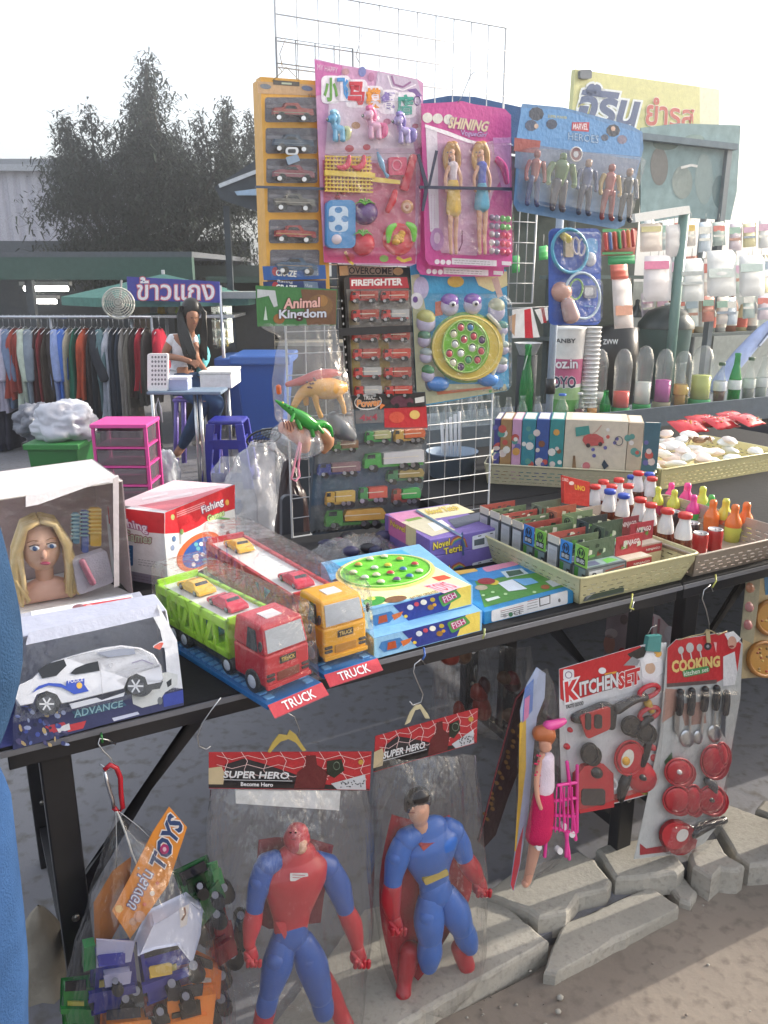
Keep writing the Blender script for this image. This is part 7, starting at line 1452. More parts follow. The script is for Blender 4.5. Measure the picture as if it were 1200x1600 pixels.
def wirehook(lb, pl, pts, r=.0013, tie=None, tcol='2f7a3a'):
    t = thing('wire_hook', lb, 'hook', pl(pts[-1][0], pts[-1][1])); b = B(); pl.wire(b, pts, r, HK, 6); b.build('wire', t)
    if tie: b = B(); pl.wire(b, tie, .0022,(tcol, 'p'),6); b.build('tie', t)
pz = VP(-.02)
wirehook('bent wire hook with a green tie above the red carabiner', pz, [(181,1163,.0),(168,1156,.004),(156,1154,.006),(153,1162,.008),(160,1172,.01),(172,1184,.012),(180,1196,.012),(170,1203,.012),(156,1194,.012)], tie=[(158,1146,-.01),(159,1152,.006),(160,1160,.004)])
wirehook('loose curled wire hook hanging below the truck packs', VP(-.06), [(345,1090,.0),(330,1110,0),(316,1130,.0),(308,1150,0),(311,1166,0),(322,1171,0),(329,1166,0)], .0011)
wirehook('thin wire from the truck pack to the spider web header', VP(-.06), [(440,1108,0),(460,1120,0),(468,1140,0),(466,1160,0)], .0008)
wirehook('S shaped wire hook with blue tie below the blue game boxes', pz, [(664,1038,.0),(658,1030,.004),(648,1038,.008),(646,1050,.01),(654,1070,.012),(661,1085,.012),(658,1097,.012),(645,1102,.012),(640,1096,.012)], tie=[(662,1012,-.01),(664,1024,.004),(660,1031,.006)], tcol='3a60a8')
wirehook('wire hook with yellow tie holding the red cooking card', pz, [(1114,924,.0),(1110,914,.004),(1100,922,.008),(1097,935,.01),(1104,955,.012),(1108,975,.012),(1108,988,.012)], tie=[(1118,898,-.01),(1119,908,.004),(1113,918,.006)], tcol='b8b860')
wirehook('yellow tie with a wire end under the cream basket', pz, [(990,940,.0),(988,950,.004),(985,956,.004)], tie=[(988,928,-.01),(987,940,.004),(984,950,.006),(990,952,.006)], tcol='b8b860')
wirehook('short yellow tie under the blue flat game box', pz, [(758,990,0),(757,998,0)], tie=[(757,982,0),(757,990,.004),(754,998,.004)], tcol='a8b070')
# carabiner
t = thing('carabiner', 'red aluminium carabiner hanging from a wire hook', 'carabiner', pz(180,1270)); b = B(); pc_ = VP(-.035)
b.tube([pc_(*p) for p in [(163,1203),(172,1195),(182,1200),(188,1215),(189,1240),(192,1262),(186,1270),(178,1262)]], .0042,('b81c2c', 'g'),8); b.build('body', t)
b = B(); b.tube([pc_(*p) for p in [(163,1205),(168,1225),(176,1250),(178,1262)]], .0032,('c8c8cc', 'm'),8); b.build('gate', t)
pl = VP(-.05)
t = thing('truck_toy_bag', 'big clear bag of plastic trucks with a tilted orange toys header, hanging from the carabiner', 'toy bag', pl(230,1590), YAW)
b = B(); pl.slab(b, [(264,1260),(292,1292),(262,1382),(203,1466),(175,1422),(212,1352),(238,1300)], .02,.0215,('dc8c38', 'c')); b.build('header_card', t)
b = B(); pl.slab(b, [(176,1360),(205,1338),(200,1420),(172,1470),(148,1480),(146,1410)], .004,.0055,('a8682c', 'c')); b.build('rear_header_card', t)
b = B()
q = [(233,1348),(265,1268),(288,1290),(254,1364)]
pl.text(b, 'TOYS', q, ('2c4470', 'c'),.0225,('e8e0dc', 'c'),.09,.04); c_ = (258,1330)
pl.disc(b, 257,1327,7,8,('a82c68', 'c'),.0236,20); pl.disc(b, 257,1327,3,3.6,('d8b0c0', 'c'),.024)
pl.text(b, 'ของเล่น', [(192,1410),(222,1354),(240,1366),(210,1424)], ('d8d8e4', 'c'),.0225,('7a6a90', 'c'),.06,.01)
for (u, v, r, cc) in [(238,1396,4, 'e8d8c8'),(226,1413,3, 'd87860'),(218,1432,9, 'd8a080'),(246,1380,3, 'c86a50'),(208,1440,6, 'c89878'),(186,1420,6, 'e0b870')]: pl.disc(b, u, v, r, r, (cc, 'c'),.0222)
b.build('header_print', t)
def chunky(par, pl, quad, col, bedcol, wh, lb, h=0.0, th=.05):
    # a big toy truck seen in three quarter view, its body as extruded outlines
    b = B(); pl.slab(b, quad, h, h+th, (col, 'g')); o = b.build('toy_truck', par, label=lb, bevel=.003)
    (x0, y0),(x1, y1),(x2, y2),(x3, y3) = quad[:4]
    def Z(a, c): return ((x0*(1-a)+x1*a)*(1-c)+(x3*(1-a)+x2*a)*c, (y0*(1-a)+y1*a)*(1-c)+(y3*(1-a)+y2*a)*c)
    b = B(); pl.slab(b, [Z(.1,.08), Z(.9,.08), Z(.9,.38), Z(.1,.38)], h+th, h+th+.002,('22232c', 'g')); b.build('windscreen', o)
    b = B(); pl.slab(b, [Z(.2,.7), Z(.8,.7), Z(.8,.82), Z(.2,.82)], h+th, h+th+.003,(bedcol, 'g')); b.build('grille', o)
    b = B(); pl.slab(b, [Z(-.05,.86), Z(1.05,.86), Z(1.05,1.02), Z(-.05,1.02)], h+th, h+th+.008,(col, 'g')); b.build('bumper', o)
    for (u, v, r) in wh:
        b = B(); pl.cylp(b, u, v, r, r*1.1, h+.01, h+th*.8,('1c1c20', 'p'), n=18); pl.cylp(b, u, v, r*.5, r*.55, h+th*.8, h+th*.82,('8c90a0', 'p'), n=12)
        for k in range(9): a = k*.698; pl.slab(b, pl.ov(u+r*.92*math.cos(a), v+r*math.sin(a), r*.16, r*.16,0,5), h+.012, h+th*.78,('141418', 'p'))
        b.build('wheel', o)
    return o
chunky(t, pl, [(148,1472),(200,1468),(208,1545),(140,1560)], '2c2c78', 'a89850', [(150,1556,13)], 'navy truck front at the left', .0,.035)
chunky(t, pl, [(215,1470),(285,1455),(290,1520),(225,1545)], '2c2c80', '9a8c48', [(212,1548,14)], 'navy truck front in the middle', .01,.035)
b = B(); pl.slab(b, [(212,1470),(232,1425),(290,1397),(308,1405),(305,1440),(292,1480),(270,1456),(235,1462)], .02,.05,('c8cce0', 'g')); o = b.build('tipper_body', t, bevel=.004); b = B(); pl.poly(b, [(280,1420),(296,1412),(292,1445),(282,1450)], ('d8d2d0', 'c'),.0506); pl.line(b, [(288,1418),(290,1428),(284,1438)], 3,('8c6a58', 'c'),.051); b.build('sticker', o)
b = B(); pl.slab(b, [(150,1466),(210,1470),(204,1500),(150,1510)], .036,.04,('a8a8c4', 'g')); b.build('tipper_body', t)
chunky(t, pl, [(255,1540),(325,1530),(318,1590),(255,1605)], 'dc7c28', '2c2824', [(326,1582,15),(302,1508,14)], 'orange truck at the lower right', .02,.04)
chunky(t, pl, [(300,1484),(336,1500),(334,1540),(312,1545)], 'd87424', 'a8a8a8', [(346,1524,14)], 'orange truck part at the right', .0,.03)
chunky(t, pl, [(160,1575),(225,1568),(230,1620),(158,1625)], 'e08430', '2c2824', [(232,1600,12)], 'orange truck at the bottom left', .01,.04)
chunky(t, pl, [(98,1530),(138,1525),(140,1580),(96,1578)], '2f7a3c', 'b8b050', [(142,1585,10)], 'green truck at the lower left', -.01,.03)
b = B(); pl.slab(b, [(128,1468),(146,1464),(146,1500),(128,1505)], 0,.02,('2f8a48', 'g')); b.build('truck_bed', t)
o = chunky(t, pl, [(272,1362),(322,1338),(340,1380),(300,1430)], '2c6438', '285830', [(349,1387,13),(338,1428,12),(318,1455,12)], 'dark green truck at the upper right', -.02,.04)
chunky(t, pl, [(322,1428),(350,1420),(360,1470),(330,1490)], '8c2430', '6a1c24', [(362,1490,15),(376,1430,12)], 'dark red truck at the right', -.03,.035)
b = B(); pl.dome(b, 128,1598,22,10,.02,('c8d0d8', 'g')); b.build('white_toy_piece', t)
random.seed(41)
for (u, v, r, h) in [(196,1560,11,.03),(268,1536,12,.05),(240,1452,8,.0),(345,1560,13,.0),(180,1532,9,.045),(336,1398,10,.02),(290,1556,11,.07),(312,1384,9,.03),(372,1462,12,-.02),(250,1580,11,.055)]:
    b = B(); pl.cylp(b, u, v, r, r*1.05, h-.012, h+.012,('1b1b1f', 'p'), n=20); pl.cylp(b, u, v, r*.55, r*.58, h+.012, h+.0135,('7d8090', 'p'), n=12)
    for k in range(10): a = k*.628; pl.slab(b, pl.ov(u+r*.95*math.cos(a), v+r*math.sin(a), r*.15, r*.15,0,5), h-.011, h+.011,('131317', 'p'))
    b.build('loose_wheel', t)
for (q_, c_, h) in [([(262,1500),(300,1492),(306,1520),(268,1530)], 'd8742a', .045),([(222,1545),(250,1540),(252,1570),(224,1574)], '6a2a24', .04),([(160,1512),(200,1506),(198,1522),(162,1528)], '9a9ab8', .05),([(300,1440),(324,1428),(330,1452),(306,1462)], '1e1e24', .02),([(286,1364),(312,1352),(318,1372),(292,1384)], '1d3a22', .022),([(230,1500),(262,1494),(263,1508),(231,1514)], 'c0a04a', .05),([(276,1556),(306,1550),(308,1572),(280,1578)], '241e1c', .064),([(150,1482),(190,1478),(190,1492),(152,1496)], '3a3a90', .045),([(325,1350),(338,1346),(344,1368),(332,1374)], '3a7c48', .024)]:
    b = B(); pl.slab(b, q_, h-.02, h, (c_, 'g')); b.build('truck_piece', t, bevel=.002)
b = B(); pl.tube = None; b.tube([pl(u, v, h) for u, v, h in [(183,1268,0),(196,1300,.005),(206,1332,.01),(217,1358,.022)]], .0016,('d0ccc4', 'p'),5); b.tube([pl(u, v, h) for u, v, h in [(181,1268,0),(182,1310,-.01),(182,1360,-.01)]], .0008,('c8c8c8', 'p'),4); b.tube([pl(u, v, h) for u, v, h in [(186,1268,0),(215,1290,.0),(242,1316,.02)]], .0006,('c8c8c8', 'p'),4); b.build('string', t)
HBAG = film('bag_film', milk=.03, bump=.9, scale=26, rough=.07, ior=1.65, fold=.35)
sheetbag('', '', pl, [(1268,182,188),(1340,160,280),(1420,138,330),(1500,115,356),(1570,96,366),(1640,110,360)], HBAG, .12,9, t, rows=26, n=36)
def headercard(t, pl, q, top_str, sub, flip):
    # q: TL TR BR BL
    b = B(); pl.slab(b, q, .002,.0038,('a82830', 'c')); b.build('header_card', t)
    def Z(a, c): return (q[0][0]*(1-a)+q[1][0]*a)*(1-c)+(q[3][0]*(1-a)+q[2][0]*a)*c, (q[0][1]*(1-a)+q[1][1]*a)*(1-c)+(q[3][1]*(1-a)+q[2][1]*a)*c
    b = B(); pl.poly(b, [Z(0,.72), Z(.35,.70), Z(.6,.82), Z(1,.98), Z(1,1), Z(0,1)], ('1e1c20', 'c'),.0042); pl.poly(b, [Z(.1,.35), Z(.22,.18), Z(.32,.3), Z(.5,.55), Z(.62,.75), Z(.5,.9), Z(.1,.9)], ('26242a', 'c'),.0042)
    rs = random.Random(int(q[0][0]))
    for k in range(8): a = .08+.12*k; pl.line(b, [Z(a, 0), Z(min(1, a+.04),.25), Z(min(1, a+.02),.5), Z(min(1, a+.06),.75)], .9,('d8b8b8', 'c'),.0044)
    for c0 in (.15,.4,.62): pl.line(b, [Z(.05+.095*k, c0+(.06 if k % 2 else -.05)) for k in range(11)], .8,('d8b8b8', 'c'),.0045)
    pl.poly(b, [Z(.0,.45), Z(.08,.4), Z(.1,.6), Z(.09,.9), Z(0,.9)], ('b8a888', 'c'),.0046)
    pl.poly(b, [Z(.60,.1), Z(.66,.1), Z(.67,.35), Z(.74,.55), Z(.72,.98), Z(.53,.98), Z(.55,.55), Z(.60,.38)], ('5c2024', 'c'),.0047); pl.poly(b, [Z(.73,.25), Z(.82,.2), Z(.84,.5), Z(.78,.7), Z(.73,.6)], ('20281f', 'c'),.0047); pl.ring(b, *Z(.79,.38),5,6,1,.0048,('607060', 'c'))
    pl.poly(b, [Z(.76,.85), Z(.97,.6), Z(.98,1.0), Z(.80,1.0)], ('b8bac0', 'c'),.0047); pl.disc(b, *Z(.94,.28),4,4,('b89040', 'c'),.0047)
    for k in range(30): a, c = rs.uniform(.82,.97), rs.uniform(.74,.97); u, v = Z(a, c); pl.disc(b, u, v, 1.2,1.2,('33343a', 'c'),.005, n=4)
    pl.text(b, top_str, [Z(.09,.52), Z(.50,.55), Z(.50,.74), Z(.09,.72)], ('d4d6da', 'c'),.0051,('3c3c44', 'c'),.04,.025, shear=.15); pl.line(b, [Z(.09,.77), Z(.52,.79)], 1,('c0c2c8', 'c'),.0051)
    if sub: pl.text(b, sub, [Z(.20,.83),(Z(.40,.84)), Z(.40,.95), Z(.20,.94)], ('e0e0e4', 'c'),.0051, bold=.02)
    b.build('header_print', t)
pl = VP(-.07)
t = thing('hooded_figure_bag', 'clear bag with a big red and blue toy figure under a super hero header card', 'toy bag', pl(455,1590), YAW, 'big toy figures in clear bags')
headercard(t, pl, [(326,1175),(580,1174),(577,1234),(326,1231)], 'SUPER HERO', 'Become Hero', False)
b = B(); pl.slab(b, [(367,1233),(531,1235),(529,1265),(368,1254)], -.002,.001,('c8cacc', 'c')); b.build('white_paper_strip', t)
b = B(); pl.slab(b, [(418,1174),(425,1160),(435,1147),(448,1148),(452,1140),(462,1147),(470,1160),(478,1172),(472,1173),(462,1160),(450,1154),(438,1158),(428,1168),(422,1175)], .004,.006,('b09a50', 'p')); b.build('hanging_tie', t)
RD, BL_ = 'b02030', '24509c'
def hero(cx, P, cols, lb):
    # articulated doll: chest, waist, neck, head, then limbs cut at shoulder, elbow, hip and knee
    b = B(); pl.limb(b, P['torso'], (cols[0], 'p'),20,.55,6); root = b.build('action_figure', t, label=lb)
    b = B(); pl.limb(b, P['pelvis'], (cols[1], 'p'),16,.7); b.build('pelvis', root)
    b = B(); pl.limb(b, P['neck'], (cols[4], 'p'),12); pl.limb(b, P['head'], (cols[4], 'p'),18,1.05,6); b.build('head', root)
    for k, c in (('shoulder', 2),('upper_arm', 2),('forearm', 3),('thigh', 1),('shin', 1),('boot', 3)):
        for q in P[k]: b = B(); pl.limb(b, q, (cols[c], 'p'),14,.9,6); b.build(k, root)
    for q in P['upper_arm']+P['thigh']:
        u, v, h, r = q[1]; b = B(); pl.limb(b, [(u-r*.28, v-r*.5, h+r*.00030, r*.62),(u-r*.2, v+r*.5, h+r*.00028, r*.58)], (cols[2 if q in P['upper_arm'] else 1], 'p'),12); b.build('muscle', root)
    for q in P['fist']:
        b = B(); u, v, h, r = q; pl.limb(b, [(u, v-r*.6, h, r*.75),(u, v+r*.5, h, r)], (cols[3], 'p'),12)
        for f in range(4): pl.limb(b, [(u-r*.9+f*r*.6, v+r*.2, h+r*.0016, r*.28),(u-r*.9+f*r*.6, v+r*1.1, h+r*.0014, r*.28)], (cols[3], 'p'),6)
        pl.limb(b, [(u-r*.9, v-r*.2, h+.002, r*.3),(u-r*.3, v+r*.5, h+r*.0022, r*.28)], (cols[3], 'p'),6); b.build('fist', root)
    return root
o = hero(456, {'torso': [(455,1330,.02,30),(455,1345,.02,46),(455,1365,.021,45),(453,1395,.019,35),(451,1420,.017,27),(450,1440,.016,24)], 'pelvis': [(449,1440,.016,23),(448,1456,.016,25),(448,1470,.016,17)],
    'neck': [(456,1326,.02,15),(456,1312,.02,13)], 'head': [(457,1314,.021,13),(457,1300,.021,18),(458,1290,.021,15)],
    'shoulder': [[(425,1335,.018,15),(410,1342,.019,17)], [(486,1337,.018,15),(506,1345,.019,17)]],
    'upper_arm': [[(407,1348,.019,16),(399,1370,.022,16),(393,1392,.024,13),(391,1406,.025,12)], [(509,1350,.019,16),(520,1372,.022,17),(527,1392,.024,14),(531,1406,.025,12)]],
    'forearm': [[(390,1410,.025,12),(386,1428,.028,13),(381,1448,.032,9),(380,1456,.034,8)], [(532,1410,.025,12),(540,1428,.028,13),(545,1448,.032,10),(546,1458,.034,8)]],
    'fist': [(382,1468,.036,10),(547,1470,.036,11)],
    'thigh': [[(435,1462,.018,17),(427,1490,.024,21),(418,1518,.027,17),(413,1534,.028,14)], [(466,1462,.018,17),(478,1490,.024,21),(487,1520,.027,18),(492,1540,.028,15)]],
    'shin': [[(412,1538,.028,14),(409,1552,.027,14),(408,1562,.026,13)], [(493,1544,.028,14),(496,1556,.027,14),(498,1566,.026,13)]],
    'boot': [[(408,1564,.024,14),(405,1586,.02,13),(403,1606,.018,11),(399,1618,.026,12)], [(508,1530,-.005,11),(518,1556,.0,13),(528,1578,.006,11),(534,1592,.018,11)]]},
    (RD, BL_, BL_, RD, RD), 'big toy figure in a red hood and vest with blue sleeves and trousers')
b = B()
for k in range(2): pl.slab(b, [(430+k*22,1440),(446+k*6,1440),(449,1472),(447,1472)], .033,.035,(RD, 'p'))
b.build('vest_point', o)
b = B(); pl.slab(b, rr(428+25,1362+2,481,1376,1.5),.052,.0535,('d4d6d8', 'c')); pl.line(b, [(457,1367),(477,1368)], 1,('b04450', 'c'),.0538); pl.line(b, [(457,1371),(474,1372)], 1,('b04450', 'c'),.0538); b.build('price_sticker', t)
b = B(); pl.limb(b, [(458,1298,.0335,10.5),(458,1308,.0335,9)], ('c8967c', 'skin'),12); b.build('face', o)
b = B()
for sx in (-1,1): pl.disc(b, 458+sx*4,1301,1.9,1.5, '241c1c', .0432, n=8)
pl.limb(b, [(458,1301,.0425,1),(458,1305,.0435,1.4)], ('c08c72', 'skin'),6); pl.line(b, [(454.5,1312),(461.5,1312)], 1.2, '7a3c38', .0428); b.build('eyes', o)
b = B()
for r_ in range(3):
    for s_ in (-1,1): pl.limb(b, [(452+s_*10,1390+r_*16,.028-.002*r_, 6),(452+s_*8,1399+r_*16,.027-.002*r_, 6)], ('a01c2c', 'p'),10)
for s_ in (-1,1): pl.limb(b, [(455+s_*14,1348,.030,12),(455+s_*17,1362,.030,13)], (RD, 'p'),12,.6)
b.build('chest_relief', o)
b = B(); pl.slab(b, [(404,1312),(430,1308),(484,1310),(520,1320),(515,1345),(505,1400),(500,1440),(420,1450),(400,1440),(398,1380)], -.014,-.011,('7c2a38', 'f')); b.build('backing_cloth', t)
chunk = B(); pl.slab(chunk, rr(366,1440,386,1470,4),-.005,.02,('1c1c20', 'p')); chunk.build('toy_accessory', t)
HB1 = film('figure_bag_film', milk=.025, bump=.9, scale=30, rough=.06, ior=1.65, fold=.12)
sheetbag('', '', pl, [(1233,328,576),(1300,322,584),(1420,318,580),(1540,326,566),(1625,338,558)], HB1,.10,12, t, rows=22, n=26)
# second
pl = VP(-.055)
t = thing('caped_figure_bag', 'clear bag with a blue toy figure in a red cape, right of the hooded figure', 'toy bag', pl(660,1560), YAW, 'big toy figures in clear bags')
headercard(t, pl, [(586,1150),(746,1106),(744,1160),(583,1206)], 'SUPER HERO', '', True)
b = B(); pl.slab(b, [(632,1132),(640,1112),(648,1102),(657,1100),(668,1115),(671,1122),(664,1122),(656,1107),(648,1109),(640,1128)], .006,.008,('c0b694', 'p')); b.build('hanging_tie', t)
SB_ = '2460b4'
o = hero(668, {'torso': [(664,1290,.02,26),(665,1304,.021,39),(665,1322,.022,37),(668,1345,.019,28),(671,1362,.017,22),(672,1372,.016,21)], 'pelvis': [(673,1378,.016,21),(676,1392,.016,22),(678,1404,.018,14)],
    'neck': [(652,1288,.02,10),(648,1276,.022,9)], 'head': [(647,1272,.024,9),(645,1262,.024,13),(644,1250,.024,14)],
    'shoulder': [[(640,1296,.018,14),(626,1304,.019,16)], [(690,1284,.018,13),(701,1292,.019,15)]],
    'upper_arm': [[(622,1310,.019,15),(612,1334,.022,16),(606,1354,.025,13),(604,1366,.026,12)], [(704,1298,.019,14),(710,1312,.022,14),(715,1326,.025,12)]],
    'forearm': [[(603,1372,.026,13),(600,1392,.029,13),(602,1412,.032,9)], [(717,1332,.026,12),(726,1346,.029,12),(733,1358,.03,9)]],
    'fist': [(605,1424,.034,10),(737,1368,.031,10)],
    'thigh': [[(664,1398,.018,16),(661,1424,.024,20),(662,1450,.026,16)], [(690,1390,.018,15),(701,1412,.024,19),(711,1436,.026,15)]],
    'shin': [[(662,1456,.026,15),(662,1478,.024,16),(662,1498,.022,11)], [(713,1440,.026,14),(720,1456,.024,14),(726,1470,.022,10)]],
    'boot': [[(642,1486,-.004,13),(636,1512,.0,12),(631,1532,.004,9),(626,1546,.012,10)], [(714,1474,.01,11),(719,1488,.012,11),(722,1500,.02,10)]]},
    (SB_, SB_, SB_, 'a81c2c', 'cf9a80'), 'blue toy figure with red gloves, red boots and dark hair')
b = B(); pl.limb(b, [(633,1256,.016,7),(636,1238,.022,11),(650,1234,.024,12),(657,1246,.018,8)], ('201c1e', 'g')); b.build('hair', o)
b = B()
for sx in (-1,1): pl.disc(b, 645+sx*5,1256,2,1.5, '241c1c', .0392, n=8)
b.limb([pl(645,1262,.038), pl(645,1264,.039)], [.002,.0025], ('cf9a80', 'skin'),6); pl.line(b, [(640,1270),(650,1270)], 1.3, '8a4840', .038); b.build('face', o)
b = B(); pl.slab(b, rq([(657,1368),(694,1352),(697,1362),(660,1378)], 3),.034,.046,('b09a48', 'g')); b.build('belt', o)
b = B(); pl.slab(b, rq([(652,1318),(686,1308),(684,1334),(672,1342)], 5),.036,.047,('a83c34', 'g')); b.build('chest_plate', o)
b = B(); vs = []
for i in range(13):
    for j in range(9):
        a, c = j/8, i/12; u = (612-24*math.sin(math.pi*min(1, c*1.1))+10*c)*(1-a)+(702+48*math.sin(math.pi*c*.62)-40*c**3)*a; v = 1272+(296-120*a)*c+10*math.sin(a*3); vs.append(pl(u, v, -.012+.012*math.sin(a*14+c*2)*c))
b.add(vs, [(i*9+j, i*9+j+1,(i+1)*9+j+1,(i+1)*9+j) for i in range(12) for j in range(8)], ('a01c2c', 'f'), True); cp = b.build('cape', o); sm_ = cp.modifiers.new('thick', 'SOLIDIFY'); sm_.thickness = .0012
sheetbag('', '', pl, [(1180,584,744),(1260,580,752),(1400,586,756),(1500,600,746),(1572,622,700)], HB1,.09,17, t, rows=22, n=26)
# clear dim bag behind, red goods hanging further back under the table
pl = VP(.22); t = thing('clear_goods_bag', 'dim clear bag of orange and red goods hanging behind the hero bags', 'toy bag', pl(760,1150), YAW)
b = B()
random.seed(12)
for k in range(12): u, v = random.uniform(700,800), random.uniform(1020,1120); pl.dome(b, u, v, random.uniform(8,16), random.uniform(8,18),.02,(random.choice(['8a3a30', '7a2c30', '6a5040', '9a5a3c', '503030']), 'p'))
b.build('toy_pieces', t); sheetbag('', '', pl, [(1010,684,830),(1060,676,836),(1150,672,830)], HB1,.04,21, t)
# leopard/dark card seen almost edge-on and the doll card beside it
O_ = TP(.965,-.03,.0); n_d = (Vector((-.35,-.94,0))); 
pq = PL(TP(1.02,-.02,0), Vector((-.93,-.36,0)).normalized())
pd_ = VP(.03); t = thing('dark_blister_card', 'dark brown blister card seen edge-on behind the doll card', 'toy card', pd_(790,1320), YAW)
b = B(); q0 = [(842,1052),(846,1100),(790,1240),(770,1300),(752,1320),(745,1312),(758,1268),(776,1200),(804,1090)]; pd_.slab(b, q0,-.012,0,('33262a', 'c')); b.build('card', t)
b = B()
for k in range(22): c = k/21; u = 820-58*c+random.uniform(-8,8); v = 1110+170*c; pd_.disc(b, u, v, 4,3,('6a5030', 'c'),.001,50,7)
pd_.wire(b, [(840,1052,.002),(806,1092,.002),(776,1202,.002),(754,1290,.002),(748,1316,.002)], .0018,('7a3038', 'p')); b.build('print', t)
pl = VP(-.04); t = thing('doll_shopping_card', 'doll card with pink shopping cart seen from its narrow side, rainbow top', 'toy card', pl(830,1390), YAW)
b = B(); pl.slab(b, [(838,1042),(852,1052),(850,1090),(838,1120),(832,1180),(826,1260),(812,1350),(802,1392),(797,1384),(804,1330),(812,1240),(816,1180),(812,1110),(822,1070)], 0,.002,('a8b4d0', 'c')); b.build('card', t)
b = B(); pl.poly(b, [(812,1130),(822,1120),(822,1200),(812,1280),(806,1330),(804,1330),(810,1240)], ('d8b040', 'c'),.0024); pl.poly(b, [(820,1075),(834,1060),(832,1110),(816,1130)], ('5c7cc0', 'c'),.0024); pl.poly(b, [(820,1092),(828,1086),(826,1120),(818,1128)], ('d880b0', 'c'),.0027); pl.poly(b, [(806,1330),(818,1290),(812,1350),(802,1392),(798,1382)], ('c83848', 'c'),.0028); b.build('print', t)
b = B(); sk = ('d8a088', 'skin')
pl.limb(b, [(842,1150,.02,8),(843,1160,.02,8)], sk); pl.limb(b, [(838,1172,.02,4),(828,1205,.024,3.5),(826,1232,.03,3),(830,1250,.034,2.5)], sk, 8); pl.limb(b, [(834,1290,.015,9),(828,1330,.012,7),(820,1370,.01,5),(816,1376,.01,5)], sk); o = b.build('doll', t)
b = B(); pl.limb(b, [(836,1142,.012,10),(846,1140,.02,11),(850,1160,.006,7),(848,1180,.002,4)], ('b8683c', 'p')); b.build('hair', o)
b = B(); pl.limb(b, [(846,1128,.02,7),(862,1124,.02,6),(872,1120,.02,4)], ('e04a98', 'g')); b.build('hair_bow', o)
b = B(); pl.limb(b, [(844,1178,.02,11),(843,1200,.02,12),(842,1224,.02,13)], ('e8d0dc', 'f'),12,.8); b.build('spotted_top', o)
b = B()
for k in range(16): pl.dome(b, random.uniform(836,851), random.uniform(1180,1230),2,2,.002,('c83c60', 'f'), h0=.026, n=6, k=2)
b.build('spots', o)
b = B(); pl.limb(b, [(840,1234,.02,14),(838,1262,.02,17),(834,1296,.018,18)], ('c8285c', 'f'),12,.7); b.build('skirt', o)
PK = ('e8409c', 'g'); b = B()
for (a, c) in [((872,1180),(886,1300)),((888,1186),(888,1288)),((862,1216),(876,1330)),((846,1280),(884,1290)),((852,1240),(885,1236)),((850,1262),(884,1264)),((858,1216),(886,1212)),((873,1290),(871,1326)),((840,1300),(838,1326))]: pl.limb(b, [(*a, .03,2.2),(*c, .03,2.2)], PK, 6)
for k in range(5): pl.limb(b, [(854+k*6,1218,.035,1),(852+k*6.5,1286,.035,1)], PK, 5)
o = b.build('toy_shopping_cart', t)
for (u, v) in [(871,1326),(878,1288),(838,1320),(890,1300)]: b = B(); pl.cylp(b, u, v, 4.5,5.5,.024,.034,('e0dce0', 'g'), n=12); b.build('wheel', o)
sheetbag('', '', pl, [(1045,836,856),(1090,818,874),(1200,810,890),(1320,806,884),(1385,800,826)], HB1,.03,30, t)
pl = VP(-.05); q = [(873,1045),(1012,1005),(1041,1004),(1036,1100),(1024,1230),(1018,1240),(884,1275),(878,1268),(874,1150)]
t = card('kitchen_set_card', 'red and white card of toy pans with wavy kitchen lettering and a chef', 'toy card', pl, q, 'c8c8cc')
b = B(); pl.poly(b, [(874,1046),(1000,1009),(1008,1020),(990,1034),(1000,1062),(884,1098),(876,1092)], ('b8242c', 'c')); pl.poly(b, [(878,1262),(1024,1225),(1022,1238),(886,1274)], ('b8302c', 'c')); pl.poly(b, [(980,1022),(1004,1010),(1012,1012),(1006,1026),(990,1032)], ('2a2828', 'c'),.0009)
pl.poly(b, rr(880,1046,897,1063,3),('d8d8dc', 'c'),.0009); pl.ring(b, 888.5,1054.5,5,5,1.2,.001,('8a7a90', 'c'))
pl.text(b, 'K', [(882,1066),(904,1060),(904,1092),(884,1098)], ('c83038', 'c'),.0016,('e4e4e8', 'c'),.13,.05); pl.text(b, 'ITCHEN', [(905,1066),(966,1050),(966,1074),(906,1088)], ('d4d4d8', 'c'),.0012,('4a2c2c', 'c'),.07,.04); pl.text(b, 'SET', [(966,1052),(1000,1042),(1000,1068),(966,1078)], ('c02c30', 'c'),.0016,('e8e4e4', 'c'),.08,.04)
pl.disc(b, 941,1048,6,5,('dcdce0', 'c'),.0011); pl.line(b, [(945,1054),(964,1050)], 3,('d8a040', 'c'),.0011); pl.text(b, 'TASTE GOOD', [(884,1102),(912,1095),(912,1101),(884,1108)], ('3a3a3c', 'c'),.001, bold=.03)
pl.poly(b, [(1000,1030),(1016,1022),(1034,1030),(1036,1050),(1020,1066),(1004,1058)], ('e0e0e4', 'c'),.0012); pl.disc(b, 1016,1044,8,9,('c8a890', 'c'),.0015); pl.poly(b, [(1004,1030),(1010,1020),(1024,1020),(1028,1034),(1008,1038)], ('ecebee', 'c'),.0018); pl.disc(b, 1028,1021,6,6,('d0a050', 'c'),.0018)
pl.poly(b, [(974,1040),(988,1026),(1000,1032),(996,1040)], ('8a8c90', 'c'),.0013); pl.poly(b, [(1002,1058),(1018,1064),(1034,1054),(1036,1090),(1010,1090)], ('d8d8dc', 'c'),.0011); pl.disc(b, 1010,1238,8,4,('a8b050', 'c'),.001); b.build('print', t)
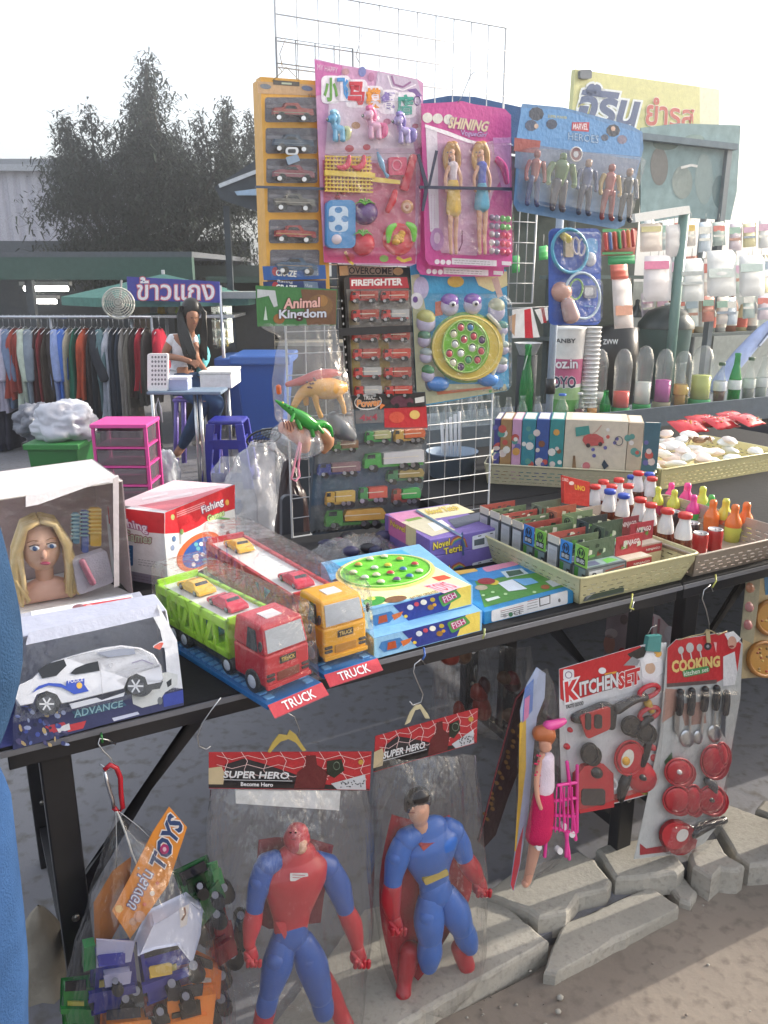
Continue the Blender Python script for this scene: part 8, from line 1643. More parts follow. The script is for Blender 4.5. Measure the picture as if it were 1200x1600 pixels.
def pan(nm, u, v, rx, ry, col, h=.016, rim='1e1c1e', inner=None, handle=None, rot=0):
    b = B(); pl.cylp(b, u, v, rx, ry, .002, h, (rim, 'g'), rot); pl.ring(b, u, v, rx, ry, 2.4, h, rim, rot); o = b.build(nm, t)
    b = B(); pl.cylp(b, u, v, rx*.82, ry*.82, h, h+.0012,(inner or col, 'g'), rot); b.build('pan_inside', o)
    if handle: b = B(); pl.limb(b, [(*handle[0], h, 4.5),(*handle[1], h, 5),(*handle[2], h, 3.5)], (rim, 'g')); b.build('handle', o)
    return o
b = B(); pl.slab(b, rq([(890,1116),(942,1094),(960,1100),(956,1140),(925,1160),(896,1148)], 10),.003,.014,('262426', 'g')); pl.limb(b, [(958,1104,.012,7),(985,1090,.012,5),(1002,1086,.012,5)], ('262426', 'g')); o = b.build('grill_pan', t)
b = B(); pl.slab(b, rq([(904,1118),(952,1102),(952,1138),(916,1154)], 6),.014,.018,('b82c2c', 'g')); pl.slab(b, rr(914,1114,923,1140,4),.018,.020,('2a2628', 'g')); pl.slab(b, rr(928,1116,940,1138,4),.018,.020,('2a2628', 'g')); b.build('pan_inside', o)
for (x0, y0, x1, y1) in [(998,1090,1030,1070),(1000,1124,1028,1106)]:
    b = B(); m_ = ((x0+x1)/2,(y0+y1)/2); pl.ring(b, *m_, 16,8,6,.012,('b82434', 'g'),-24); b.build('tong_end', t)
b = B(); pl.limb(b, [(1008,1096,.008,5),(1014,1108,.008,4)], ('c8a040', 'g')); b.build('tong_hinge', t)
pan('frying_pan', 986,1134,15,15, '2c2a2c', handle=[(994,1128),(1002,1120),(1010,1118)]); pan('egg_pan', 983,1184,22,27, 'c0303a', rim='b8242e', rot=15)
b = B(); pl.cylp(b, 980,1185,9,15,.018,.020,('e0ddd4', 'g'),20); pl.dome(b, 978,1189,6,7,.006,('e0a830', 'g'), h0=.020); b.build('toy_egg', t)
pan('small_pot', 921,1177,13,16, '2a282a', handle=None)
b = B(); pl.slab(b, [(896,1208),(908,1194),(936,1190),(952,1204),(953,1256),(900,1266),(893,1240)], .002,.014,('b82a34', 'g')); o = b.build('toy_toaster', t, bevel=.002)
b = B(); pl.slab(b, rr(908,1232,945,1258,5),.014,.016,('3a3436', 'g')); b.build('toaster_window', o); b = B(); pl.dome(b, 932,1207,9,9,.012,('242224', 'g'), h0=.014); b.build('knob', o)
b = B(); pl.dome(b, 1003,1214,23,25,.018,('b82a34', 'g')); o = b.build('pot_cover', t); b = B(); pl.dome(b, 1003,1214,5,5,.012, '202022', h0=.014); b.build('knob', o)
pan('black_pan', 1008,1144,12,16, '2c2a2c', handle=[(1005,1156),(1000,1175),(996,1190)]); b = B(); pl.ring(b, 956,1226,7,8,4,.01, 'c8ccd0'); b.build('toy_ring', t)
b = B(); pl.limb(b, [(978,1205,.008,5),(970,1225,.008,7),(966,1246,.008,4)], ('242224', 'g')); b.build('ladle_handle', t)
for (u, v, r) in [(885,1166,5),(1020,1168,5),(1022,1184,6),(890,1140,4)]: b = B(); pl.dome(b, u, v, r, r, .008,('c02c38', 'g')); b.build('button', t)
b = B(); pl.shell(b, rq([(884,1108),(1032,1068),(1020,1224),(890,1262)], 12),.026, BLIS, 5); b.build('blister', t)
b = B(); pl.slab(b, [(1004,1014),(1008,992),(1028,990),(1026,1016)], -.006,.006,('4a8a88', 'p')); o = b.build('binder_clip', t); b = B(); pl.wire(b, [(1012,992,.007),(1018,980,.009),(1027,977,.009),(1025,992,.007)], .0008, HK); b.build('clip_wire', o)
pl = VP(-.06); q = [(1042,1012),(1056,999),(1135,987),(1150,992),(1160,1006),(1156,1090),(1140,1180),(1120,1290),(1090,1330),(990,1342),(1004,1280),(1030,1150)]
t = card('cooking_card', 'white card with red top and cooking lettering, toy knives, spoons and red pots', 'toy card', pl, q, 'b4b6b6')
b = B(); pl.poly(b, [(1043,1013),(1056,1000),(1135,988),(1158,1006),(1152,1050),(1120,1066),(1042,1070)], ('b82830', 'c')); pl.poly(b, [(1042,1068),(1120,1062),(1120,1068),(1042,1074)], ('5c4c4c', 'c'),.0009)
for (u, v, r) in [(1064,1016,6),(1078,1012,8),(1093,1012,6)]: pl.disc(b, u, v, r*.75, r, ('b8b8b8', 'c'),.001); pl.line(b, [(u+1, v+r),(u+3, v+r+10)], 1.8,('c8c8c8', 'c'),.001)
pl.disc(b, 1106,1010,6,6,('3c3638', 'c'),.001); pl.disc(b, 1106,1010,2.5,2.5,('8a8a90', 'c'),.0013); pl.poly(b, [(1115,1003),(1120,1004),(1119,1020)], ('d8a8a8', 'c'),.001)
pl.text(b, 'COOKING', [(1049,1032),(1125,1024),(1125,1042),(1050,1052)], ('dcc078', 'c'),.0012,('5c2c1c', 'c'),.05,.05); pl.poly(b, rq([(1066,1048),(1108,1040),(1109,1050),(1068,1059)], 4),('3f8a4c', 'c'),.0018); pl.text(b, 'kitchen set', [(1068,1049),(1107,1042),(1107,1049),(1069,1057)], ('d8dcd0', 'c'),.0022, bold=.02)
pl.poly(b, [(1132,990),(1146,986),(1158,998),(1152,1004),(1138,1002)], ('dcdcde', 'c'),.001); pl.disc(b, 1144,1004,7,10,('c89a88', 'c'),.0012); pl.poly(b, [(1130,1026),(1148,1018),(1152,1050),(1148,1070),(1130,1072)], ('d0d0d4', 'c'),.001); pl.disc(b, 1143,1010,4,1.6,('8a3a3c', 'c'),.0014)
pl.poly(b, [(1040,1076),(1070,1078),(1064,1110),(1034,1130)], ('a88478', 'c'),.0006); pl.poly(b, [(1062,1100),(1100,1096),(1104,1130),(1070,1134)], ('a07c70', 'c'),.0005); pl.poly(b, [(1000,1318),(1010,1326),(1090,1312),(1086,1326),(1000,1336)], ('9a3038', 'c'),.0008); pl.poly(b, [(1050,1175),(1038,1190),(1042,1202),(1052,1196)], ('4a6a50', 'c'),.0008); b.build('print', t)
for k, (u, v0, v1) in enumerate([(1059,1078,1112),(1077,1076,1112),(1098,1074,1106),(1116,1072,1104),(1131,1080,1112)]):
    b = B(); pl.limb(b, [(u, v0,.008,4),(u-1,(v0+v1)/2,.009,4.6),(u-2, v1,.008,4)], ('26262a', 'g')); o = b.build('toy_utensil', t)
    b = B()
    if k in (1,3): pl.limb(b, [(u-2, v1,.007,1.6),(u-3, v1+32,.007,1.6)], ('c8ccd0', 'm'),6); pl.dome(b, u-3+(0 if k == 1 else 4), v1+42,11,14,.006,('c8ccd2', 'm'), h0=.004)
    elif k == 2: pl.limb(b, [(u-2, v1,.007,1.6),(u-6, v1+36,.007,1.6)], ('c8ccd0', 'm'),6); pl.dome(b, u-7, v1+46,7,11,.006,('c8ccd2', 'm'), h0=.004)
    else: pl.slab(b, [(u-5, v1),(u+3, v1),(u+1, v1+40),(u-6, v1+28)], .006,.0075,('b0b4b8', 'm'))
    b.build('blade_or_bowl', o)
for (u, v, rx, ry, nm, hd) in [(1061,1206,22,21, 'red_pot', 1),(1058,1250,22,22, 'red_pan', 0),(1083,1250,14,24, 'red_bowl', 0),(1112,1250,22,23, 'red_lid', 1),(1115,1190,20,26, 'red_plate', 0),(1128,1180,10,20, 'red_saucer', 0)]:
    b = B(); pl.cylp(b, u, v, rx, ry, .002,.013,('98222c', 'g')); pl.dome(b, u, v, rx*.86, ry*.86,.007,('a82a34', 'g'), h0=.013); pl.ring(b, u, v, rx, ry, 2.2,.013, 'a83038'); o = b.build(nm, t)
    if hd: b = B(); pl.dome(b, u, v, 4,4,.007,('d0c8c8' if u < 1100 else '33292c', 'g'), h0=.019, n=8); b.build('knob', o)
b = B(); pl.limb(b, [(1100,1216,.01,4),(1108,1224,.01,6),(1112,1236,.01,3)], ('4c4c50', 'g')); b.build('toy_scoop', t)
b = B(); pl.cylp(b, 1055,1305,26,26,.004,.02,('8a1c26', 'g'),10); pl.cylp(b, 1055,1306,21,21,.02,.021,('b02c34', 'g'),10); pl.limb(b, [(1076,1296,.016,6),(1100,1284,.016,5),(1124,1276,.016,4)], ('222024', 'g')); o = b.build('frying_pan', t); b = B(); pl.cylp(b, 1066,1305,8,11,.021,.022,('d8d4d0', 'g'),40); b.build('toy_egg', o)
b = B(); pl.shell(b, rq([(1052,1078),(1146,1072),(1118,1270),(1040,1284)], 10),.028, BLIS, 5); pl.shell(b, rq([(1040,1284),(1128,1270),(1090,1322),(1026,1328)], 8),.030, BLIS, 4); b.build('blister', t)
b = B(); pl.wire(b, [(1060,1000,.004),(1080,994,.006),(1100,990,.006),(1104,984,.008),(1112,986,.008),(1122,992,.006),(1136,986,.004)], .0016,('a89a78', 'f')); pl.slab(b, [(1102,986),(1108,984),(1110,1004),(1104,1004)], .006,.0075,('b8a880', 'p')); b.build('string', t)
pl = VP(.12); t = card('girl_picture_card', 'card with faint pictures of two girls, hanging behind the kitchen card', 'toy card', pl, [(948,964),(966,948),(1000,960),(1046,990),(1050,1040),(940,1060)], '8c7c80')
b = B(); pl.poly(b, [(1000,952),(1030,962),(1056,990),(1050,1010),(990,1012),(988,990)], ('c8b8c0', 'c'),.001)
for k in range(4): pl.line(b, [(1000+k*10,955+k*4),(998+k*10,985+k*3)], 4,('a87080', 'c'),.0014)
for (u, v, rx, ry, cc) in [(952,1006,9,15, 'a8786c'),(955,990,10,8, 'b0a0a0'),(1004,996,12,18, 'd88aa4'),(1020,1004,8,9, 'a86a5c'),(975,968,6,8, '6a5a5c'),(1046,990,8,12, 'c8c4cc')]: pl.disc(b, u, v, rx, ry, (cc, 'c'),.0017)
pl.disc(b, 972,1020,6,8,('a83038', 'c'),.002); b.build('print', t)
pl = VP(.10); t = card('pizza_toy_card', 'card with round toy pizzas hanging at the right edge', 'toy card', pl, [(1182,890),(1215,880),(1215,1056),(1158,1060),(1160,990),(1172,930)], 'd0bc90', group='food cards at the right edge')
b = B(); pl.poly(b, [(1193,890),(1214,884),(1214,925),(1196,930)], ('3c88b8', 'c'),.001); b.build('print', t)
for (u, v, r) in [(1206,965,27),(1194,1030,27)]:
    b = B(); pl.cylp(b, u, v, r, r*1.05,.001,.006,('c89440', 'p'), n=22); pl.ring(b, u, v, r*.92, r*.97,5,.006, 'b87c34'); o = b.build('toy_pizza', t)
    for k in range(14): a = random.uniform(0,6.28); q_ = r*.75*random.random()**.5; bb_ = B(); pl.dome(bb_, u+q_*math.cos(a), v+q_*math.sin(a),2.4,2.2,.002,(random.choice(['a8542c', '8a6a2c', 'b84a30', 'd8b868']), 'p'), h0=.006, n=6, k=2); bb_.build('topping', o)
pl = VP(.06); t = card('ice_cream_toy_card', 'clear pack of pink and peach toy ice creams left of the pizza card', 'toy card', pl, [(1166,900),(1180,884),(1188,892),(1184,945),(1176,1006),(1156,996)], 'a8a48c', group='food cards at the right edge')
for (u, v, c_) in [(1171,918, 'e0a080'),(1170,948, 'e0a0a0'),(1168,976, 'd89090'),(1183,890, 'd880b0')]: b = B(); pl.dome(b, u, v, 6,8,.012,(c_, 'g')); b.build('toy_ice_cream', t)
ST = TP(2.9,1.75,0)
def gl_bottle(p, H, col, cap=None, lb='', group=None, liquid=None, cat='bottle', r=.03, mats=GLASS):
    t = thing('glass_bottle', lb, cat, p, 0, group); X = Matrix.Translation(p) @ Matrix.Diagonal((r/.03, r/.03, H/.24,1))
    b = B(); b.lathe([(.001,0),(.026,.002),(.029,.010),(.028,.05),(.030,.09),(.0285,.115),(.022,.15),(.0145,.185),(.0125,.225),(.0145,.228),(.0145,.238),(.0115,.24)], mats, X, 14); b.build('glass', t)
    if liquid: b = B(); b.lathe([(.001,.004),(.025,.005),(.026,.05),(.027,.088),(.001,.089)], (liquid, 'g'), X, 12); b.build('drink', t)
    if cap: b = B(); b.lathe([(.0155,.228),(.016,.242),(.014,.246),(.001,.246)], (cap, 'p'), X, 12); b.build('bottle_cap', t)
    return t
T4 = thing('drinks_counter', 'grey drinks counter behind the toy stall carrying bottles and jars', 'counter', TP(3.0,1.95,0), YAW)
def SB(b, a0, a1, c0, c1, z0, z1, m): b.hexa([TP(a0, c0, z0), TP(a1, c0, z0), TP(a1, c1, z0), TP(a0, c1, z0)], [TP(a0, c0, z1), TP(a1, c0, z1), TP(a1, c1, z1), TP(a0, c1, z1)], m)
CZ = .865
CUPG = film('clear_cup', tint=(.985,.99,.985), milk=.10, mcol=(.9,.92,.9), bump=.1, rough=.04)
b = B(); SB(b, 1.2,4.6,1.62,2.15, CZ-.03, CZ, ('6c747c', 'x')); b.build('counter_top', T4, bevel=.004)
b = B(); SB(b, 1.25,4.55,1.66,2.12,0, CZ-.0305,('33383c', 'x')); b.build('cabinet', T4)
b = B(); SB(b, 1.2,4.6,1.60,1.618, CZ-.09, CZ+.03,('55606a', 'x')); b.build('front_lip', T4)
def cp(u, v, z=CZ): p = ZP(z)(u, v); return p
def onc(u, w, z=CZ): # point on the counter along photo column u at depth w
    q = VP(w)(u, 600); return Vector((q.x, q.y, z))
# clear bottle row
for i, u in enumerate([680,700,720,740,757,777,796,818,842]):
    p = onc(u, 1.74 if i % 2 else 1.70); H = VP(1.74)(u, 622 if u < 760 else 618).z-CZ
    gl_bottle(p, max(.12, H), None, None, f'empty clear glass bottle behind the grid, {["first", "second", "third", "fourth", "fifth", "sixth", "seventh", "eighth", "ninth"][i]} from the left', 'row of empty clear bottles', r=.027)
for i, (u, lb) in enumerate([(690, 'left'),(710, 'second'),(731, 'middle'),(749, 'fourth'),(768, 'right')]): gl_bottle(onc(u, 1.85),.2, None, None, f'clear bottle in the rear row behind the grid, the {lb} one of five', 'rear row of clear bottles', r=.026)
g = onc(823,1.78); gl_bottle(g, VP(1.78)(823,538).z-CZ, None, None, 'tall green soda bottle with a straw beside the grey post', None, r=.034, mats=GREENG)
b = B(); a = VP(1.76)(818,578); c = VP(1.78)(828,541); b.tube([a, c, c+Vector((.004,0,.01))], .0025,('e0e4e0', 'p'),6); tag(b.build('drinking_straw', loc=a), 'white straw leaning on the tall green bottle', 'straw')
gl_bottle(onc(948,1.68), VP(1.68)(948,610).z-CZ, None, None, 'small green bottle left of the red cup', None, r=.027, mats=GREENG)
gl_bottle(onc(928,1.68), VP(1.68)(928,614).z-CZ, None, None, 'clear bottle with orange drink beside the small green bottle', None, liquid='d8903c', r=.027)
gl_bottle(onc(908,1.69), VP(1.69)(908,614).z-CZ, None, 'd8d8d8', 'clear bottle with dark red drink behind the cream box', None, liquid='6a2c30', r=.025)
gl_bottle(onc(880,1.69), VP(1.69)(880,616).z-CZ, None, '3a6ac0', 'squat bottle with a blue cap left of the tall paper cup', None, r=.035)
gl_bottle(onc(916,1.78), VP(1.78)(916,616).z-CZ, None, '4a78c8', 'bottle with a blue cap standing further back', None, r=.02)
for i, (u, v, lq, m_, lb) in enumerate([(1064,566, 'c89a50', GLASS, 'brown labelled glass bottle between the jars'),(1125,568, '5a3028', GLASS, 'cola bottle at the right with a round label'),(1148,552, '2c8a4c', GREENG, 'green soda bottle with white label at the right'),(1170,560, '8a9088', GLASS, 'pale bottle right of the green soda bottle'),(1190,556, 'a8b0a8', GLASS, 'last pale bottle at the right edge of the counter')]):
    t = gl_bottle(onc(u, 1.70), VP(1.70)(u, v).z-CZ, None, '3c5a40' if i % 2 else None, lb, None, liquid=lq, r=.033, mats=m_)
    b = B(); p = onc(u, 1.70); b.lathe([(.034,.07),(.0345,.071),(.0345,.12),(.034,.121)], (['d8b870', 'd8dce4', 'e4e8e4', 'c8d0c8', 'd0d4d0'][i], 'c'), Matrix.Translation(p),16); b.build('label', t)
# domed cups with bands
for i, (u, v0, w_, band, inn, ih, lb) in enumerate([(972,545,1.66, '3f9a60', 'e0483c', .4, 'tall domed cup of red drink with a green band'),(1005,540,1.70, '3f9a60', 'd8dcd4', .55, 'domed cup with white filling and a green band'),(1036,545,1.70, 'a8a088', 'c050a0', .6, 'domed cup with purple drink and grey band'),(1065,548,1.80, 'a8a088', 'd0b060', .3, 'domed cup with grey band behind the brown bottle'),(1095,540,1.68, '4aa86c', 'c8d070', .65, 'big jar of green yellow fruit with a green base'),(935,545,1.80, 'b8b8b0', 'd8dcd8', .3, 'clear domed cup behind the small green bottle')]):
    p = onc(u, w_); H = VP(w_)(u, v0).z-CZ; r = .044 if i != 4 else .055; t = thing('domed_cup', lb, 'cup', p, 0, 'domed drink cups on the counter'); X = Matrix.Translation(p)
    b = B(); b.lathe([(.001,0),(r*.92,0),(r*1.02,.005),(r*1.02,.035),(r, .04)], (band, 'p'), X, 18); b.build('band', t)
    b = B(); b.lathe([(r*.9,.036),(r*.96, H*.7),(r*1.02, H*.71),(r*.95, H*.82),(r*.7, H*.94),(r*.35, H*.99),(.001, H)], CUPG, X, 18); b.build('clear_cup', t)
    b = B(); b.lathe([(.001,.04),(r*.85,.041),(r*.88,.04+ih*H*.6),(.001,.041+ih*H*.6)], (inn, 'g'), X, 16); b.build('contents', t)
# tall printed paper cup and white cup stack
p = onc(885,1.78); H = VP(1.78)(885,512).z-CZ; t = thing('paper_cup_tower', 'tall pink and green printed paper cup stack behind the grey post', 'cups', p); X = Matrix.Translation(p); R1 = .075
b = B()
for z0, z1, c_ in [(0,.2, '6aa85c'),(.2,.34, 'a8c890'),(.34,.38, 'e8e4e0'),(.38,.66, 'c8688c'),(.66,.70, 'e8e4e0'),(.70,1, 'e4e2de')]: b.lathe([(R1*(.85+.15*z0), H*z0),(R1*(.85+.15*z1), H*z1)], (c_, 'c'), X, 24)
b.lathe([(R1*1.03, H*.985),(R1*1.04, H),(R1*.98, H*1.01),(.001, H*1.0)], ('e8e8e4', 'p'), X, 24); b.build('cup', t)
b = B(); py = PL(p-Vector((0, R1+.003,0)),(0,-1,0))
for tx, u0, v0, u1, v1, c_, oc in [('OYO', 862,588,900,607, '2c3c50', 'e8ecec'),('oz.in', 868,561,903,576, 'e8e4e8', '8a3c5c'),('ANBY', 868,529,900,536, '4a4c50', None)]: py.text(b, tx, (u0, v0, u1, v1),(c_, 'c'),.001,(oc, 'c') if oc else None, .06,.03)
b.build('lettering', t)
p = onc(920,1.74); H = VP(1.74)(920,512).z-CZ; t = thing('white_cup_stack', 'tall stack of white foam cups left of the domed cups', 'cups', p, 0)
for k in range(20): b = B(); z = H*k/20; b.lathe([(.038, z),(.043, z+H/21),(.045, z+H/21),(.045, z+H/21+.004),(.001, z+H/21+.004)], ('e8e8e6', 'x'), Matrix.Translation(p),14); b.build('cup', t)
# back wall of the stall with shelves and hanging packets, awning, yellow sign, colours paled to imitate glare
WB = 2.9
pw = VP(WB); t = thing('drinks_stall', 'dark drinks stall, partly coloured paler for glare, with an awning, shelf and wall behind the toy cards', 'stall', TP(4.2, WB, 0), YAW)
def wz(u, v): return pw(u, v)
def srange(u): q = pw(u, 500)-A0; return q.dot(EA)
s0_, s1_ = srange(640), srange(1235)
sm2 = srange(985); b = B(); SB(b, s0_, sm2, WB, WB+.04,0, pw(700,235).z, ('5c6866', 'x')); b.build('back_wall', t); b = B(); SB(b, sm2+.002, s1_, WB, WB+.04,0, pw(1100,440).z, ('c2cac6', 'x')); b.build('low_back_wall', t)  # right wall cut low and coloured pale in place of glare
b = B()
za, zb_ = pw(1000,345).z, pw(1000,193).z
VS = VP(2.3)
q0 = [VS(1000,196), VS(1156,196), VS(1156,345), VS(1000,350)]
t2 = thing('dark_tarp_banner', 'dark blue green printed tarp paled for glare, hanging from the stall front at the right', 'banner', VS(1080,350), YAW)
b = B(); VS.slab(b, [(1000,200),(1060,193),(1156,196),(1150,300),(1140,344),(1060,340),(1000,350)], 0,.006,('8fa6a8', 'f')); b.build('tarp', t2)  # dark tarp given a paler colour to imitate glare over it
b = B()
for (u, v, rx, ry, c_) in [(1030,260,14,30, '6a6c6c'),(1066,285,16,26, '7a8a88'),(1100,280,14,40, '7c9496'),(1125,300,12,26, '567478'),(1040,225,20,10, '55706c'),(1085,218,16,8, '708c88')]: VS.disc(b, u, v, rx, ry, (c_, 'c'),.007)
VS.line(b, [(1064,262),(1080,258),(1090,260)], 4,('e0e0dc', 'c'),.008); b.build('print', t2)
# awning roof running over the wall, lightened and cut short for glare
b = B(); SB(b, s0_, srange(1000),2.25, WB+.1, pw(700,232).z+.02, pw(700,228).z+.04,('6c7c86', 'x')); b.build('roof', t)
for sx in (s0_+.02, srange(1000)-.06): b = B(); SB(b, sx, sx+.04,2.27,2.31,0, pw(700,232).z+.019,('6c7880', 'p')); b.build('post', t)
# blue tarp strip seen above the pink cards
VT = VP(2.0); b = B(); VT.slab(b, [(655,158),(700,150),(740,152),(830,172),(895,178),(895,235),(655,220)], 0,.01,('3c5c8a', 'f')); t = tag(b.build('blue_tarp', loc=VT(760,220)), 'dark blue tarp edge showing above the doll card and the hero pack', 'tarp')
# yellow sign, its boards paled to imitate glare
VY = VP(2.6); t = thing('yellow_sign', 'long yellow sign with blue and red Thai lettering at the upper right', 'sign', VY(990,280), YAW)
b = B(); VY.slab(b, [(893,110),(1087,137),(1088,290),(880,290)], 0,.03,('d6d294', 'c')); b.build('board', t)
b = B(); VY.slab(b, [(1087,137),(1118,141),(1118,290),(1088,290)], 0,.028,('e4e2c4', 'c')); b.build('second_board', t)
b = B(); VY.text(b, 'จิ๊ริน', [(907,128),(1002,140),(1000,202),(902,192)], ('4c5f84', 'c'),.034,('e4e8e8', 'c'),.09,.04, shear=.25); VY.text(b, 'ยำรส', [(1012,150),(1085,162),(1085,200),(1008,196)], ('c05a54', 'c'),.034,('e8e0d0', 'c'),.04,.02); b.build('lettering', t)
b = B(); VY.slab(b, rr(903,110,921,124,3),.03,.05,('6a7078', 'p')); b.build('bracket', t)
# sign supports
for u in (900,1110): b = B(); q = VY(u, 290); b.tube([(q.x, q.y+.05,0),(q.x, q.y+.05, q.z)], .025,('7c8488', 'p'),8); b.build('support_pole', t)
# hanging packets and goods at the right
random.seed(14)
VG = VP(1.9)
def packet(u0, v0, u1, v1, col, lb, tilt=0, th=.02, stripes=None, w=1.9):
    pl = VP(w); t = thing('hanging_packet', lb, 'packet', pl((u0+u1)/2, v1), YAW, 'snack packets hanging in the drinks stall')
    q = [(u0+tilt, v0),(u1+tilt, v0-2),(u1, v1),(u0, v1+2)]; b = B(); n = 8; vs = []
    for s_ in (0,1):
        for i in range(n+1):
            for j in range(n+1):
                a, c = j/n, i/n; u = (q[0][0]*(1-a)+q[1][0]*a)*(1-c)+(q[3][0]*(1-a)+q[2][0]*a)*c; v = (q[0][1]*(1-a)+q[1][1]*a)*(1-c)+(q[3][1]*(1-a)+q[2][1]*a)*c
                bu = th/2*(math.sin(math.pi*a)*math.sin(math.pi*c))**.4*(1+.2*math.sin(c*17+u0)); vs.append(pl(u, v, bu if s_ == 0 else -bu))
    m = (n+1)*(n+1); b.add(vs, [(s_*m+i*(n+1)+j, s_*m+i*(n+1)+j+1, s_*m+(i+1)*(n+1)+j+1, s_*m+(i+1)*(n+1)+j) for s_ in (0,1) for i in range(n) for j in range(n)], (col, 'g'), True); b.build('packet', t)
    if stripes:
        for k, (a0, a1, c_) in enumerate(stripes): b = B(); pl.slab(b, [(u0+(u1-u0)*.06, v0+(v1-v0)*a0),(u1-(u1-u0)*.06, v0+(v1-v0)*a0-1),(u1-(u1-u0)*.06, v0+(v1-v0)*a1-1),(u0+(u1-u0)*.06, v0+(v1-v0)*a1)], th*.5+.001, th*.5+.002,(c_, 'c')); b.build('label', t)
    b = B(); a = pl((u0+u1)/2+tilt, v0); b.tube([a, a+Vector((0,0,.05))], .0012, 'a0a0a0', 4); b.build('string', t)
packet(938,358,992,398, 'b06a60', 'green framed pack of red and orange pens hanging beside the doctor set', 4,.02, [(0,.12, '3c9a5c'),(.9,1, '3c9a5c')], 1.35)
pl = VP(1.33); t = thing('pen_row', 'row of red, blue and orange pens clipped in the green framed pack', 'pens', pl(965,398), YAW)
for k in range(7): b = B(); pl.limb(b, [(943+k*7,366-k, .01,2.4),(945+k*7,390-k, .01,2.4)], (['c8504c', '5a78b0', 'c0503c', '4a9a60', 'c05a68', 'd08048', 'b84c4c'][k], 'g'),7); b.build('pen', t)
packet(950,394,992,412, '3ca06a', 'green foil packet under the pen pack', 0,.02, None, 1.36)
packet(955,412,982,436, 'd87060', 'red topped tube packet hanging below the green foil packet', -2,.04, None, 1.5); packet(960,436,990,512, 'e4dcd8', 'long white tube packet with red print hanging near the cups', -4,.05, [(.55,.75, 'd8a088')], 1.5)
packet(1000,350,1035,392, 'e8dcd0', 'pale yellow packet under the dark tarp', 0,.03, [(.1,.3, 'd0c890')]); packet(1040,352,1066,400, 'e8e4e0', 'white packet under the dark tarp, left of the green pole', 0,.03, None); packet(1004,400,1048,470, 'e8e4e4', 'big white bag with a pink band', 3,.05, [(.12,.3, 'd878a0')])
packet(1062,405,1100,470, 'e0e4e2', 'white bag with grey print beside the pink banded one', 0,.05, [(.3,.4, 'a8b0b0'),(.55,.62, 'b0b8b8')]); packet(1105,392,1150,462, 'e8eae8', 'large white bag in the bright corner', 0,.05, [(.4,.6, 'c8d4d0')]); packet(1155,400,1195,462, 'e6e8e6', 'last white bag at the right edge', 0,.05, [(.2,.4, 'b8ccc8')])
random.seed(77)
pal2 = [('e4e6e2', 'white'),('e6dcd2', 'cream'),('dccfd6', 'pale pink'),('d2dcd8', 'pale green'),('c9d6e0', 'pale blue'),('e0d8a8', 'pale yellow'),('d89080', 'salmon'),('b8c8c0', 'grey green')]  # packet tints chosen pale to imitate the glare wash
nth = ['first', 'second', 'third', 'fourth', 'fifth', 'sixth', 'seventh', 'eighth', 'ninth']
for r_, (v0, hh, ww) in enumerate([(346,40,2.2),(404,52,2.25),(462,40,2.15)]):
    for k in range(9):
        u = 1006+k*22+random.uniform(-3,3); c_, nm = pal2[(k*3+r_*5) % 8]; w_ = random.uniform(15,21)
        packet(u, v0+random.uniform(-4,4), u+w_, v0+hh+random.uniform(-6,8), c_, f"{nm} snack pack, {nth[k]} from the left in the {['top', 'middle', 'bottom'][r_]} row of the drinks stall", random.uniform(-2,2),.04, [(.15,.4, random.choice(['c86a60', 'd8b860', '8ab0a0', 'c8a0b8', 'd8d8d0', '90a8b8'])),(.55,.65, random.choice(['d8d8d0', 'a87868', '8898a8']))], ww)
packet(800,400,812,425, '3f9a58', 'small green leafy packet left of the doctor set', 0,.02, None, 1.7); packet(842,385,856,405, '50b868', 'bright green packet behind the doctor set', 0,.02, None, 1.7)
b = B(); q = VP(1.9)(1068,345); b.tube([(q.x, q.y, CZ),(q.x, q.y, q.z+.03)], .028,('6f8f88', 'p'),10); tag(b.build('green_pole', loc=(q.x, q.y, CZ)), 'grey green pole between the white packets', 'pole')
# bottles on the shelf behind
T5 = thing('wall_shelf', 'shelf of syrup bottles at the back of the drinks stall', 'shelf', TP(4.2,2.5,1.2), YAW); SH = VP(2.45); zsh = SH(1080,522).z
b = B(); SB(b, 3.2,6.2,2.45,2.72, zsh-.02, zsh, ('6a7474', 'x')); b.build('board', T5); b = B(); SB(b, 3.2,6.2,2.45,2.72, zsh+.34, zsh+.36,('7a8a88', 'x')); b.build('board', T5)
for s_ in (3.25,4.7,6.1): b = B(); SB(b, s_, s_+.03,2.68,2.72,0, zsh+.34,('5a6464', 'x')); b.build('upright', T5)
names = ['dark', 'pale', 'amber', 'brown labelled', 'pink', 'orange labelled', 'cream', 'grey green', 'white', 'rust', 'straw', 'smoky']
for i in range(12):
    u = 1000+i*16.5; q = SH(u, 520); cc = ['4a5458', 'c8c0b0', 'b88a50', '8a6a50', 'c88a88', 'd8a060', 'd8d0b8', '8a9890', 'e0e0dc', 'a86a50', 'c8b888', '8a8c88'][i]
    p = Vector((q.x, q.y+.1, zsh)); H = .22+.05*math.sin(i*2.3); t = thing('syrup_bottle', f'{names[i]} syrup bottle on the rear shelf of the drinks stall', 'bottle', p, 0, 'syrup bottles on the rear shelf'); X = Matrix.Translation(p)
    b = B(); b.lathe([(.001,0),(.042,.002),(.044, H*.6),(.03, H*.75),(.014, H*.85),(.014, H*.97),(.001, H)], (cc, 'g'), X, 14); b.build('bottle', t); b = B(); b.lathe([(.0445, H*.15),(.045, H*.5)], (['d8d8d0', 'c85a48', 'e8e0d0'][i % 3], 'c'), X, 14); b.build('label', t)
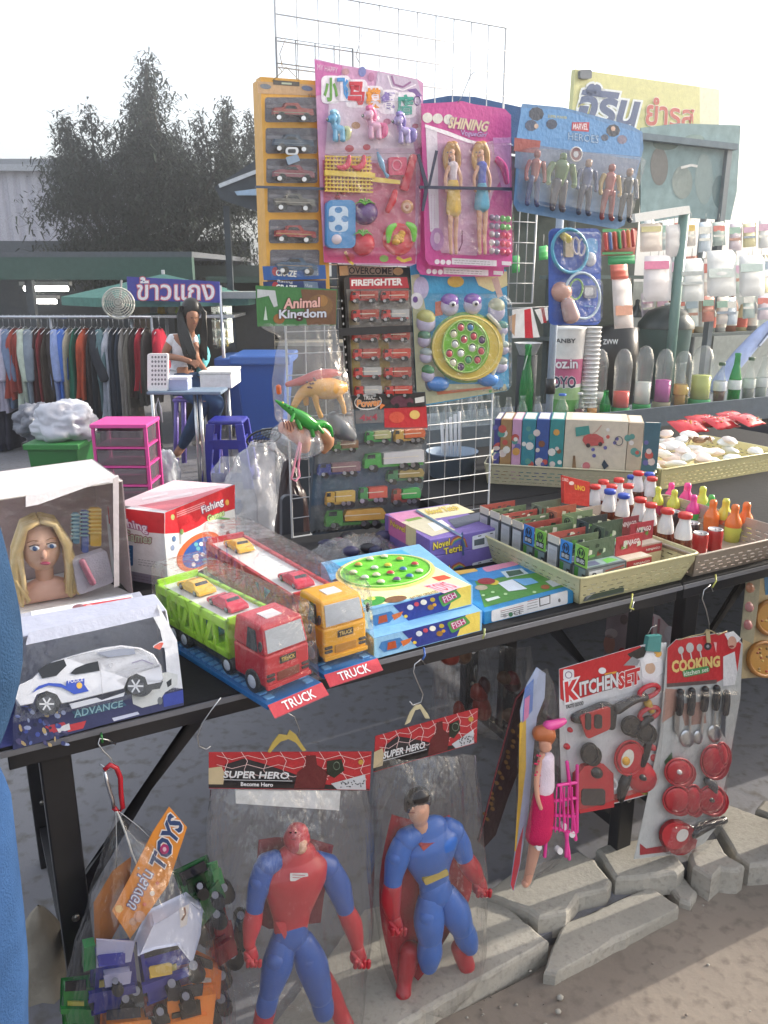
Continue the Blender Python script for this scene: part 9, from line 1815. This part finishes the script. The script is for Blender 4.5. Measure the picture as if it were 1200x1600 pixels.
# big dark urn with lid
p = onc(1032,2.02); p.z = CZ; sc_ = 1; H = VP(2.02)(1032,478).z-CZ; t = thing('drink_urn', 'large dark grey green lidded urn behind the domed cups', 'urn', p); X = Matrix.Translation(p)
b = B(); b.lathe([(.001,0),(.12,.002),(.14, H*.75),(.145, H*.76)], ('5f7874', 'p'), X, 26); b.build('pot', t); b = B(); b.lathe([(.152, H*.76),(.15, H*.82),(.10, H*.95),(.03, H),(.001, H)], ('2e3a3a', 'p'), X, 26); b.build('lid', t); b = B(); b.ell(p+Vector((0,0, H*1.01)),.02,.02,.012,('d8dcd8', 'p')); b.build('knob', t)
p = onc(960,1.98); H = VP(1.98)(960,505).z-CZ; t = thing('black_pot', 'black pot with white writing behind the white cups', 'pot', p); b = B(); b.lathe([(.001,0),(.10,.002),(.115, H*.6),(.1, H*.95),(.001, H)], ('222426', 'p'), Matrix.Translation(p),22); b.build('pot', t); b = B(); py = PL(p-Vector((0,.118,0)),(0,-1,0)); py.text(b, 'ZVVW', (942,530,966,538),('d8dcdc', 'c'),.002, bold=.03); b.build('lettering', t)
# red/white paper goods between grid and post
pl = VP(2.0); t = thing('red_white_flags', 'white bunting with red stripes behind the green bottle', 'bunting', pl(820,530), YAW)
for pts, c_ in [([(800,484),(830,480),(842,527),(800,528)], 'ece8e4'),([(818,484),(828,482),(832,528),(819,528)], 'c83040'),([(835,484),(855,480),(856,500),(846,506)], 'ece8e4'),([(843,482),(848,481),(852,504),(847,504)], 'c83040'),([(795,495),(805,490),(803,525),(796,515)], 'c8a080')]: b = B(); pl.slab(b, pts, random.uniform(0,.01),.012,(c_, 'f')); b.build('flag', t)
b = B(); pl.wire(b, [(790,482,0),(860,479,0)], .002, 'c0c0c0'); b.build('cord', t)
p = onc(822,1.95); t = thing('foam_bowl', 'white foam bowl stack under the red striped bunting', 'bowl', (p.x, p.y, VP(1.95)(822,555).z)); b = B(); z = VP(1.95)(822,555).z; b.lathe([(.001,0),(.04,0),(.065,.06),(.07,.06)], ('dfe2e4', 'x'), Matrix.Translation((p.x, p.y, z)),18); b.build('bowl', t)
b = B(); b.tube([(p.x, p.y, CZ),(p.x, p.y, z)], .05,('44484c', 'x'),14); tag(b.build('dispenser_box', loc=(p.x, p.y, CZ)), 'dark round stand under the white foam bowls', 'stand')
# parcels behind the grid near the floor of the counter: folded papers and tub
pl = VP(1.2); t = thing('clear_tub', 'pale blue translucent tub standing behind the wire grid', 'tub', pl(705,770), YAW); q = pl(705,770)
b = B(); X = Matrix.Translation((q.x, q.y, .801)); b.lathe([(.001,0),(.08,.001),(.095,.09),(.098,.09),(.098,.095)], ('8a9cb0', 'p'), X, 20); b.build('tub', t); b = B()
for k in range(5): b.tube([(q.x-.03+.015*k, q.y, .83),(q.x-.04+.016*k, q.y+.01,1.0+.01*k)], .006, 'd4d6d8', 6)
b.build('straws', t)
# lilac umbrella arm / crossbar white in bright corner
pl = VP(1.9); b = B(); pl.slab(b, [(985,335),(1070,322),(1072,334),(986,348)], 0,.03,('e4e4e0', 'p')); tag(b.build('white_rail', loc=pl(1030,340)), 'white rail from which the packets hang, under the dark tarp', 'rail')
# blue-white folded chair at right behind bottles
pl = VP(2.0); t = thing('folded_umbrella', 'pale blue folded umbrella leaning among the bottles at the right', 'umbrella', pl(1120,600), YAW); b = B(); pl.limb(b, [(1115,605,0,8),(1150,565,0,12),(1190,520,0,9),(1215,495,0,3)], ('a8b8e0', 'f'),10,.6); b.build('canopy', t); b = B(); pl.limb(b, [(1180,540,.03,2),(1230,480,.03,2)], ('c8ccd4', 'm'),6); b.build('shaft', t)
sh_ = thing('person', 'shopper in a loose blue denim shirt and jeans standing at the left edge', 'person', (-.62,.86,-.02))
X0, Y0 = -.672,.86
JP = {'hip': ((X0, Y0,.88),.13), 'waist': ((X0, Y0,1.04),.12), 'chest': ((X0, Y0,1.25),.15), 'neck': ((X0, Y0,1.43),.055), 'head': ((X0, Y0+.02,1.53),.085), 'crown': ((X0, Y0+.01,1.61),.09),
      'sr': ((X0+.15, Y0,1.36),.06), 'er': ((X0+.205, Y0-.02,1.08),.048), 'wr': ((X0+.13, Y0-.10,.86),.034), 'hr': ((X0+.11, Y0-.12,.80),.032), 'sl': ((X0-.17, Y0,1.36),.06), 'el': ((X0-.22, Y0,1.10),.048), 'wl': ((X0-.2, Y0+.12,.92),.034), 'hl': ((X0-.19, Y0+.15,.87),.032),
      'kr': ((X0+.09, Y0,.47),.075), 'ar': ((X0+.09, Y0-.02,.06),.05), 'tr': ((X0+.10, Y0+.11,-.03),.04), 'kl': ((X0-.10, Y0,.47),.075), 'al': ((X0-.10, Y0-.02,.06),.05), 'tl': ((X0-.10, Y0+.11,-.03),.04)}
JP = {k: (Vector(a), r) for k, (a, r) in JP.items()}
EP = [('hip', 'waist'),('waist', 'chest'),('chest', 'neck'),('neck', 'head'),('head', 'crown'),('chest', 'sr'),('sr', 'er'),('er', 'wr'),('wr', 'hr'),('chest', 'sl'),('sl', 'el'),('el', 'wl'),('wl', 'hl'),('hip', 'kr'),('kr', 'ar'),('ar', 'tr'),('hip', 'kl'),('kl', 'al'),('al', 'tl')]
skin_body('body', sh_, JP, EP, SK)
def gp_(ks, k): return {a: (JP[a][0].copy(), JP[a][1]*k) for a in ks}
DN = M('26405e', 'f')
st = gp_(['waist', 'chest', 'sr', 'sl', 'er', 'el'], 1.3); st['hem'] = (JP['hip'][0]+Vector((.025,0,-.06)),.17); st['skirt'] = (JP['hip'][0]+Vector((.03,0,-.34)),.18); st['wr'] = (JP['wr'][0].copy(),.05); st['wl'] = (JP['wl'][0].copy(),.05)
skin_body('shirt', sh_, st, [('chest', 'waist'),('waist', 'hem'),('hem', 'skirt'),('chest', 'sr'),('sr', 'er'),('er', 'wr'),('chest', 'sl'),('sl', 'el'),('el', 'wl')], DN)
b = B()
for a in 'rl': k_, f_ = JP['k'+a][0], JP['a'+a][0]; b.limb([(k_.x*.97+X0*.03, Y0,.86), k_+Vector((0,0,.15)), k_, f_+Vector((0,0,.1)), f_], [.11,.10,.085,.075,.075], ('2c4a74', 'f'),16)
b.build('jeans', sh_)
b = B(); b.ell((X0, Y0-.01,1.60),.098,.108,.105, HC, n=18, k=12); b.limb([(X0, Y0-.06,1.56),(X0, Y0-.09,1.46),(X0, Y0-.09,1.38)], [.07,.05,.02], HC); b.build('hair', sh_)
b = B()
for s_ in (-1,1): b.ell((X0+s_*.032, Y0+.098,1.565),.012,.006,.006, 'e8e4e0'); b.ell((X0+s_*.032, Y0+.103,1.565),.006,.003,.006, '20160f'); b.ell((X0+s_*.088, Y0+.01,1.55),.012,.02,.03, SK)
b.limb([(X0, Y0+.10,1.56),(X0, Y0+.118,1.53)], [.008,.014], SK); b.ell((X0, Y0+.098,1.495),.024,.008,.007, '8a4038'); b.build('face', sh_)
for s_, k in ((1, 'hr'),(-1, 'hl')):
    b = B(); p = JP[k][0]
    for f in range(4): o = Vector(((f-1.5)*.016,.02,-.02)); b.limb([p+o*.6, p+o+Vector((0,.02,-.03)), p+o+Vector((0,.02,-.065+abs(f-1.5)*.006))], [.011,.009,.007], SK, 8)
    b.limb([p+Vector((-s_*.02,.01,-.005)), p+Vector((-s_*.035,.03,-.03))], [.011,.008], SK, 8); b.build('hand', sh_)
for s_ in (1,-1): b = B(); b.limb([(X0+s_*.1, Y0-.05,-.03),(X0+s_*.1, Y0+.03,-.02),(X0+s_*.1, Y0+.15,-.04)], [.05,.055,.04], ('3a3a3e', 'p'),12,.75); b.build('shoe', sh_)
# unseen cloth skirt and second shopper, both added to block the sun
b = B(); vs = []
for i in range(41):
    for j in range(7): q = i/40; vs.append(TP(3.53+.015*math.sin(q*38)*(1-j/6*.6), q*1.6,.02+.79*j/6))
b.add(vs, [(i*7+j, i*7+j+1,(i+1)*7+j+1,(i+1)*7+j) for i in range(40) for j in range(6)], ('3a3f4c', 'f'), True)
tag(b.build('table_skirt', loc=TP(3.53,.8,.02)), 'unseen dark cloth skirt added at the far right table end to block sun', 'cloth')
hp = TP(1.87,-.24,0); dup(sh_, (hp.x, hp.y, -.02), R(200), 'unseen second shopper in blue denim, added to shade the front boxes and kerb')  # added figure whose shadow covers the front boxes, trucks and kerb
hz_ = bpy.data.materials.new('glare_veil_air'); hz_.use_nodes = True; N = hz_.node_tree.nodes; N.remove(N['Principled BSDF'])
pv_ = N.new('ShaderNodeVolumePrincipled'); pv_.inputs['Density'].default_value = .015; pv_.inputs['Anisotropy'].default_value = .8; pv_.inputs['Color'].default_value = (.95,.95,.95,1)
hz_.node_tree.links.new(pv_.outputs[0], N['Material Output'].inputs['Volume'])
b = B(); b.box(-420,420,-80,720,-1.2,8, hz_); tag(b.build('haze'), kind='stuff')  # haze volume added to imitate lens glare and backlight veil
